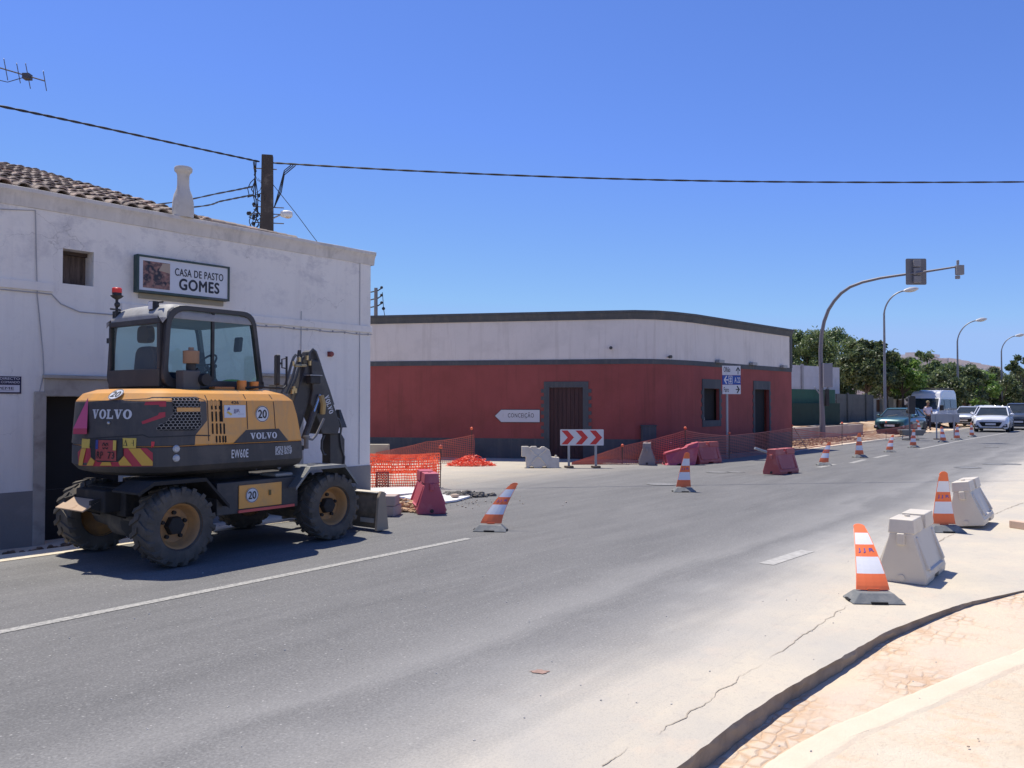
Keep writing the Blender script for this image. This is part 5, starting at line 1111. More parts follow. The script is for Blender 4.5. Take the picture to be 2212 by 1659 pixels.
# warning stickers, plate recess, chevrons
for x0, y0, x1, y1 in ((438, 887, 480, 936), (652, 883, 726, 936)):
    w1 = decal('warning_sticker', mylw, rr_(x0, y0, x1, y1), cwt, S9, .05); s0, s1, z0, z1 = rectz(x0, y0, x1, y1); dw, dh = s1 - s0, z1 - z0
    b = MB()
    if x0 > 600: 
        poly(b, [(s0 + dw * .1, z0 + dh * .22), (s0 + dw * .4, z0 + dh * .22), (s0 + dw * .25, z0 + dh * .85)], S12); poly(b, [(s0 + dw * .8, z0 + dh * .2), (s0 + dw * .84, z0 + dh * .2), (s0 + dw * .84, z0 + dh * .8), (s0 + dw * .8, z0 + dh * .8)], S12); poly(b, [(s0 + dw * .65, z0 + dh * .5), (s0 + dw * .8, z0 + dh * .47), (s0 + dw * .8, z0 + dh * .53)], S12)
        b.build('pictogram', mblk, w1); b = MB(); poly(b, [(s0 + dw * .16, z0 + dh * .27), (s0 + dw * .34, z0 + dh * .27), (s0 + dw * .25, z0 + dh * .68)], lambda u, v: bp(u, v, .014)); b.build('pictogram_fill', mylw, w1)
    else: poly(b, [(s0 + dw * .1, z0 + dh * .2), (s0 + dw * .4, z0 + dh * .2), (s0 + dw * .4, z0 + dh * .24), (s0 + dw * .1, z0 + dh * .24)], S12); b.build('pictogram', mblk, w1)
rec = bz([(485, 890), (655, 888), (658, 975), (632, 1004), (520, 1006), (488, 985)]); decal('plate_recess', mblk, rec, cwt, S12, .05)
pl2 = decal('number_plate', M('plate_red', (.36, .06, .055), .5, var=.05), rr_(517, 894, 625, 1003), cwt, lambda u, v: bp(u, v, .018), .05)
s0, s1, z0, z1 = rectz(517, 894, 625, 1003); dw, dh = s1 - s0, z1 - z0; SP = lambda u, v: bp(u, v, .022)
b = MB(); text(b, '00', SP, s0 + .36 * dw, s0 + .64 * dw, z0 + .56 * dh, z0 + .88 * dh, .01, .05); text(b, 'RP', SP, s0 + .08 * dw, s0 + .40 * dw, z0 + .1 * dh, z0 + .44 * dh, .01, .05); text(b, '73', SP, s0 + .62 * dw, s0 + .92 * dw, z0 + .1 * dh, z0 + .44 * dh, .01, .05); b.build('plate_digits', mblk, pl2)
b = MB(); poly(b, [(s0 + .0, z0 + dh * .55), (s0 + dw * .14, z0 + dh * .55), (s0 + dw * .14, z1), (s0, z1)], SP); b.build('plate_blue_band', M('eu_blue', (.03, .05, .25), .5), pl2)
b = MB(); poly(b, [(s0 + dw * .86, z0 + dh * .52), (s0 + dw, z0 + dh * .52), (s0 + dw, z1), (s0 + dw * .86, z1)], SP); b.build('plate_yellow_band', mylw, pl2)
# chevron band either side: red field, yellow slanted bars
def clip(P, z0, z1):
    return P
chv = bz([(416, 958), (436, 936), (487, 936), (487, 983), (520, 1010), (632, 1010), (660, 975), (658, 938), (780, 936), (813, 962), (813, 1031), (418, 1029)])
cb_ = decal('chevron_band', mrd, chv, cwt, S6, .05)
cm = MB()
for P_ in ([(418, 1029), (436, 938), (462, 938), (440, 1029)], [(462, 1029), (487, 985), (508, 1005), (498, 1029)], [(534, 1029), (546, 1011), (590, 1011), (597, 1029)], [(640, 1029), (632, 1010), (662, 978), (703, 1029)], [(684, 938), (748, 938), (813, 1008), (813, 1029), (756, 1029)]): poly(cm, bz(P_), S9, .05)
cm.build('chevron_stripes', M('chevron_yellow', (.62, .36, .05), .5, var=.04), cb_)
decal('side_reflector', M('bright_red_reflector', (.6, .03, .04), .35), bz([(805, 902), (823, 902), (820, 925), (805, 936)]), cwt, S9)
for yy_ in (940, 990):
    s_, z_ = bv(*zi(937, yy_)); P, N = bn(s_); b = MB(); n = 16; r = .040
    tx = Vector((-N.y, N.x, 0)); c0 = bp(s_, z_, .0)
    b.add([c0 + tx * r * cos(2 * pi * k / n) + Vector((0, 0, r * sin(2 * pi * k / n))) + N * .004 for k in range(n)] + [c0 + tx * r * .7 * cos(2 * pi * k / n) + Vector((0, 0, r * .7 * sin(2 * pi * k / n))) + N * .022 for k in range(n)], [(k, (k + 1) % n, n + (k + 1) % n, n + k) for k in range(n)] + [tuple(range(n, 2 * n))])
    b.build('round_lamp', M('lamp_lens_grey', (.42, .44, .46), .25, var=.3, scale=60), cwt, smooth=True)
# pink reflective pyramid at the tail corner
a = bv(178, 926); b1 = (-.72, 1.40); tp = MB(); s0 = bv(183, 900)[0]; zc = bv(183, 858)[1]; zb = bv(183, 925)[1]
s0 = max(s0, -.80)
pA = bp(s0, zc, .03); L_ = bp(s0 - .085, zb, .06); Rr = bp(s0 + .085, zb, .03); Bq = bp(s0, zb, -.0); Fq = bp(s0 - .02, zb, .12)
tp.add([pA, L_, Fq, Rr, Bq], [(0, 1, 2), (0, 2, 3), (0, 3, 4), (0, 4, 1), (1, 4, 3, 2)]); tq = tp.build('rear_triangle', M('pink_reflector', (.62, .10, .20), .4, var=.05), ex)
tq2 = MB().hexa([L_ - Vector((0, 0, .06)), Fq - Vector((0, 0, .06)), Rr - Vector((0, 0, .06)), Bq - Vector((0, 0, .06))], [L_, Fq, Rr, Bq]); tq2.build('triangle_base', M('magenta_edge', (.40, .03, .08), .4), tq)
# hood top details
def cyl(mb, x, y, z0, z1, r, n=14, r2=None): mb.lathe([(r, z0), (r2 or r, z1)], n, 'z', (x, y, 0))
b = MB(); xa_, _ = ey(522, 838, -.5); cyl(b, xa_, -.5, 1.84, 1.96, .055); b.build('filler_cap', M('orange_cap', (.78, .26, .05), .5), ex, smooth=True)
b = MB(); xa_, _ = ey(549, 838, -.5); b.lathe([(.052, 1.84), (.052, 1.92), (.055, 1.95), (.02, 1.955)], 14, 'z', (xa_, -.5, 0)); b.build('filler_cap', M('orange_cap'), ex, smooth=True)
b = MB(); b.box(-.25, .02, -.48, -.36, 1.845, 1.885); b.build('orange_tray', M('orange_cap'), ex, bevel=.01)
# air cleaner, box and elbow beside the cab
xb_, zb_ = ey(410, 835, -.42); b = MB().box(xb_ - .14, xb_ + .07, -.52, -.36, 1.84, 2.06); b.build('air_box', M('box_grey', (.10, .095, .09), .6, dirt=(.2, .18, .15)), ex, bevel=.012)
b = MB().lathe([(.05, 2.061), (.055, 2.10), (.05, 2.14)], 14, 'z', (xb_ - .0, -.44, 0)); b.lathe([(.065, -.58), (.075, -.52), (.05, -.521)], 16, 'y', (xb_ + .11, 0, 1.96)); b.tube([(xb_ + .11, -.52, 1.96), (xb_ + .11, -.42, 1.96), (xb_ + .05, -.42, 2.07)], .05, 10); b.build('intake_elbow', mblk, ex, smooth=True)
b = MB().lathe([(.085, 2.14), (.088, 2.145), (.088, 2.26), (.09, 2.265), (.09, 2.28), (.03, 2.29), (.03, 2.32)], 16, 'z', (xb_, -.44, 0)); b.build('precleaner', M('dusty_brown', (.30, .19, .12), .7, var=.2), ex, smooth=True)
# ---------------------------------------------------------------- cab
YR, YL, XR_, XFt, XFb = -.335, .88, -.80, .40, .535
ZT = 2.80; ZB_ = 1.86
def prof(d, zb=ZB_):
    P_ = [(XR_ + d, zb + d), (XFb - d, zb + d), (XFb - .02 - d, 2.05), (XFt - d * .8, ZT - d), (XR_ + .05 + d, ZT - d)]
    return rrect(P_, [.16, .05, .1, .17, .22], 5)
cab = MB()
outer = prof(0); inner = prof(.055, 1.90)
for y0, y1 in ((YR, YR + .07), (YL - .07, YL)): cab.ring(outer, inner, y0, y1, 'y')
# rear frame, front frame, roof frame, base
for zz0, zz1, hh in ((ZB_ + .02, 2.08, 0), (2.585, 2.645, 0)): cab.box(XR_ - .01, XR_ + .05, YR + .071, YL - .071, zz0, zz1)
cab.box(XR_ - .01, XR_ + .06, YR + .0701, YR + .12, 2.0801, 2.5849); cab.box(XR_ - .01, XR_ + .06, YL - .10, YL - .0701, 2.0801, 2.5849)
cab.box(XR_ + .05, XFb - .08, YR + .071, YL - .071, ZB_ + .02, 1.94); cab.box(XFt - .06, XFt - .02, YR + .071, YL - .071, 2.66, 2.74)
cf = cab.build('cab', M('cab_black', (.035, .035, .037), .45, var=.15, dirt=(.075, .07, .065), dscale=3), ex, bevel=.014, seg=2)
sk2 = MB(); sk2.hexa([(XR_ + .1, YR + .1, 1.6), (.3, YR + .1, 1.6), (.3, YL - .1, 1.6), (XR_ + .1, YL - .1, 1.6)], [(XR_ + .02, YR + .02, ZB_ + .03), (.4, YR + .02, ZB_ + .03), (.4, YL - .02, ZB_ + .03), (XR_ + .02, YL - .02, ZB_ + .03)]); sk2.build('cab_base', mblk, cf)
rfb = MB(); 
U = [YR + .01 + (YL - YR - .02) * i / 12 for i in range(13)]
def roofz(y): t = (y - YR) / (YL - YR); return .035 * (1 - (2 * t - 1) ** 4)
V_ = [XR_ - .005, XR_ + .01, XR_ + .03, XR_ + .06, XR_ + .1, XR_ + .15, XR_ + .2, -.3, .0, .2, .33, .40, .43]
def rfz(x, y): e = .145 * (max(0, (XR_ + .20 - x) / .21) ** 2) + .06 * sm((x - .33) / .12); t = abs(2 * (y - YR) / (YL - YR) - 1); return ZT - .005 + roofz(y) - e - .09 * max(0, t - .86) / .14
rfb.grid(lambda y, x: (x, y, rfz(x, y)), U, V_); rfb.grid(lambda y, x: (x, y, 2.645), U, V_)
for y_ in (U[0], U[-1]):
    for a, b in zip(V_, V_[1:]): rfb.quad((a, y_, 2.645), (b, y_, 2.645), (b, y_, rfz(b, y_)), (a, y_, rfz(a, y_)))
for x_ in (V_[0], V_[-1]):
    for a, b in zip(U, U[1:]): rfb.quad((x_, a, 2.645), (x_, b, 2.645), (x_, b, rfz(x_, b)), (x_, a, rfz(x_, a)))
rfb.build('cab_roof', M('roof_pale_grey', (.30, .30, .29), .6, var=.1, dirt=(.19, .185, .175), dscale=5, dlo=.5, dhi=.8), cf, smooth=True, ang=50)
mgl = glass('cab_glass', (.70, .85, .83), .05)
def pane(name, verts): MB().add(verts, [tuple(range(len(verts)))]).build(name, mgl, cf)
ip = prof(.05, 1.90)
pane('side_window', [(x, YR + .03, z) for x, z in ip]); pane('side_window', [(x, YL - .03, z) for x, z in ip])
pane('rear_window', [(XR_ + .02, YR + .12, 2.08), (XR_ + .02, YL - .10, 2.08), (XR_ + .02, YL - .10, 2.585), (XR_ + .02, YR + .12, 2.585)])
pane('windscreen', [(XFb - .06, YR + .07, 1.95), (XFb - .06, YL - .07, 1.95), (XFt - .04, YL - .07, 2.67), (XFt - .04, YR + .07, 2.67)])
dp = MB(); xd_, _ = ey(462, 760, YR); dp.box(xd_ - .016, xd_ + .016, YR + .012, YR + .045, 1.92, ZT - .05); dp.box(-.55 + .5, -.55 + .52, YL - .05, YL - .02, 1.92, ZT - .05); dp.build('door_post', mblk, cf)
inn = MB(); inn.prism(rrect([(.12, 1.96), (.62, 1.96), (.56, 2.36), (.18, 2.36)], .12, 4), -.62, -.52, 'x'); inn.prism(rrect([(-.62, 1.95), (-.08, 1.97), (-.08, 2.06), (-.62, 2.06)], .03, 3), .12, .64); inn.build('seat', M('seat_navy', (.03, .035, .055), .9), cf, bevel=.02)
inn = MB(); inn.prism(rrect([(.25, 2.40), (.50, 2.40), (.49, 2.60), (.26, 2.60)], .07, 4), -.64, -.55, 'x'); inn.box(-.6, -.58, .34, .36, 2.4, 2.48); inn.build('headrest', M('seat_black', (.02, .02, .022), .9), cf, bevel=.02)
inn = MB(); inn.tube([(.33, .3, 1.92), (.16, .3, 2.15)], .025, 8); n = 18; C = Vector((.14, .3, 2.17)); ax_ = Vector((.23, 0, -.2)).normalized(); u_ = Vector((0, 1, 0)); v_2 = ax_.cross(u_)
inn.tube([C + (u_ * cos(2 * pi * k / n) + v_2 * sin(2 * pi * k / n)) * .17 for k in range(n)], .013, 6, close=True); inn.tube([C - u_ * .17, C + u_ * .17], .012, 5)
inn.tube([(.05, -.05, 1.95), (.03, -.06, 2.12)], .012, 5); inn.ball((.03, -.06, 2.14), .03, 8, 6); inn.box(-.2, .1, .02, .1, 1.94, 2.06); inn.box(.30, .40, .72, .8, 1.95, 2.35); inn.prism(rrect([(.26, 2.32), (.31, 2.32), (.33, 2.5), (.28, 2.5)], .02, 2), -.2, -.1); inn.build('controls', mblk, cf)
inn = MB(); inn.ball((.25, -.1, 1.945), .12, 10, 6, (1.3, .8, .35)); inn.build('hi_vis_vest', M('hivis_green', (.20, .50, .03), .8), cf, smooth=True)
b = MB(); y_, z_ = exx(225, 738, XR_ + .1); b.box(XR_ + .05, XR_ + .12, YL + .001, YL + .09, z_ - .03, z_ + .03); b.build('window_latch', mblk, cf)
# beacon, work lamp
y_, z_ = exx(252, 690, XR_ + .04); b = MB(); bx_ = XR_ + .04
b.lathe([(.016, 2.645), (.016, 2.92), (.05, 2.94), (.075, 2.965), (.052, 2.975), (.052, 3.0)], 14, 'z', (bx_, y_, 0)); b.box(bx_ - .03, bx_ + .03, y_ - .04, y_ + .04, ZT - .14, ZT - .02); b.tube([(bx_, y_ + .14, ZT + .02), (bx_, y_ - .08, ZT - .01)], .012, 5); b.ball((bx_, y_ - .01, 2.86), .035, 8, 6)
o = b.build('beacon', mblk, cf, smooth=True); MB().lathe([(.055, 3.001), (.055, 3.05), (.045, 3.06), (.001, 3.062)], 16, 'z', (bx_, y_, 0)).build('beacon_dome', M('beacon_red', (.75, .035, .02), .3, var=.05), o, smooth=True)
y_, z_ = exx(329, 672, XR_ + .05); b = MB().box(XR_ + .03, XR_ + .10, y_ - .05, y_ + .05, ZT - .06, ZT + .05); o = b.build('work_lamp', mblk, cf, bevel=.01); MB().box(XR_ + .022, XR_ + .029, y_ - .04, y_ + .04, ZT - .045, ZT + .04).build('lamp_lens', M('lens_white', (.75, .75, .75), .2), o)
b = MB().tube([(XR_ + .05, y_ - .12, ZT - .02), (XR_ + .06, y_ - .1, ZT + .03), (XR_ + .07, y_ - .18, ZT + .03)], .012, 5).build('lamp_bracket', mblk, o)
# ---------------------------------------------------------------- boom, arm, dipper
def L8(x, y): return ((700 + x / 4.88) / 1.1573, (860 + y / 4.88) / 1.1573)
def bo(pts, yl=0): return [ey(*L8(*p), yl) for p in pts]
mbo = M('boom_grey', (.045, .044, .044), .5, var=.15, dirt=(.11, .105, .095), dscale=4, dlo=.5, dhi=.8)
bm1 = MB().prism(bo([(60, 1250), (100, 900), (350, 170), (372, 95), (405, 70), (440, 95), (470, 210), (395, 590), (250, 1040), (210, 1260)], -.09), -.09, .09).build('boom', mbo, ex, bevel=.018)
ar = MB().prism(bo([(385, 190), (475, 205), (545, 400), (612, 620), (690, 830), (735, 990), (712, 1105), (560, 1100), (510, 1095), (482, 960), (375, 730), (400, 560)], -.14), -.14, .14); arm = ar.build('upper_arm', mbo, ex, bevel=.015)
dpm = MB().prism(bo([(560, 1085), (700, 1085), (742, 1160), (742, 1900), (600, 1900), (560, 1500)]), -.085, .085).build('dipper', mbo, ex, bevel=.015)
bk = MB(); bx, bz_ = ey(*L8(640, 1880), 0)
bkp = [(bx - .15, .60), (bx + .1, .62), (bx + .05, .35), (bx - .12, .12), (bx - .42, .06), (bx - .45, .10), (bx - .2, .25), (bx - .28, .5)]
bk.prism(bkp, -.28, .28).build('bucket', M('bucket_steel', (.10, .085, .07), .6, .3, var=.3), ex, bevel=.01)
cy = MB(); p0, p1 = bo([(205, 1150), (395, 620)]); cy.tube([(p0[0], -.15, p0[1]), ((p0[0] * .4 + p1[0] * .6), -.15, p0[1] * .4 + p1[1] * .6)], .045, 10); cy.build('boom_cylinder', mbo, ex, smooth=True)
cy = MB(); cy.tube([((p0[0] * .4 + p1[0] * .6), -.15, p0[1] * .4 + p1[1] * .6), (p1[0], -.15, p1[1])], .025, 8); cy.build('cylinder_rod', M('chrome_rod', (.5, .5, .5), .2, .9), ex, smooth=True)
cy = MB(); p0, p1 = bo([(505, 630), (520, 850)], -.18); cy.tube([(p0[0], -.175, p0[1]), ((p0[0] + p1[0]) / 2, -.205, (p0[1] + p1[1]) / 2), (p1[0], -.175, p1[1])], .038, 8); cy.build('hose_guard', M('guard_yellow', (.42, .30, .12), .6, var=.3), ex, smooth=True)
hs = MB()
for i, (c, d) in enumerate((((20, 600), (140, 240)), ((70, 600), (190, 270)), ((105, 600), (235, 270)), ((140, 610), (280, 270)), ((175, 560), (335, 250)))):
    yl = -.11 + i * .04; (x0, z0), (x1, z1) = bo([c, d], yl); (x2, z2), = bo([(d[0] + 55, d[1] - 110)], yl); hs.tube([(x0, yl, z0), ((x0 + x1) / 2 + .02, yl, (z0 + z1) / 2 + .01), (x1, yl, z1), ((x1 + x2) / 2, yl, (z1 + z2) / 2 + .02), (x2, yl, z2)], .019, 7)
for k in range(4):
    yl = -.12 + .07 * k; pts = bo([(345 + 8 * k, 200), (365, 100), (400, 62), (435, 95), (470, 190 + 10 * k), (530, 380), (600, 580), (650, 740)], yl); hs.tube([(x, yl, z) for x, z in pts], .016, 6)
for k in range(3):
    yl = -.1 + .08 * k; pts = bo([(660, 880), (720, 920), (745 + 5 * k, 1000), (735, 1120), (748 + 8 * k, 1250), (785 - 15 * k, 1380), (780 - 12 * k, 1470)], yl); hs.tube([(x, yl, z) for x, z in pts], .013, 6)
pts = bo([(545, 1110), (515, 1180), (512, 1280), (535, 1345), (562, 1350)], -.1); hs.tube([(x, -.1, z) for x, z in pts], .012, 6); hs.tube([(x + .03, -.05, z) for x, z in pts], .012, 6)
hs.build('hoses', M('hose_grey', (.07, .075, .08), .45, var=.2), ex, smooth=True)
ft = MB()
for c in ((228, 190), (325, 170), (150, 240), (358, 235), (160, 545), (180, 570), (145, 580)):
    (x0, z0), = bo([c], -.1); ft.lathe([(.024, -.03), (.026, .03)], 8, 'z', (x0, -.11, z0))
(x0, z0), (x1, z1) = bo([(178, 265), (315, 262)], -.13); ft.tube([(x0, -.13, z0), (x1, -.13, z1)], .02, 6); ft.build('brass_fittings', M('brass', (.48, .38, .2), .35, .6), ex)
tr = MB(); (x0, z0), (x1, z1) = bo([(235, 75), (330, 110)], 0); tr.hexa([(x0 - .04, -.02, z0 - .22), (x0 + .07, -.02, z0 - .22), (x0 + .07, .02, z0 - .22), (x0 - .04, .02, z0 - .22)], [(x0 - .01, -.02, z0), (x0 + .01, -.02, z0), (x0 + .01, .02, z0), (x0 - .01, .02, z0)])
tr.hexa([(x0 + .06, -.06, z0 - .22), (x0 + .14, -.06, z0 - .22), (x0 + .14, -.02, z0 - .22), (x0 + .06, -.02, z0 - .22)], [(x1 - .03, -.06, z1), (x1, -.06, z1), (x1, -.02, z1), (x1 - .03, -.02, z1)])
(x0, z0), = bo([(712, 800)], 0); tr.hexa([(x0 - .03, -.1, z0 - .25), (x0 + .07, -.1, z0 - .25), (x0 + .07, .1, z0 - .25), (x0 - .03, .1, z0 - .25)], [(x0 - .015, -.03, z0), (x0 + .015, -.03, z0), (x0 + .015, .03, z0), (x0 - .015, .03, z0)]); tr.build('boom_lugs', mbo, ex)
(x0, z0), (x1, z1) = bo([(370, 385), (492, 485)], -.24); o = MB().box(x0, x1, -.25, -.15, z1, z0).build('arm_lamp', mblk, ex, bevel=.01); MB().box(x0 - .02, x1 + .02, -.26, -.145, z0 + .001, z0 + .012).build('lamp_hood', M('galvanised'), o)
# lettering down the arm
(x0, z0), (x1, z1) = bo([(585, 870), (520, 650)], -.145); d_ = Vector((x1 - x0, 0, z1 - z0)); Ld = d_.length; d_ = d_ / Ld; nn = Vector((d_.z, 0, -d_.x)); o0 = Vector((x0, -.144, z0))
mb = MB(); slab(mb, 'VOLVO', lambda u, v: o0 + d_ * (Ld - u) + nn * (v), 0, Ld, .03, .11); mb.build('maker_lettering', mwt, arm)
# mirror on its rail
yl = -.55; rl = MB(); P_ = [ey(*p, yl) for p in ((530, 838), (560, 836), (612, 839), (619, 832), (619, 770))]; rl.tube([(x, yl, z) for x, z in P_], .014, 7); q = [ey(*p, yl) for p in ((619, 774), (609, 776), (609, 794), (619, 796))]; rl.tube([(x, yl, z) for x, z in q], .009, 6); rl.tube([(ey(609, 785, yl)[0], yl, ey(609, 785, yl)[1]), (ey(600, 785, yl)[0], yl, ey(600, 785, yl)[1])], .016, 6); rl.build('mirror_rail', mblk, ex)
(x0, z0), (x1, z1) = ey(593, 766, yl), ey(604, 832, yl); xm = (x0 + x1) / 2; MB().prism(rrect([(-.10, z1), (.10, z1), (.10, z0), (-.10, z0)], .03, 4), -.02, .02, T=Matrix.Translation((xm, yl, 0)) @ Matrix.Rotation(radians(62), 4, 'Z')).build('mirror', mblk, ex, bevel=.008)
# front hand bar and lamp post
P_ = bo([(320, 1150), (395, 1165), (440, 1115), (535, 910)], -.6); hb = MB().tube([(x, -.6, z) for x, z in P_], .016, 7); (x0, z0), = bo([(320, 1160)], -.6); hb.lathe([(.03, z0 - .12), (.03, z0 + .01), (.045, z0 + .012), (.045, z0 + .04)], 12, 'z', (x0, -.6, 0)); hb.build('front_hand_bar', M('bar_grey', (.16, .16, .16), .5), ex, smooth=True)
fb2 = MB(); fb2.box(.60, .74, -.75, -.05, 1.0, 1.22); fb2.box(.7405, .80, -.6, -.2, .98, 1.15); fb2.box(.62, .80, -.78, -.70, 1.12, 1.18); fb2.box(.66, 1.05, -.16, .16, 1.0, 1.34); fb2.build('boom_mount', mdk2, ex, bevel=.01)
# ---------------------------------------------------------------- undercarriage
ch = MB(); ch.box(-1.25, 1.25, -.40, .40, .50, .80); ch.lathe([(.46, .801), (.46, .93)], 28, 'z'); ch.box(-.62, .68, -.36, .82, .45, .81)
ch.box(-1.42, -1.05, -.3, .3, .55, .78); ch.build('chassis', mdk2, ex, bevel=.012)
bx3 = MB(); bx3.box(-.45, .665, -.83, -.38, .455, .815); sb = bx3.build('side_box', mdk, ex, bevel=.01)
(xa_, zt_), (xb_, zb_) = ey(514, 1047, -.84), ey(608, 1087, -.84); zt_ = .77; zb_ = .505; xa_ = -.175; 
o = MB().box(xa_, xb_, -.845, -.8305, zb_, zt_).build('toolbox_door', mye, sb, bevel=.006); xl, zl = ey(587, 1063, -.845)
lt = MB().box(xl - .045, xl + .05, -.852, -.8455, zl - .035, zl + .035).build('latch', mye, o); MB().box(xl - .045, xl - .015, -.856, -.8525, zl - .03, zl + .03).build('latch_recess', M('latch_olive', (.15, .11, .03), .6), lt)
xs_, zs_ = ey(544.3, 1069.5, -.847); speed(o, Vector((xs_, -.846, zs_)), Vector((1, 0, 0)), Vector((0, 0, 1)), .085, Vector((0, -1, 0)))
MB().box(-.18, .6, -.847, -.8305, .462, .492).build('red_reflector_strip', M('strip_red', (.62, .10, .09), .5), sb)
def fender(pts, y0, y1, name, mat_):
    mb = MB()
    for (a, b), (c, d) in zip(pts, pts[1:]): mb.hexa([(a, y0, b - .02), (c, y0, d - .02), (c, y1, d - .02), (a, y1, b - .02)], [(a, y0, b), (c, y0, d), (c, y1, d), (a, y1, b)])
    n = len(pts); mb.add([(x, y0 - .002, z + .004) for x, z in pts] + [(x, y0 - .002, z - .035) for x, z in pts] + [(x, y0 + .012, z + .004) for x, z in pts] + [(x, y0 + .012, z - .035) for x, z in pts], [(i, i + 1, n + i + 1, n + i) for i in range(n - 1)] + [(i, i + 1, 2 * n + i + 1, 2 * n + i) for i in range(n - 1)] + [(n + i, n + i + 1, 3 * n + i + 1, 3 * n + i) for i in range(n - 1)])
    return mb.build(name, mat_, ex)
mche = M('checker_plate', (.22, .225, .22), .5, .4, var=.15, scale=30, bst=.6, bsc=60)
for y0, y1 in ((-.97, -.45), (.45, .97)):
    fender([(.52, .70), (.74, .925), (1.29, .925), (1.50, .69)], y0, y1, 'front_fender', mche)
    if y0 < 0: fender([(-.37, .58), (-.66, .895), (-1.25, .895), (-1.42, .80)], y0 + .02, y1, 'rear_fender', mdk2)
MB().box(.40, .66, -.75, -.45, .817, .86).build('access_step', M('pale_step', (.42, .40, .36), .7), ex, bevel=.02)
# rear step plate on arms
rs = MB()
for y_ in (-.20, .34): rs.hexa([(-1.52, y_ - .02, .60), (-1.05, y_ - .02, .42), (-1.05, y_ + .02, .42), (-1.52, y_ + .02, .60)], [(-1.52, y_ - .02, .68), (-1.05, y_ - .02, .78), (-1.05, y_ + .02, .78), (-1.52, y_ + .02, .68)])
rs.box(-1.1, -1.06, -.45, .45, .5, .8); o = rs.build('rear_step_arms', mdk2, ex); 
MB().hexa([(-1.60, -.22, .57), (-1.42, -.22, .67), (-1.42, .36, .67), (-1.60, .36, .57)], [(-1.61, -.22, .585), (-1.43, -.22, .685), (-1.43, .36, .685), (-1.61, .36, .585)]).build('rear_step', M('rusty_beige', (.50, .36, .24), .8, var=.15, dirt=(.30, .16, .09), dscale=8, dlo=.6, dhi=.75), ex, bevel=.006)
for x_ in (-.975, 1.075):
    axl = MB(); axl.lathe([(.09, -.62), (.11, -.40), (.10, -.18), (.19, -.14), (.19, .14), (.10, .18), (.11, .40), (.09, .62)], 14, 'y', (x_, 0, .42)); axl.box(x_ - .1, x_ + .1, -.12, .12, .5, .62); axl.tube([(x_ - .14, -.5, .46), (x_ - .14, .5, .46)], .03, 6)
    axl.build('axle', M('dusty_axle', (.11, .10, .085), .85, var=.25, dirt=(.2, .17, .13), dscale=5), ex, smooth=True)
mty = M('dusty_tyre', (.085, .075, .062), .9, var=.2, scale=5, dirt=(.16, .135, .105), dscale=4, dlo=.45, dhi=.8, bst=.3, bsc=30); mri = M('ochre_rim', (.46, .24, .085), .6, var=.12, dirt=(.26, .16, .09), dscale=5, dlo=.45, dhi=.8)
def wheel(x_, side, steer=0, off=.80):
    w = MB(); R, w2 = .398, .155; T = Matrix.Translation((x_, side * off, .42)) @ Matrix.Rotation(steer, 4, 'Z')
    w.lathe([(.235, -w2 * .75), (.25, -w2 * .95), (.31, -w2 * 1.04), (.365, -w2 * .98), (R - .008, -w2 * .8), (R, 0), (R - .008, w2 * .8), (.365, w2 * .98), (.31, w2 * 1.04), (.25, w2 * .95), (.235, w2 * .75)], 48, 'y', T=T, cap=False)
    n = 19
    for e in (-1, 1):
        for k in range(n):
            q = 2 * pi * (k + (.5 if e > 0 else 0)) / n
            def P(a, y, r): return T @ Vector((r * cos(a), y, r * sin(a)))
            a0, a1 = q, q + .20; th = .085
            w.hexa([P(a0 - th, e * .005, R - .01), P(a0 + th, e * .005, R - .01), P(a1 + th * .9, e * w2 * .98, R - .045), P(a1 - th * .9, e * w2 * .98, R - .045)],
                   [P(a0 - th * .75, e * .005, R + .017), P(a0 + th * .75, e * .005, R + .017), P(a1 + th * .7, e * w2 * .98, R + .009), P(a1 - th * .7, e * w2 * .98, R + .009)])
            w.hexa([P(a1 - th * .9, e * w2 * .9, R - .05), P(a1 + th * .9, e * w2 * .9, R - .05), P(a1 + th * .7 + .05, e * w2 * 1.05, .325), P(a1 - th * .7 + .05, e * w2 * 1.05, .325)],
                   [P(a1 - th * .7, e * w2 * .99, R + .004), P(a1 + th * .7, e * w2 * .99, R + .004), P(a1 + th * .5 + .05, e * w2 * 1.05, .35), P(a1 - th * .5 + .05, e * w2 * 1.05, .35)])
    wo = thing('wheel', None, None, (0, 0, 0)); wo.parent = ex
    ty = w.build('tyre', mty, wo, smooth=True, ang=30)
    r = MB(); s_ = side
    r.lathe([(.245, s_ * w2 * .93), (.25, s_ * w2 * .80), (.235, s_ * w2 * .72), (.215, s_ * w2 * .60), (.205, s_ * w2 * .25), (.19, s_ * w2 * .1), (.175, -s_ * .01), (.13, -s_ * .015), (.06, -s_ * .015)], 36, 'y', T=T, cap=False)
    r.lathe([(.245, -s_ * w2 * .93), (.235, -s_ * w2 * .7), (.2, -s_ * w2 * .4), (.17, -s_ * .03), (.05, -s_ * .03)], 28, 'y', T=T, cap=False)
    ro = r.build('rim', mri, wo, smooth=True, ang=50)
    h = MB(); h.lathe([(.105, -s_ * .014), (.10, s_ * .03), (.095, s_ * .055), (.07, s_ * .062), (.001, s_ * .064)], 6, 'y', T=T); 
    for k in range(5):
        a = 2 * pi * k / 5 + .3; h.lathe([(.022, -s_ * .012), (.02, s_ * .02), (.001, s_ * .022)], 8, 'y', T=T @ Matrix.Translation((.135 * cos(a), 0, .135 * sin(a))))
    h.build('hub', mdk2, wo); return wo
wheel(-.975, -1, radians(2), .85); wheel(-.975, 1, radians(2), .74); wheel(1.115, -1, 0, .83); wheel(1.075, 1)
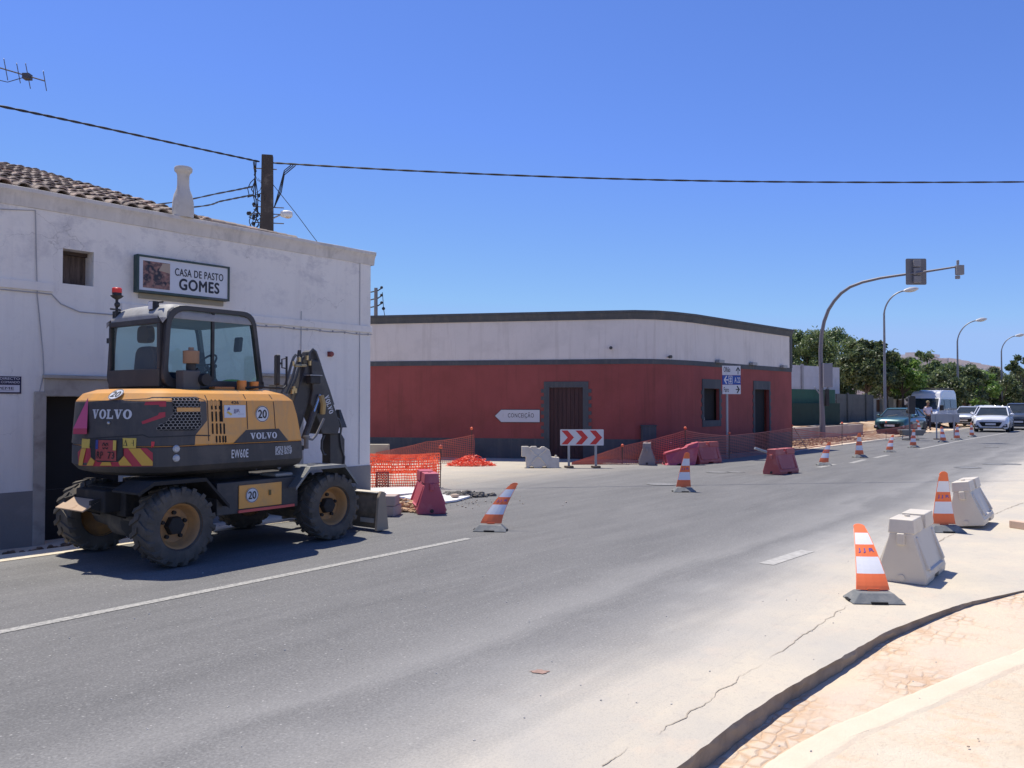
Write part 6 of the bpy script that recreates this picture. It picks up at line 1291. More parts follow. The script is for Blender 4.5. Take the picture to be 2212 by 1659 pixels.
# dozer blade
mbl = M('blade_olive', (.15, .125, .09), .75, var=.2, dirt=(.32, .26, .19), dscale=4, dlo=.45, dhi=.7)
bl = MB(); prf = [(1.95, .03), (2.03, .03), (2.06, .10), (2.00, .24), (2.01, .40), (2.06, .50), (1.94, .50), (1.92, .40), (1.91, .24), (1.93, .12)]
bl.prism(prf, -.93, .93); blo = bl.build('dozer_blade', mbl, ex, bevel=.008)
e = MB(); ep = rrect([(1.84, .02), (2.06, .02), (2.0, .50), (1.93, .54), (1.88, .46)], .02, 3); e.prism(ep, -.975, -.931); e.build('blade_end_plate', M('end_plate_tan', (.34, .27, .19), .8, var=.15), blo, bevel=.006); e = MB(); e.prism(ep, .931, .965); e.build('blade_end_plate', mbl, blo, bevel=.006)
e = MB(); 
for y_ in (-.3, .3): e.hexa([(1.2, y_ - .04, .40), (1.92, y_ - .04, .16), (1.92, y_ + .04, .16), (1.2, y_ + .04, .40)], [(1.2, y_ - .04, .52), (1.92, y_ - .04, .34), (1.92, y_ + .04, .34), (1.2, y_ + .04, .52)])
e.build('blade_arms', mdk2, ex); MB().box(1.90, 2.06, -.9, .9, .501, .515).build('blade_edge', M('dust_top', (.55, .50, .40), .9), blo)
for y0, y1 in ((-.86, -.6), (.62, .86)): MB().box(1.90, 1.909, y0, y1, .11, .17).build('pale_marking', M('pale_step'), blo)
# ================================================================ FAR STREET: walls, hoarding, gate
mpan = M('white_panel', (.50, .50, .53), .85, var=.08, dirt=(.34, .33, .34), dscale=.7, dlo=.5, dhi=.8); mgreen = M('green_hoarding', (.012, .085, .055), .7, var=.2); mgreen2 = M('dark_green_mesh', (.018, .045, .036), .9, var=.2); mconp = M('grey_concrete_panel', (.115, .125, .115), .9, var=.15, dirt=(.07, .08, .07), dscale=1); mbase = M('low_wall_concrete', (.40, .33, .28), .9, var=.12)
def vwall(name, label, cat, x0, x1, D0, D1, ytop0, z0, mat_, boards=0, posts=0, th=.08, postmat=None, kindh=None, part='panels'):
    A, B = atY(x0, ytop0, D0), atY(x1, 800, D1); H = kindh if kindh else A.z - z0; d = Vector((B.x - A.x, B.y - A.y, 0)); L = d.length; r = atan2(d.y, d.x)
    o = thing(name, label, cat, (A.x, A.y, z0), r); m = MB()
    if boards:
        h = H / boards
        for i in range(boards): m.box(0, L, -th / 2, th / 2, i * h + .015, (i + 1) * h - .015)
        m.box(0, L, -th / 2 + .02, th / 2 - .02, 0, H - .03)
    else: m.box(0, L, -th / 2, th / 2, 0, H)
    m.build(part, mat_, o)
    for k in range(posts):
        x = L * (k + .5) / posts; MB().box(x - .09, x + .09, -th / 2 - .09, -th / 2 - .002, 0, H + .06).build('post', postmat or mat_, o)
    return o, L, H
GZ = .56
vwall('white_panel_wall', 'tall white concrete panel wall with one grey post, rising above the green hoarding', 'wall', 1700, 1812, 46, 50, 787, GZ, mpan, 5, 2, postmat=M('post_grey', (.33, .33, .34), .9))
vwall('green_hoarding', 'dark green hoarding between the red building and the concrete panel wall', 'hoarding', 1700, 1802, 41, 44, 840, GZ, mgreen)
vwall('green_mesh_fence', 'very dark green mesh screen along the foot of the green hoarding', 'fence', 1700, 1812, 40.6, 43.5, 871, GZ, mgreen2)
vwall('concrete_fence', 'grey precast concrete panel fence under the dark tree', 'fence', 1806, 1885, 47, 54, 850, GZ, mconp, 5, 2, postmat=mconp)
o, L, H = vwall('low_wall', 'low pinkish concrete retaining wall behind the traffic light pole', 'wall', 1700, 1858, 37.2, 45, 926, 0, mbase, th=.25, part='wall')
c = thing('hoarding_post', 'bent pale pipe in front of the dark green mesh', 'pipe', gp(1772, 918, GZ)); MB().tube([(0, 0, 0), (0, 0, 1.55), (-.28, 0, 1.95)], .035, 7).build('pipe', M('galvanised'), c)
# gate wall: cream with brown lattice openings
G0, G1 = gp(1881, 913, .45), gp(1962, 905, .45); G0 = Vector((G0.x, G0.y, .45)); 
A, B = atY(1881, 912, 56), atY(1962, 912, 62); d = Vector((B.x - A.x, B.y - A.y, 0)); L = d.length
gw = thing('cream_gate_wall', 'cream wall with small brown lattice openings and a grey pillar beside the green car', 'wall', (A.x, A.y, .4), atan2(d.y, d.x)); ht = atY(1881, 861, 56).z - .4
m = MB(); ops = [(L * .14, L * .30, ht * .42, ht * .95), (L * .70, L * .84, ht * .42, ht * .95)]; wall_open(m, 0, L, 0, ht, ops, 0, .2); m.quad((0, 0, ht), (L, 0, ht), (L, .3, ht), (0, .3, ht)); m.quad((0, 0, 0), (0, .3, 0), (0, .3, ht), (0, 0, ht)); m.build('wall', M('cream_paint', (.58, .54, .44), .9, var=.06), gw)
for a, b, c_, d_ in ops: MB().box(a, b, .201, .24, c_, d_).build('lattice', M('brown_lattice', (.22, .12, .07), .9, var=.4, scale=14), gw)
MB().box(L * .42, L * .54, -.12, -.001, 0, ht + .12).build('pillar', M('pillar_grey', (.30, .31, .28), .9), gw)
# long concrete wall behind the queue
pts = [tw(56, -9.5), tw(90, -8.2), tw(150, -5)]
for k, (a, b) in enumerate(zip(pts, pts[1:])):
    d = b - a; o = thing('roadside_wall', ['grey panel wall under the trees behind the minibus and silver car', 'distant grey wall under the trees at the right edge'][k], 'wall', (a.x, a.y, .3), atan2(d.y, d.x)); m = MB()
    for i in range(4): m.box(0, d.length, -.05, .05, i * .42 + .01, i * .42 + .41)
    m.build('panels', M('grey_wall_panel', (.27, .27, .25), .9, var=.2), o)  # one grey for all wall boards, tone varied at random
# far stepped building
A, B = atY(1972, 800, 190), atY(2160, 800, 250); d = Vector((B.x - A.x, B.y - A.y, 0)); L = d.length
fbld = thing('far_building', 'distant pale pinkish stepped apartment building above the trees', 'building', (A.x, A.y, 0), atan2(d.y, d.x))
mfar = M('far_pink', (.58, .53, .49), .9, var=.06); mfar2 = M('far_pale', (.68, .64, .60), .9, var=.05)
tops = [(1972, 1990, 779), (1990, 2028, 769), (2028, 2046, 773), (2046, 2072, 773), (2072, 2095, 777), (2095, 2116, 782), (2116, 2138, 786), (2138, 2158, 790)]
def onf(x, y): p = onpl(x, y, A, Vector((d.y, -d.x, 0)).normalized()); return (p - A).dot(d.normalized()), p.z
m1, m2 = MB(), MB()
for i, (x0, x1, yt) in enumerate(tops):
    a, z = onf(x0, yt); b, _ = onf(x1, yt); (m1 if i < 3 else m2).box(a, b - .05, -(.4 * (i % 2)), 14, 0, z)
w_ = m1.build('pink_block', mfar, fbld); m2.build('stepped_block', mfar2, fbld)
a, z = onf(1994, 760); b, _ = onf(2004, 760); MB().box(a, b, 2, 4, z - 6, z).build('stair_tower', mfar, fbld); a, z = onf(2008, 769); b, _ = onf(2026, 769)
MB().box(a, b, -.45, 8, z - .1, z + .6).build('roof_rail', M('sign_white'), fbld)
wi = MB()
for i, (x0, x1, yt) in enumerate(tops):
    a, z = onf(x0, yt); b, _ = onf(x1, yt)
    for k in range(2): wi.box(a + (b - a) * (.2 + .45 * k), a + (b - a) * (.38 + .45 * k), -.5, -.41, z - 3.2, z - 1.6)
wi.build('windows', M('far_window', (.10, .11, .13), .3), fbld)
# ================================================================ TREES
def tree(name, label, base_, H, Rw, n_cl, n_lf, leaf, mat_, seed, trunk_h=.35, squash=.8, cr=.42, droop=0):
    rd = random.Random(seed); t = thing(name, label, 'tree', base_, rd.uniform(0, 6), 'trees beyond the roadside wall'); ch = H * (1 - trunk_h); cz = H * trunk_h + ch * .5
    tr = MB(); tr.tube([(0, 0, -.4), (.03, .02, H * .2), (-.04, .05, H * trunk_h), (.0, 0, H * .62)], [.17 * H / 6, .13 * H / 6, .10 * H / 6, .04], 8)
    cls = []
    for i in range(n_cl):
        while True:
            p = Vector((rd.uniform(-1, 1), rd.uniform(-1, 1), rd.uniform(-1, 1)))
            if .25 < p.length < 1: break
        p = p.normalized() * (p.length ** .5); c = Vector((p.x * Rw, p.y * Rw, cz + p.z * ch * .5)); s = cr * Rw * rd.uniform(.5, 1.1) * (1 - .35 * max(0, p.z)); cls.append((c, s))
        if i < 9: tr.tube([(0, 0, H * trunk_h * .9), tuple(c * .5 + Vector((0, 0, H * trunk_h * .5))), tuple(c)], [.06 * H / 6, .04 * H / 6, .015], 5)
    tr.build('trunk', M('bark', (.10, .075, .055), .95, var=.3), t)
    V, Fc = [], []
    for c, s in cls:
        for k in range(n_lf):
            d = Vector((rd.gauss(0, 1), rd.gauss(0, 1), rd.gauss(0, 1))).normalized() * s * rd.random() ** .35; d.z *= squash
            if rd.random() < .06: d *= 1.4
            p = c + d; l = leaf * rd.uniform(.6, 1.3); n = Vector((rd.gauss(0, 1), rd.gauss(0, 1), rd.gauss(.6, 1))).normalized(); u = n.orthogonal().normalized(); u.rotate(Matrix.Rotation(rd.uniform(0, 6.28), 3, n)); v = n.cross(u)
            if droop: u = (u + Vector((0, 0, -droop))).normalized()
            o = len(V); V += [tuple(p - u * l), tuple(p - v * l * .38), tuple(p + u * l), tuple(p + v * l * .38)]; Fc.append((o, o + 1, o + 2, o + 3))
    me = bpy.data.meshes.new('crown'); me.from_pydata(V, [], Fc); me.materials.append(mat_); o = bpy.data.objects.new('crown', me); COL.objects.link(o); o.parent = t; return t
lf1 = leafmat('pepper_leaves', (.08, .125, .05), (.15, .215, .08), (.26, .32, .14)); lf2 = leafmat('dark_broad_leaves', (.05, .08, .035), (.10, .14, .055), (.24, .29, .12)); lf3 = leafmat('fresh_leaves', (.08, .16, .03), (.17, .30, .06), (.30, .44, .10)); lf4 = leafmat('olive_leaves', (.08, .11, .06), (.15, .19, .09), (.23, .26, .13))
def tb(x, D, z=GZ): p = atY(x, 900, D); return Vector((p.x, p.y, z))
def zt(y, D): return atY(1106, y, D).z
def rt(px, D): return px / F * D
T1 = tree('pepper_tree', 'big feathery green tree right behind the far end of the red building', tb(1735, 66), zt(713, 66) - GZ, rt(78, 66), 70, 420, .13, lf1, 1, .2, .8, .40, .6)
T1b = tree('pepper_tree', 'big feathery green tree behind the traffic light pole', tb(1806, 68), zt(718, 68) - GZ, rt(72, 68), 66, 420, .13, lf1, 2, .2, .8, .40, .6)
tree('pepper_tree', 'feathery tree low behind the white panel wall, furthest left', tb(1700, 72), zt(745, 72) - GZ, rt(45, 72), 24, 220, .18, lf1, 3, .2, .8, .4, .6)
tree('broadleaf_tree', 'dark clumpy tree with a straight trunk in front of the grey panel fence', tb(1873, 55.5), zt(738, 55.5) - GZ, rt(54, 55.5), 46, 300, .14, lf2, 4, .38, .8, .33)
tree('broadleaf_tree', 'slim dark tree just behind the first street lamp', tb(1915, 57), zt(757, 57) - GZ, rt(40, 57), 30, 260, .14, lf2, 5, .42, .8, .36)
tree('young_tree', 'bright fresh green tree above the green car', tb(1950, 57), zt(777, 57) - GZ, rt(44, 57), 26, 260, .13, lf3, 6, .46, .8, .38)
tree('broadleaf_tree', 'dark shaded tree behind the black temporary signal', tb(1940, 60), zt(800, 60) - GZ, rt(42, 60), 22, 220, .15, lf2, 16, .50, .8, .42)
tree('pepper_tree', 'round feathery tree left of the far pink building', tb(1985, 84), zt(762, 84) - GZ, rt(46, 84), 26, 260, .20, lf1, 7, .2, .8, .42, .6)
tree('pepper_tree', 'feathery tree in front of the far pink building', tb(2040, 82), zt(786, 82) - GZ, rt(50, 82), 26, 260, .20, lf1, 8, .2, .8, .42, .6)
tree('pepper_tree', 'feathery tree below the stepped end of the far building', tb(2090, 84), zt(786, 84) - GZ, rt(46, 84), 24, 260, .20, lf4, 9, .2, .8, .42, .5)
tree('broadleaf_tree', 'dark tree behind the white minibus', tb(2040, 66), zt(803, 66) - GZ, rt(44, 66), 24, 240, .16, lf2, 10, .22, .8, .40)
tree('broadleaf_tree', 'dark tree at the second street lamp', tb(2085, 70), zt(795, 70) - GZ, rt(38, 70), 24, 240, .16, lf2, 11, .24, .8, .40)
tree('broadleaf_tree', 'tree with fresh green patches above the silver car', tb(2122, 76), zt(803, 76) - GZ, rt(34, 76), 22, 240, .17, lf3, 12, .22, .8, .40)
tree('pepper_tree', 'olive green tree below the end of the far building, left of the third lamp', tb(2140, 95), zt(798, 95) - GZ, rt(40, 95), 22, 240, .22, lf4, 13, .2, .8, .42, .5)
tree('broadleaf_tree', 'dark tree at the third street lamp', tb(2165, 82), zt(808, 82) - GZ, rt(34, 82), 22, 230, .18, lf2, 14, .2, .8, .40)
tree('broadleaf_tree', 'darkest tree at the right edge above the dark car', tb(2212, 86), zt(768, 86) - GZ, rt(32, 86), 20, 230, .18, lf2, 15, .2, .8, .40)
tree('pepper_tree', 'pale olive tree between the third lamp and the right edge', tb(2192, 105), zt(800, 105) - GZ, rt(36, 105), 20, 230, .24, lf4, 17, .15, .8, .42, .5)
for k_, (x_, D_, yt, rr, lb) in enumerate(((1905, 88, 772, 40, 'dense olive tree filling the gap behind the gate wall'), (1960, 100, 778, 46, 'dense olive tree far behind the bright green tree'), (2065, 108, 800, 60, 'dense olive tree far behind the second lamp'), (2125, 120, 806, 60, 'dense olive tree far behind the silver car'), (2178, 124, 806, 50, 'dense olive tree far behind the third lamp'))):
    tree('pepper_tree', lb, tb(x_, D_), zt(yt, D_) - GZ, rt(rr, D_), 36, 260, .24, lf4, 40 + k_, .0, .8, .5, .4)
tree('pepper_tree', 'low filling tree behind the minibus roof', tb(2000, 74), zt(812, 74) - GZ, rt(46, 74), 20, 240, .18, lf4, 18, .1, .8, .45, .5)
# ================================================================ TRAFFIC LIGHT MAST AND STREET LAMPS
mmast = M('mast_grey', (.17, .165, .18), .55, .3, var=.08)
b0 = tw(0, 0); MBs = atY(1777, 947, 39.5); MBs.z = 0; sgm = thing('traffic_light_mast', 'tall grey traffic light mast curving out over the road', 'traffic light', MBs)
c_u = RN
def onm(x, y):   # pixel -> point in the vertical plane through the mast along RN
    p = onpl(x, y, MBs, Vector((-RN.y, RN.x, 0))); return p - MBs
ZP = lambda x, y: ((1580 + x / 2.257) / 1.1573, (600 + y / 2.257) / 1.1573)
pts = [Vector((0, 0, 0)), Vector((0, 0, 2.2)), onm(*ZP(1068, 850)), onm(*ZP(1064, 620)), onm(*ZP(1070, 530)), onm(*ZP(1084, 460)), onm(*ZP(1108, 395)), onm(*ZP(1140, 345)), onm(*ZP(1180, 300)), onm(*ZP(1230, 265)), onm(*ZP(1300, 238)), onm(*ZP(1400, 215)), onm(*ZP(1500, 200)), onm(*ZP(1660, 178)), onm(*ZP(1838, 150))]
pts[0] = Vector((0, 0, 0)); pts[1] = Vector((-.01, 0, 1.2))
MB().tube(pts, [.15, .115, .10, .095, .09, .085, .08, .075, .075, .07, .065, .06, .055, .05, .04], 12).build('mast', mmast, sgm, smooth=True)
MB().box(-.25, .25, -.25, .25, 0, .03).build('base_plate', mmast, sgm)
q0, q1 = onm(*ZP(1572, 105)), onm(*ZP(1656, 246)); Q = (q0 + q1) / 2; tl = MB().prism(rrect([(-.46, q1.z), (.46, q1.z), (.46, q0.z), (-.46, q0.z)], .06, 3), .03, .06, T=Matrix.Translation((Q.x, Q.y + .14, 0))).build('backing_board', M('board_grey', (.15, .15, .16), .6), sgm)
m = MB(); cz = (q0.z + q1.z) / 2
for k in (-1, 0, 1): m.box(Q.x - .16, Q.x + .16, Q.y + .02, Q.y + .165, cz + k * .36 - .16, cz + k * .36 + .16)
m.build('signal_head', M('head_grey', (.20, .20, .21), .6), sgm, bevel=.02)
q = onm(*ZP(1838, 168)); m = MB(); m.box(q.x - .08, q.x + .24, q.y - .1, q.y + .1, q.z - .22, q.z + .20); m.box(q.x - .04, q.x + .05, q.y - .05, q.y + .05, q.z + .2201, q.z + .42); m.box(q.x - .1, q.x + .08, q.y - .06, q.y + .06, q.z - .4, q.z - .2501); m.build('small_signal', M('head_grey'), sgm, bevel=.02)
q0, q1 = onm(*ZP(1070, 697)), onm(*ZP(1113, 830)); m = MB(); m.box(-.02, .42, -.24, -.09, q1.z, q0.z); m.build('cabinet', M('cabinet_grey', (.22, .23, .26), .6, var=.06), sgm, bevel=.02)
m = MB(); 
for k in range(3): m.box(-.2 + .0, .2, -.0, .3, 1.9 + k * .0, 2.9) if k == 0 else None
m = MB().box(.13, .30, -.12, .12, 1.55, 2.35); m.build('pedestrian_signal', mblk, sgm, bevel=.03)
def lamp(label, x, D, ytop, armpx):
    p = atY(x, 900, D); p.z = 0; o = thing('street_lamp', label, 'street lamp', p, 0, 'tall curved street lamps'); H = zt(ytop, D); R = armpx / F * D
    n = 10; P = [Vector((0, 0, 0)), Vector((0, 0, 3)), Vector((0, 0, H - R * 1.15))] + [Vector((R * (1 - cos(pi / 2 * k / n * .92)), -R * .3 * (k / n), H - R * 1.15 + R * 1.12 * sin(pi / 2 * k / n * .92))) for k in range(1, n + 1)]
    MB().tube(P, [.10, .09, .06] + [.05] * n, 8).build('pole', M('lamp_pole_grey', (.20, .21, .23), .5, .3), o, smooth=True)
    e = P[-1]; h = MB(); h.lathe([(.02, -.1), (.12, .05), (.20, .35), (.18, .6), (.08, .82), (.005, .88)], 12, 'x', (0, 0, 0), T=Matrix.Translation(e) @ Matrix.Rotation(radians(-9), 4, 'Y') @ Matrix.Diagonal((1, 1, .8, 1))); h.build('lamp_head', M('lamp_head_pale', (.48, .48, .47), .4), o, smooth=True)
lamp('nearest street lamp rising out of the dark trees beside the signal arm', 1912, 50.5, 628, 44)
lamp('second street lamp, right of the far pink building', 2070, 67, 692, 40)
lamp('third street lamp at the right edge', 2165, 82, 725, 30)
# ================================================================ TEMPORARY SIGNAL, TROUGH
p = gp(1967, 951); ts_ = thing('temporary_signal', 'black temporary traffic signal on a thin pole left of the minibus', 'traffic light', p, radians(8))
MB().tube([(-.02, 0, 0), (-.07, 0, 1.98)], .035, 8).build('pole', M('pole_dark', (.12, .12, .12), .6), ts_); MB().box(-.3, .3, -.2, .2, 0, .04).build('foot', mblk, ts_)
m = MB(); m.prism(rrect([(-.08, 1.20), (.22, 1.18), (.24, 2.0), (-.06, 2.02)], .06, 4), -.06, .10); 
for k in range(3): m.lathe([(.11, .10), (.12, .3)], 12, 'y', (.08, 0, 1.32 + k * .27), cap=True)
m.build('signal_head', mblk, ts_, bevel=.02)
p = gp(1967, 948); tr_ = thing('grey_trough', 'low grey metal trough on thin legs at the foot of the temporary signal', 'trough', p + Vector((.15, .3, 0)), 0)
MB().hexa([(-.42, -.2, .15), (.5, -.2, .15), (.5, .2, .15), (-.42, .2, .15)], [(-.55, -.28, .42), (.62, -.28, .42), (.62, .28, .42), (-.55, .28, .42)]).build('tray', M('trough_grey', (.22, .23, .23), .6, .3), tr_, bevel=.02)
for x_ in (-.45, -.1, .1): MB().tube([(x_, -.1, 0), (x_ * .8, 0, .2)], .02, 5).build('leg', M('galvanised'), tr_)
# ================================================================ VEHICLES
mgls = M('car_glass', (.03, .038, .042), .12, var=.3, scale=3, spec=.5); mtyr = M('car_tyre', (.03, .03, .03), .85); mrimc = M('car_rim', (.38, .38, .40), .35, .5)
mgril = M('grille_black', (.015, .015, .016), .5); mhl = M('headlight', (.40, .42, .46), .15, var=.2, scale=20, spec=.8); mplt = M('plate_white', (.6, .6, .6), .5)
def car(name, label, cat, loc, heading, paint, L=4.0, W=1.72, H=1.46, hood=.92, ws0=.95, ws1=1.75, rear=.0, rb=.7, belt=.92, group='cars queuing on the far road', van=False):
    """x forward; front at x = 0, body runs to -L"""
    c = thing(name, label, cat, loc, heading, group); n = 9
    def half(x):      # half width at belt
        t = -x / L; e = min(t, 1 - t); return W / 2 * (1 - .16 * max(0, 1 - e / .10) ** 2)
    hz = lambda x: interp(-x, [(0, hood * .74), (.08, hood * .86), (.35, hood * .95), (ws0, hood + .02), (L - rb, belt + .03), (L, belt * .9)])
    xs = [0, -.05, -.15, -.35, -.6, -.9, -1.3, -1.8, -2.4, -3.0, -L + .5, -L + .15, -L + .03, -L]; xs = sorted(set(x for x in xs if x >= -L), reverse=True)
    b = MB(); V = []; zb = .20
    for x in xs:
        w = half(x); zt_ = hz(x); q = 0 if x > -.01 or x < -L + .01 else 1
        V.append([(x, -w * .90, zb + (.05 if not q else 0)), (x, -w * .985, zb + .12), (x, -w, zt_ * .60), (x, -w * .97, zt_ * .86), (x, -w * .88, zt_ * .975), (x, -w * .5, zt_ + .01), (x, 0, zt_ + .02), (x, w * .5, zt_ + .01), (x, w * .88, zt_ * .975), (x, w * .97, zt_ * .86), (x, w, zt_ * .60), (x, w * .985, zb + .12), (x, w * .90, zb + (.05 if not q else 0))])
    m = len(V[0]); vs = [p for r in V for p in r]
    b.add(vs, [(i * m + k, i * m + (k + 1) % m, (i + 1) * m + (k + 1) % m, (i + 1) * m + k) for i in range(len(V) - 1) for k in range(m)] + [tuple(range(m))[::-1], tuple(range((len(V) - 1) * m, len(V) * m))])
    body_ = b.build('body', paint, c, smooth=True, ang=32)
    # cabin: glass box with painted roof and pillars
    zr = H; z0 = belt - .02; rw_ = W / 2 * .74; bw = W / 2 * .93; x0, x1, x2, x3 = -ws0, -ws1, -(L - rb - rear - .25), -(L - rb * .35)
    if van: x3 = -(L - .03); x2 = -(L - .12); rw_ = W / 2 * .86; bw = W / 2 * .97
    g = MB(); g.hexa([(x0, -bw, z0), (x3, -bw, z0), (x3, bw, z0), (x0, bw, z0)], [(x1, -rw_, zr - .05), (x2, -rw_, zr - .05), (x2, rw_, zr - .05), (x1, rw_, zr - .05)]); g.build('glazing', mgls, c)
    r = MB(); r.hexa([(x1 + .10, -rw_ - .02, zr - .075), (x2 - .08, -rw_ - .02, zr - .075), (x2 - .08, rw_ + .02, zr - .075), (x1 + .10, rw_ + .02, zr - .075)], [(x1 - .04, -rw_ + .08, zr), (x2 + .04, -rw_ + .08, zr - .01), (x2 + .04, rw_ - .08, zr - .01), (x1 - .04, rw_ - .08, zr)])
    for s in (-1, 1):
        r.tube([(x0 + .03, s * bw, z0), (x1, s * (rw_ + .005), zr - .05)], .035, 6); r.tube([(x3, s * bw, z0), (x2, s * (rw_ + .005), zr - .05)], .05 if not van else .04, 6); xm_ = (x1 + x2) / 2 - .1; r.tube([(xm_, s * (bw + .003), z0), (xm_, s * (rw_ + .005), zr - .05)], .03, 6)
        r.tube([(x0, s * (bw + .005), z0 + .01), (x3, s * (bw + .005), z0 + .01)], .025, 6)
    r.build('roof', paint, c, smooth=True, ang=40)
    for s in (-1, 1):
        mi = MB().ball((-ws0 - .18, s * (W / 2 + .09), belt + .06), .10, 10, 7, (.7, 1.1, .75)); mi.build('wing_mirror', paint, c, smooth=True)
        hl = MB(); w0 = half(-.1)
        hl.hexa([(.012, s * w0 * .52, hood * .66), (-.22, s * w0 * 1.0, hood * .68), (-.22, s * w0 * .9, hood * .60), (.0, s * w0 * .50, hood * .60)], [(-.02, s * w0 * .50, hood * .74), (-.30, s * w0 * .99, hood * .83), (-.30, s * w0 * .85, hood * .83), (-.05, s * w0 * .50, hood * .74)]); hl.build('headlight', mhl, c)
        for x_ in (-.78, -L + .72):
            w = thing('wheel', None, None, (x_, s * (W / 2 - .10), .31)); w.parent = c
            MB().lathe([(.19, -.10), (.30, -.10), (.315, -.06), (.315, .06), (.30, .10), (.19, .10)], 22, 'y').build('tyre', mtyr, w, smooth=True); MB().lathe([(.19, s * .085), (.16, s * .06), (.05, s * .07), (.001, s * .07)], 16, 'y', cap=False).build('rim', mrimc, w)
        ar = MB(); 
        for x_ in (-.78, -L + .72):
            nn = 12; ar.add([(x_ + .36 * cos(pi * k / nn), s * (W / 2 + .004), .30 + .36 * sin(pi * k / nn)) for k in range(nn + 1)] + [(x_, s * (W / 2 + .004), .22)], [tuple(range(nn + 2))])
        ar.build('wheel_arch', mgril, c)
    gr = MB(); gw_ = W * .24; gr.prism(rrect([(-gw_, hood * .36), (gw_, hood * .36), (gw_ * 1.35, hood * .62), (-gw_ * 1.35, hood * .62)], .05, 3), .012, .03, 'x')
    for s in (-1, 1): gr.prism([(s * W * .30, hood * .30), (s * W * .46, hood * .32), (s * W * .46, hood * .50), (s * W * .40, hood * .52)], -.02, .012, 'x'); gr.box(-.01, .02, -W * .36, W * .36, .215, .27); gr.build('grille', mgril, c)
    for s in (-1, 1): MB().lathe([(.06, 0), (.06, .012)], 12, 'x', (.005, s * W * .40, .42)).build('fog_lamp', mhl, c)
    MB().box(.031, .04, -.26, .26, hood * .44, hood * .44 + .11).build('number_plate', mplt, c)
    wp = MB(); wp.tube([(x0 + .04, -.45, z0 + .04), (x0 + .02 - .1, .05, z0 + .12)], .012, 4); wp.build('wipers', mgril, c)
    return c
def paint(n, c, rough=.25, met=.0): return M(n, c, rough, met, var=.03, coat=.6, dirt=tuple(x * .8 + .04 for x in c), dscale=2, dlo=.6, dhi=.95)
pw_ = paint('car_white', (.66, .68, .72)); psl = paint('car_silver', (.42, .46, .52), .3, .4); pgn = paint('car_green', (.035, .11, .12), .3, .2); pdk = paint('car_dark', (.06, .075, .10), .25, .3); pyg = paint('car_olive', (.28, .30, .18), .3)
HD = atan2(-RD.y, -RD.x)
def cl(x, y, off=0): return gp(x, y) 
car('hatchback', 'white hatchback with headlights facing us at the head of the queue at the right edge', 'car', cl(2140, 934), HD + radians(2), pw_, 3.97, 1.80, 1.50, .95, .92, 1.72, rb=.45, belt=.97)
g1 = car('sedan', 'dark green sedan parked nose towards us by the netting', 'car', cl(1922, 937), HD + radians(-4), pgn, 4.1, 1.80, 1.42, .90, 1.15, 1.95, rb=1.0, belt=.93)
car('estate_car', 'silver estate car between the minibus and the white hatchback', 'car', cl(2082, 922), HD + radians(-4), psl, 4.4, 1.72, 1.45, .92, 1.0, 1.75, rb=.4, belt=.93)
car('hatchback', 'second white car, half hidden behind the white hatchback', 'car', cl(2128, 924), HD, pw_, 4.1, 1.70, 1.50, .92, .92, 1.65, rb=.4, belt=.93)
car('hatchback', 'small olive green car far back between the silver and white cars', 'car', cl(2108, 911), HD, pyg, 4.0, 1.7, 1.5, .92, .92, 1.65, rb=.4, belt=.93)
car('hatchback', 'pale car roof showing left of the second white car', 'car', cl(2118, 914), HD, paint('car_pale', (.50, .53, .50)), 4.0, 1.7, 1.5, .92, .92, 1.65, rb=.4, belt=.93)
car('suv', 'dark blue-grey car cut by the right edge, behind the white hatchback', 'car', cl(2200, 929), HD + radians(1), pdk, 4.4, 1.85, 1.68, 1.05, 1.0, 1.75, rb=.35, belt=1.08)
# minibus
mvw = paint('van_white', (.66, .67, .70), .35)
VB = gp(1986, 925.5); vn = thing('minibus', 'white high-roof minibus with roof rack facing us behind the person', 'van', VB, HD + radians(-6))
Wv, Lv, Hv = 2.1, 4.9, 2.56
prof_ = [(0.0, .32), (0.02, .75), (-.12, 1.02), (-.55, 1.22), (-1.25, 2.02), (-1.42, 2.32), (-1.65, 2.46), (-2.3, Hv), (-Lv + .2, Hv), (-Lv, 2.3), (-Lv - .02, .35)]
def wv(z): return Wv / 2 * (1 - .16 * max(0, (z - 1.1) / 1.4) ** 1.5)
n = len(prof_); m = MB(); m.add([(x, -wv(z), z) for x, z in prof_] + [(x, wv(z), z) for x, z in prof_], [tuple(range(n)), tuple(range(n, 2 * n))[::-1]] + [(i, (i + 1) % n, n + (i + 1) % n, n + i) for i in range(n)]); m.build('body', mvw, vn, bevel=.06, seg=3)
def vx(z): return interp(z, [(1.22, -.55), (2.02, -1.25)])
m = MB(); m.quad((vx(1.26) + .012, -wv(1.26) + .10, 1.27), (vx(1.26) + .012, wv(1.26) - .10, 1.27), (vx(1.98) + .012, wv(1.98) - .10, 1.99), (vx(1.98) + .012, -wv(1.98) + .10, 1.99)); m.build('windscreen', mgls, vn)
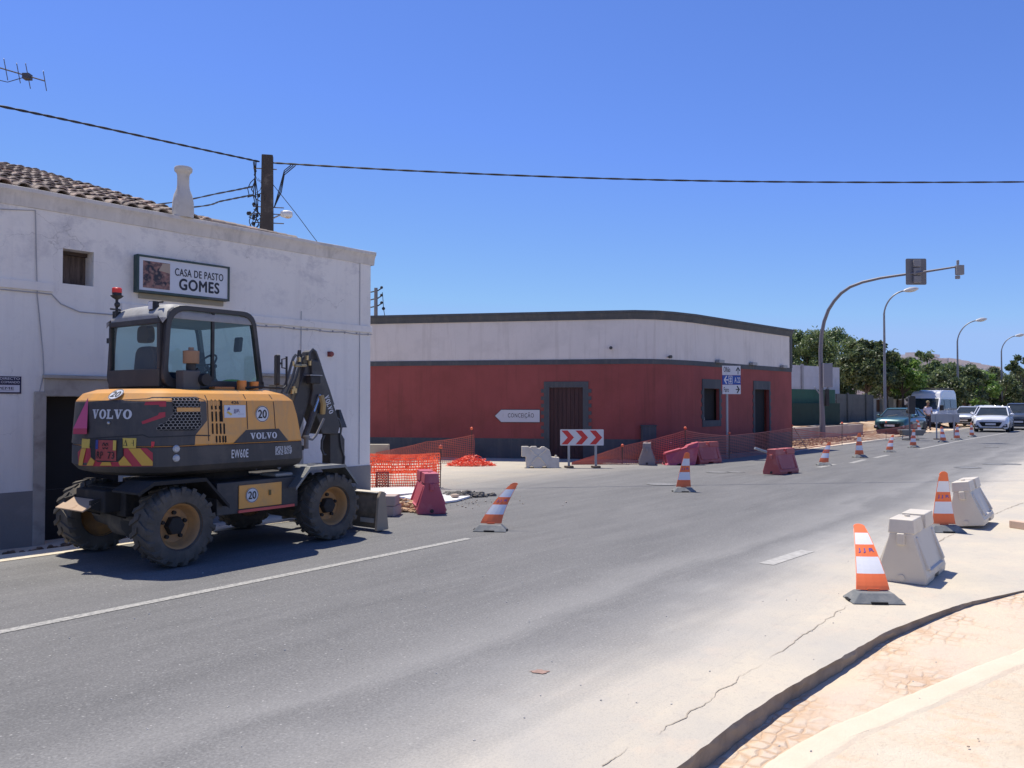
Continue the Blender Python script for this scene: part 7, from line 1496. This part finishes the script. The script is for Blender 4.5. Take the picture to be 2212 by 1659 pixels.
for s in (-1, 1):
    q = lambda x, z: (x, s * (wv(z) + .004), z)
    m = MB(); m.quad(q(-.85, 1.22), q(-1.85, 1.22), q(-1.85, 1.95), q(-1.38, 1.95)); m.build('door_window', mgls, vn); m = MB(); m.quad(q(-1.95, 1.25), q(-3.2, 1.25), q(-3.2, 1.93), q(-1.95, 1.93)); m.quad(q(-3.3, 1.25), q(-4.65, 1.25), q(-4.65, 1.93), q(-3.3, 1.93)); m.build('side_window', mgls, vn)
    m = MB().box(-.95, -.83, s * 1.03 if s > 0 else s * 1.25, s * 1.25 if s > 0 else s * 1.03, 1.2, 1.55); m.build('wing_mirror', mblk, vn, bevel=.03)
    m = MB().hexa([(.03, s * .62, .72), (-.08, s * .97, .72), (-.08, s * .9, .72), (.0, s * .62, .72)], [(-.02, s * .62, .92), (-.2, s * .96, .98), (-.2, s * .9, .98), (-.06, s * .62, .92)]); m.build('headlight', mhl, vn)
    for x_ in (-.85, -Lv + .95):
        w = thing('wheel', None, None, (x_, s * .88, .34)); w.parent = vn; MB().lathe([(.2, -.11), (.33, -.11), (.345, -.07), (.345, .07), (.33, .11), (.2, .11)], 22, 'y').build('tyre', mtyr, w, smooth=True); MB().lathe([(.2, s * .09), (.15, s * .06), (.001, s * .07)], 16, 'y', cap=False).build('rim', mrimc, w)
    for x_ in (-.85, -Lv + .95): m = MB(); m.add([(x_ + .42 * cos(pi * k / 12), s * (Wv / 2 + .006), .32 + .42 * sin(pi * k / 12)) for k in range(13)], [tuple(range(13))]); m.build('wheel_arch', mgril, vn)
m = MB(); m.prism(rrect([(-.55, .58), (.55, .58), (.6, .74), (-.6, .74)], .04, 3), .022, .04, 'x'); m.box(-.02, .045, -.95, .95, .30, .50); m.build('grille', mgril, vn); MB().box(.046, .055, -.26, .26, .36, .47).build('number_plate', mplt, vn)
rk = MB()
for s in (-1, 1): rk.tube([(-1.9, s * .72, Hv + .12), (-Lv + .4, s * .72, Hv + .12)], .02, 5)
for k in range(6): x_ = -1.9 - k * .6; rk.tube([(x_, -.72, Hv + .12), (x_, .72, Hv + .12)], .02, 5); rk.tube([(x_, -.7, Hv - .03), (x_, -.72, Hv + .12)], .02, 4); rk.tube([(x_, .7, Hv - .03), (x_, .72, Hv + .12)], .02, 4)
rk.build('roof_rack', mblk, vn)
# distant white van at the right edge
p = gp(2209, 896); v2 = thing('van', 'far white van just showing at the right edge above the dark car', 'van', p, HD)
m = MB(); m.prism([(0, .35), (.0, 1.0), (-.6, 1.3), (-1.1, 2.1), (-1.4, 2.35), (-5, 2.35), (-5, .35)], -.98, .98); m.build('body', mvw, v2, bevel=.08); m = MB(); m.quad((-.63, -.8, 1.36), (-.63, .8, 1.36), (-1.06, .75, 2.05), (-1.06, -.75, 2.05)); m.build('windscreen', mgls, v2)
for s in (-1, 1):
    for x_ in (-.8, -4.2): MB().lathe([(.001, -.1), (.34, -.1), (.34, .1), (.001, .1)], 16, 'y', (x_, s * .86, .34)).build('wheel', mtyr, v2)
# ================================================================ PERSON
pp_ = gp(2005, 929.5); ps = thing('person', 'person in white shirt, dark trousers and a tan cap standing in front of the minibus', 'person', pp_, radians(-100))
def skin(name, verts, edges, rad, mat_, root=0, sub=2):
    me = bpy.data.meshes.new(name); me.from_pydata(verts, edges, []); me.materials.append(mat_); o = bpy.data.objects.new(name, me); COL.objects.link(o); o.parent = ps
    m = o.modifiers.new('skin', 'SKIN'); m.use_smooth_shade = True; bm = bmesh.new(); bm.from_mesh(me); ly = bm.verts.layers.skin.verify()
    for i, v in enumerate(bm.verts): r = rad[i]; v[ly].radius = (r, r) if isinstance(r, (int, float)) else r; v[ly].use_root = (i == root)
    bm.to_mesh(me); bm.free(); s = o.modifiers.new('subd', 'SUBSURF'); s.levels = s.render_levels = sub; return o
msk = M('skin_tone', (.36, .20, .13), .6, var=.05)
v = [(0, 0, .95), (0, 0, 1.1), (0, 0, 1.28), (0, 0, 1.42), (.0, 0, 1.50), (.015, 0, 1.57), (.02, 0, 1.66), (.01, 0, 1.73),
     (0, .17, 1.40), (-.03, .23, 1.15), (.08, .22, .93), (.11, .21, .85), (0, -.17, 1.40), (-.02, -.23, 1.15), (.12, -.20, 1.0), (.18, -.17, .98),
     (0, .09, .90), (.02, .10, .50), (-.02, .11, .10), (.10, .13, .035), (0, -.09, .90), (.03, -.10, .50), (.04, -.11, .10), (.16, -.13, .035)]
e = [(0, 1), (1, 2), (2, 3), (3, 4), (4, 5), (5, 6), (6, 7), (3, 8), (8, 9), (9, 10), (10, 11), (3, 12), (12, 13), (13, 14), (14, 15), (0, 16), (16, 17), (17, 18), (18, 19), (0, 20), (20, 21), (21, 22), (22, 23)]
r = [(.13, .15), (.12, .14), (.12, .16), (.09, .12), .05, .065, .085, .07, .06, .042, .032, .035, .06, .042, .032, .035, .085, .055, .04, .045, .085, .055, .04, .045]
skin('body', v, e, r, msk)
b_ = [p for p in v[:5]] + [v[8], (-.02, .215, 1.22), v[12], (-.01, -.215, 1.22)]
skin('shirt', [(0, 0, .92), (0, 0, 1.1), (0, 0, 1.28), (0, 0, 1.41), (0, 0, 1.46), (0, .17, 1.40), (-.025, .22, 1.20), (0, -.17, 1.40), (-.015, -.22, 1.20)], [(0, 1), (1, 2), (2, 3), (3, 4), (3, 5), (5, 6), (3, 7), (7, 8)], [(.155, .175), (.145, .165), (.145, .185), (.11, .14), .07, .082, .068, .082, .068], M('shirt_white', (.62, .58, .68), .8, var=.08), 0, 1)
skin('trousers', [(0, 0, .97), (0, .09, .88), (.02, .10, .50), (-.02, .11, .10), (0, -.09, .88), (.03, -.10, .50), (.04, -.11, .10)], [(0, 1), (1, 2), (2, 3), (0, 4), (4, 5), (5, 6)], [(.145, .165), .105, .078, .065, .105, .078, .065], M('trousers_navy', (.03, .035, .06), .85), 0, 1)
for s, x_ in ((1, .03), (-1, .09)): m = MB().ball((x_, s * .12, .045), .06, 10, 6, (2.1, .8, .75)); m.build('shoe', mblk, ps, smooth=True)
m = MB(); m.lathe([(.10, 1.70), (.102, 1.75), (.08, 1.81), (.03, 1.835), (.001, 1.84)], 14, 'z', (.01, 0, 0)); m.box(.08, .20, -.07, .07, 1.71, 1.72); m.build('cap', M('tan_cap', (.34, .27, .15), .9), ps, smooth=True)
fc = MB(); fc.ball((.108, 0, 1.635), .016, 6, 5); fc.ball((.095, .03, 1.665), .009, 6, 5); fc.ball((.095, -.03, 1.665), .009, 6, 5); fc.box(.095, .104, -.025, .025, 1.595, 1.602); fc.build('face', M('face_tone', (.25, .13, .09), .6), ps)
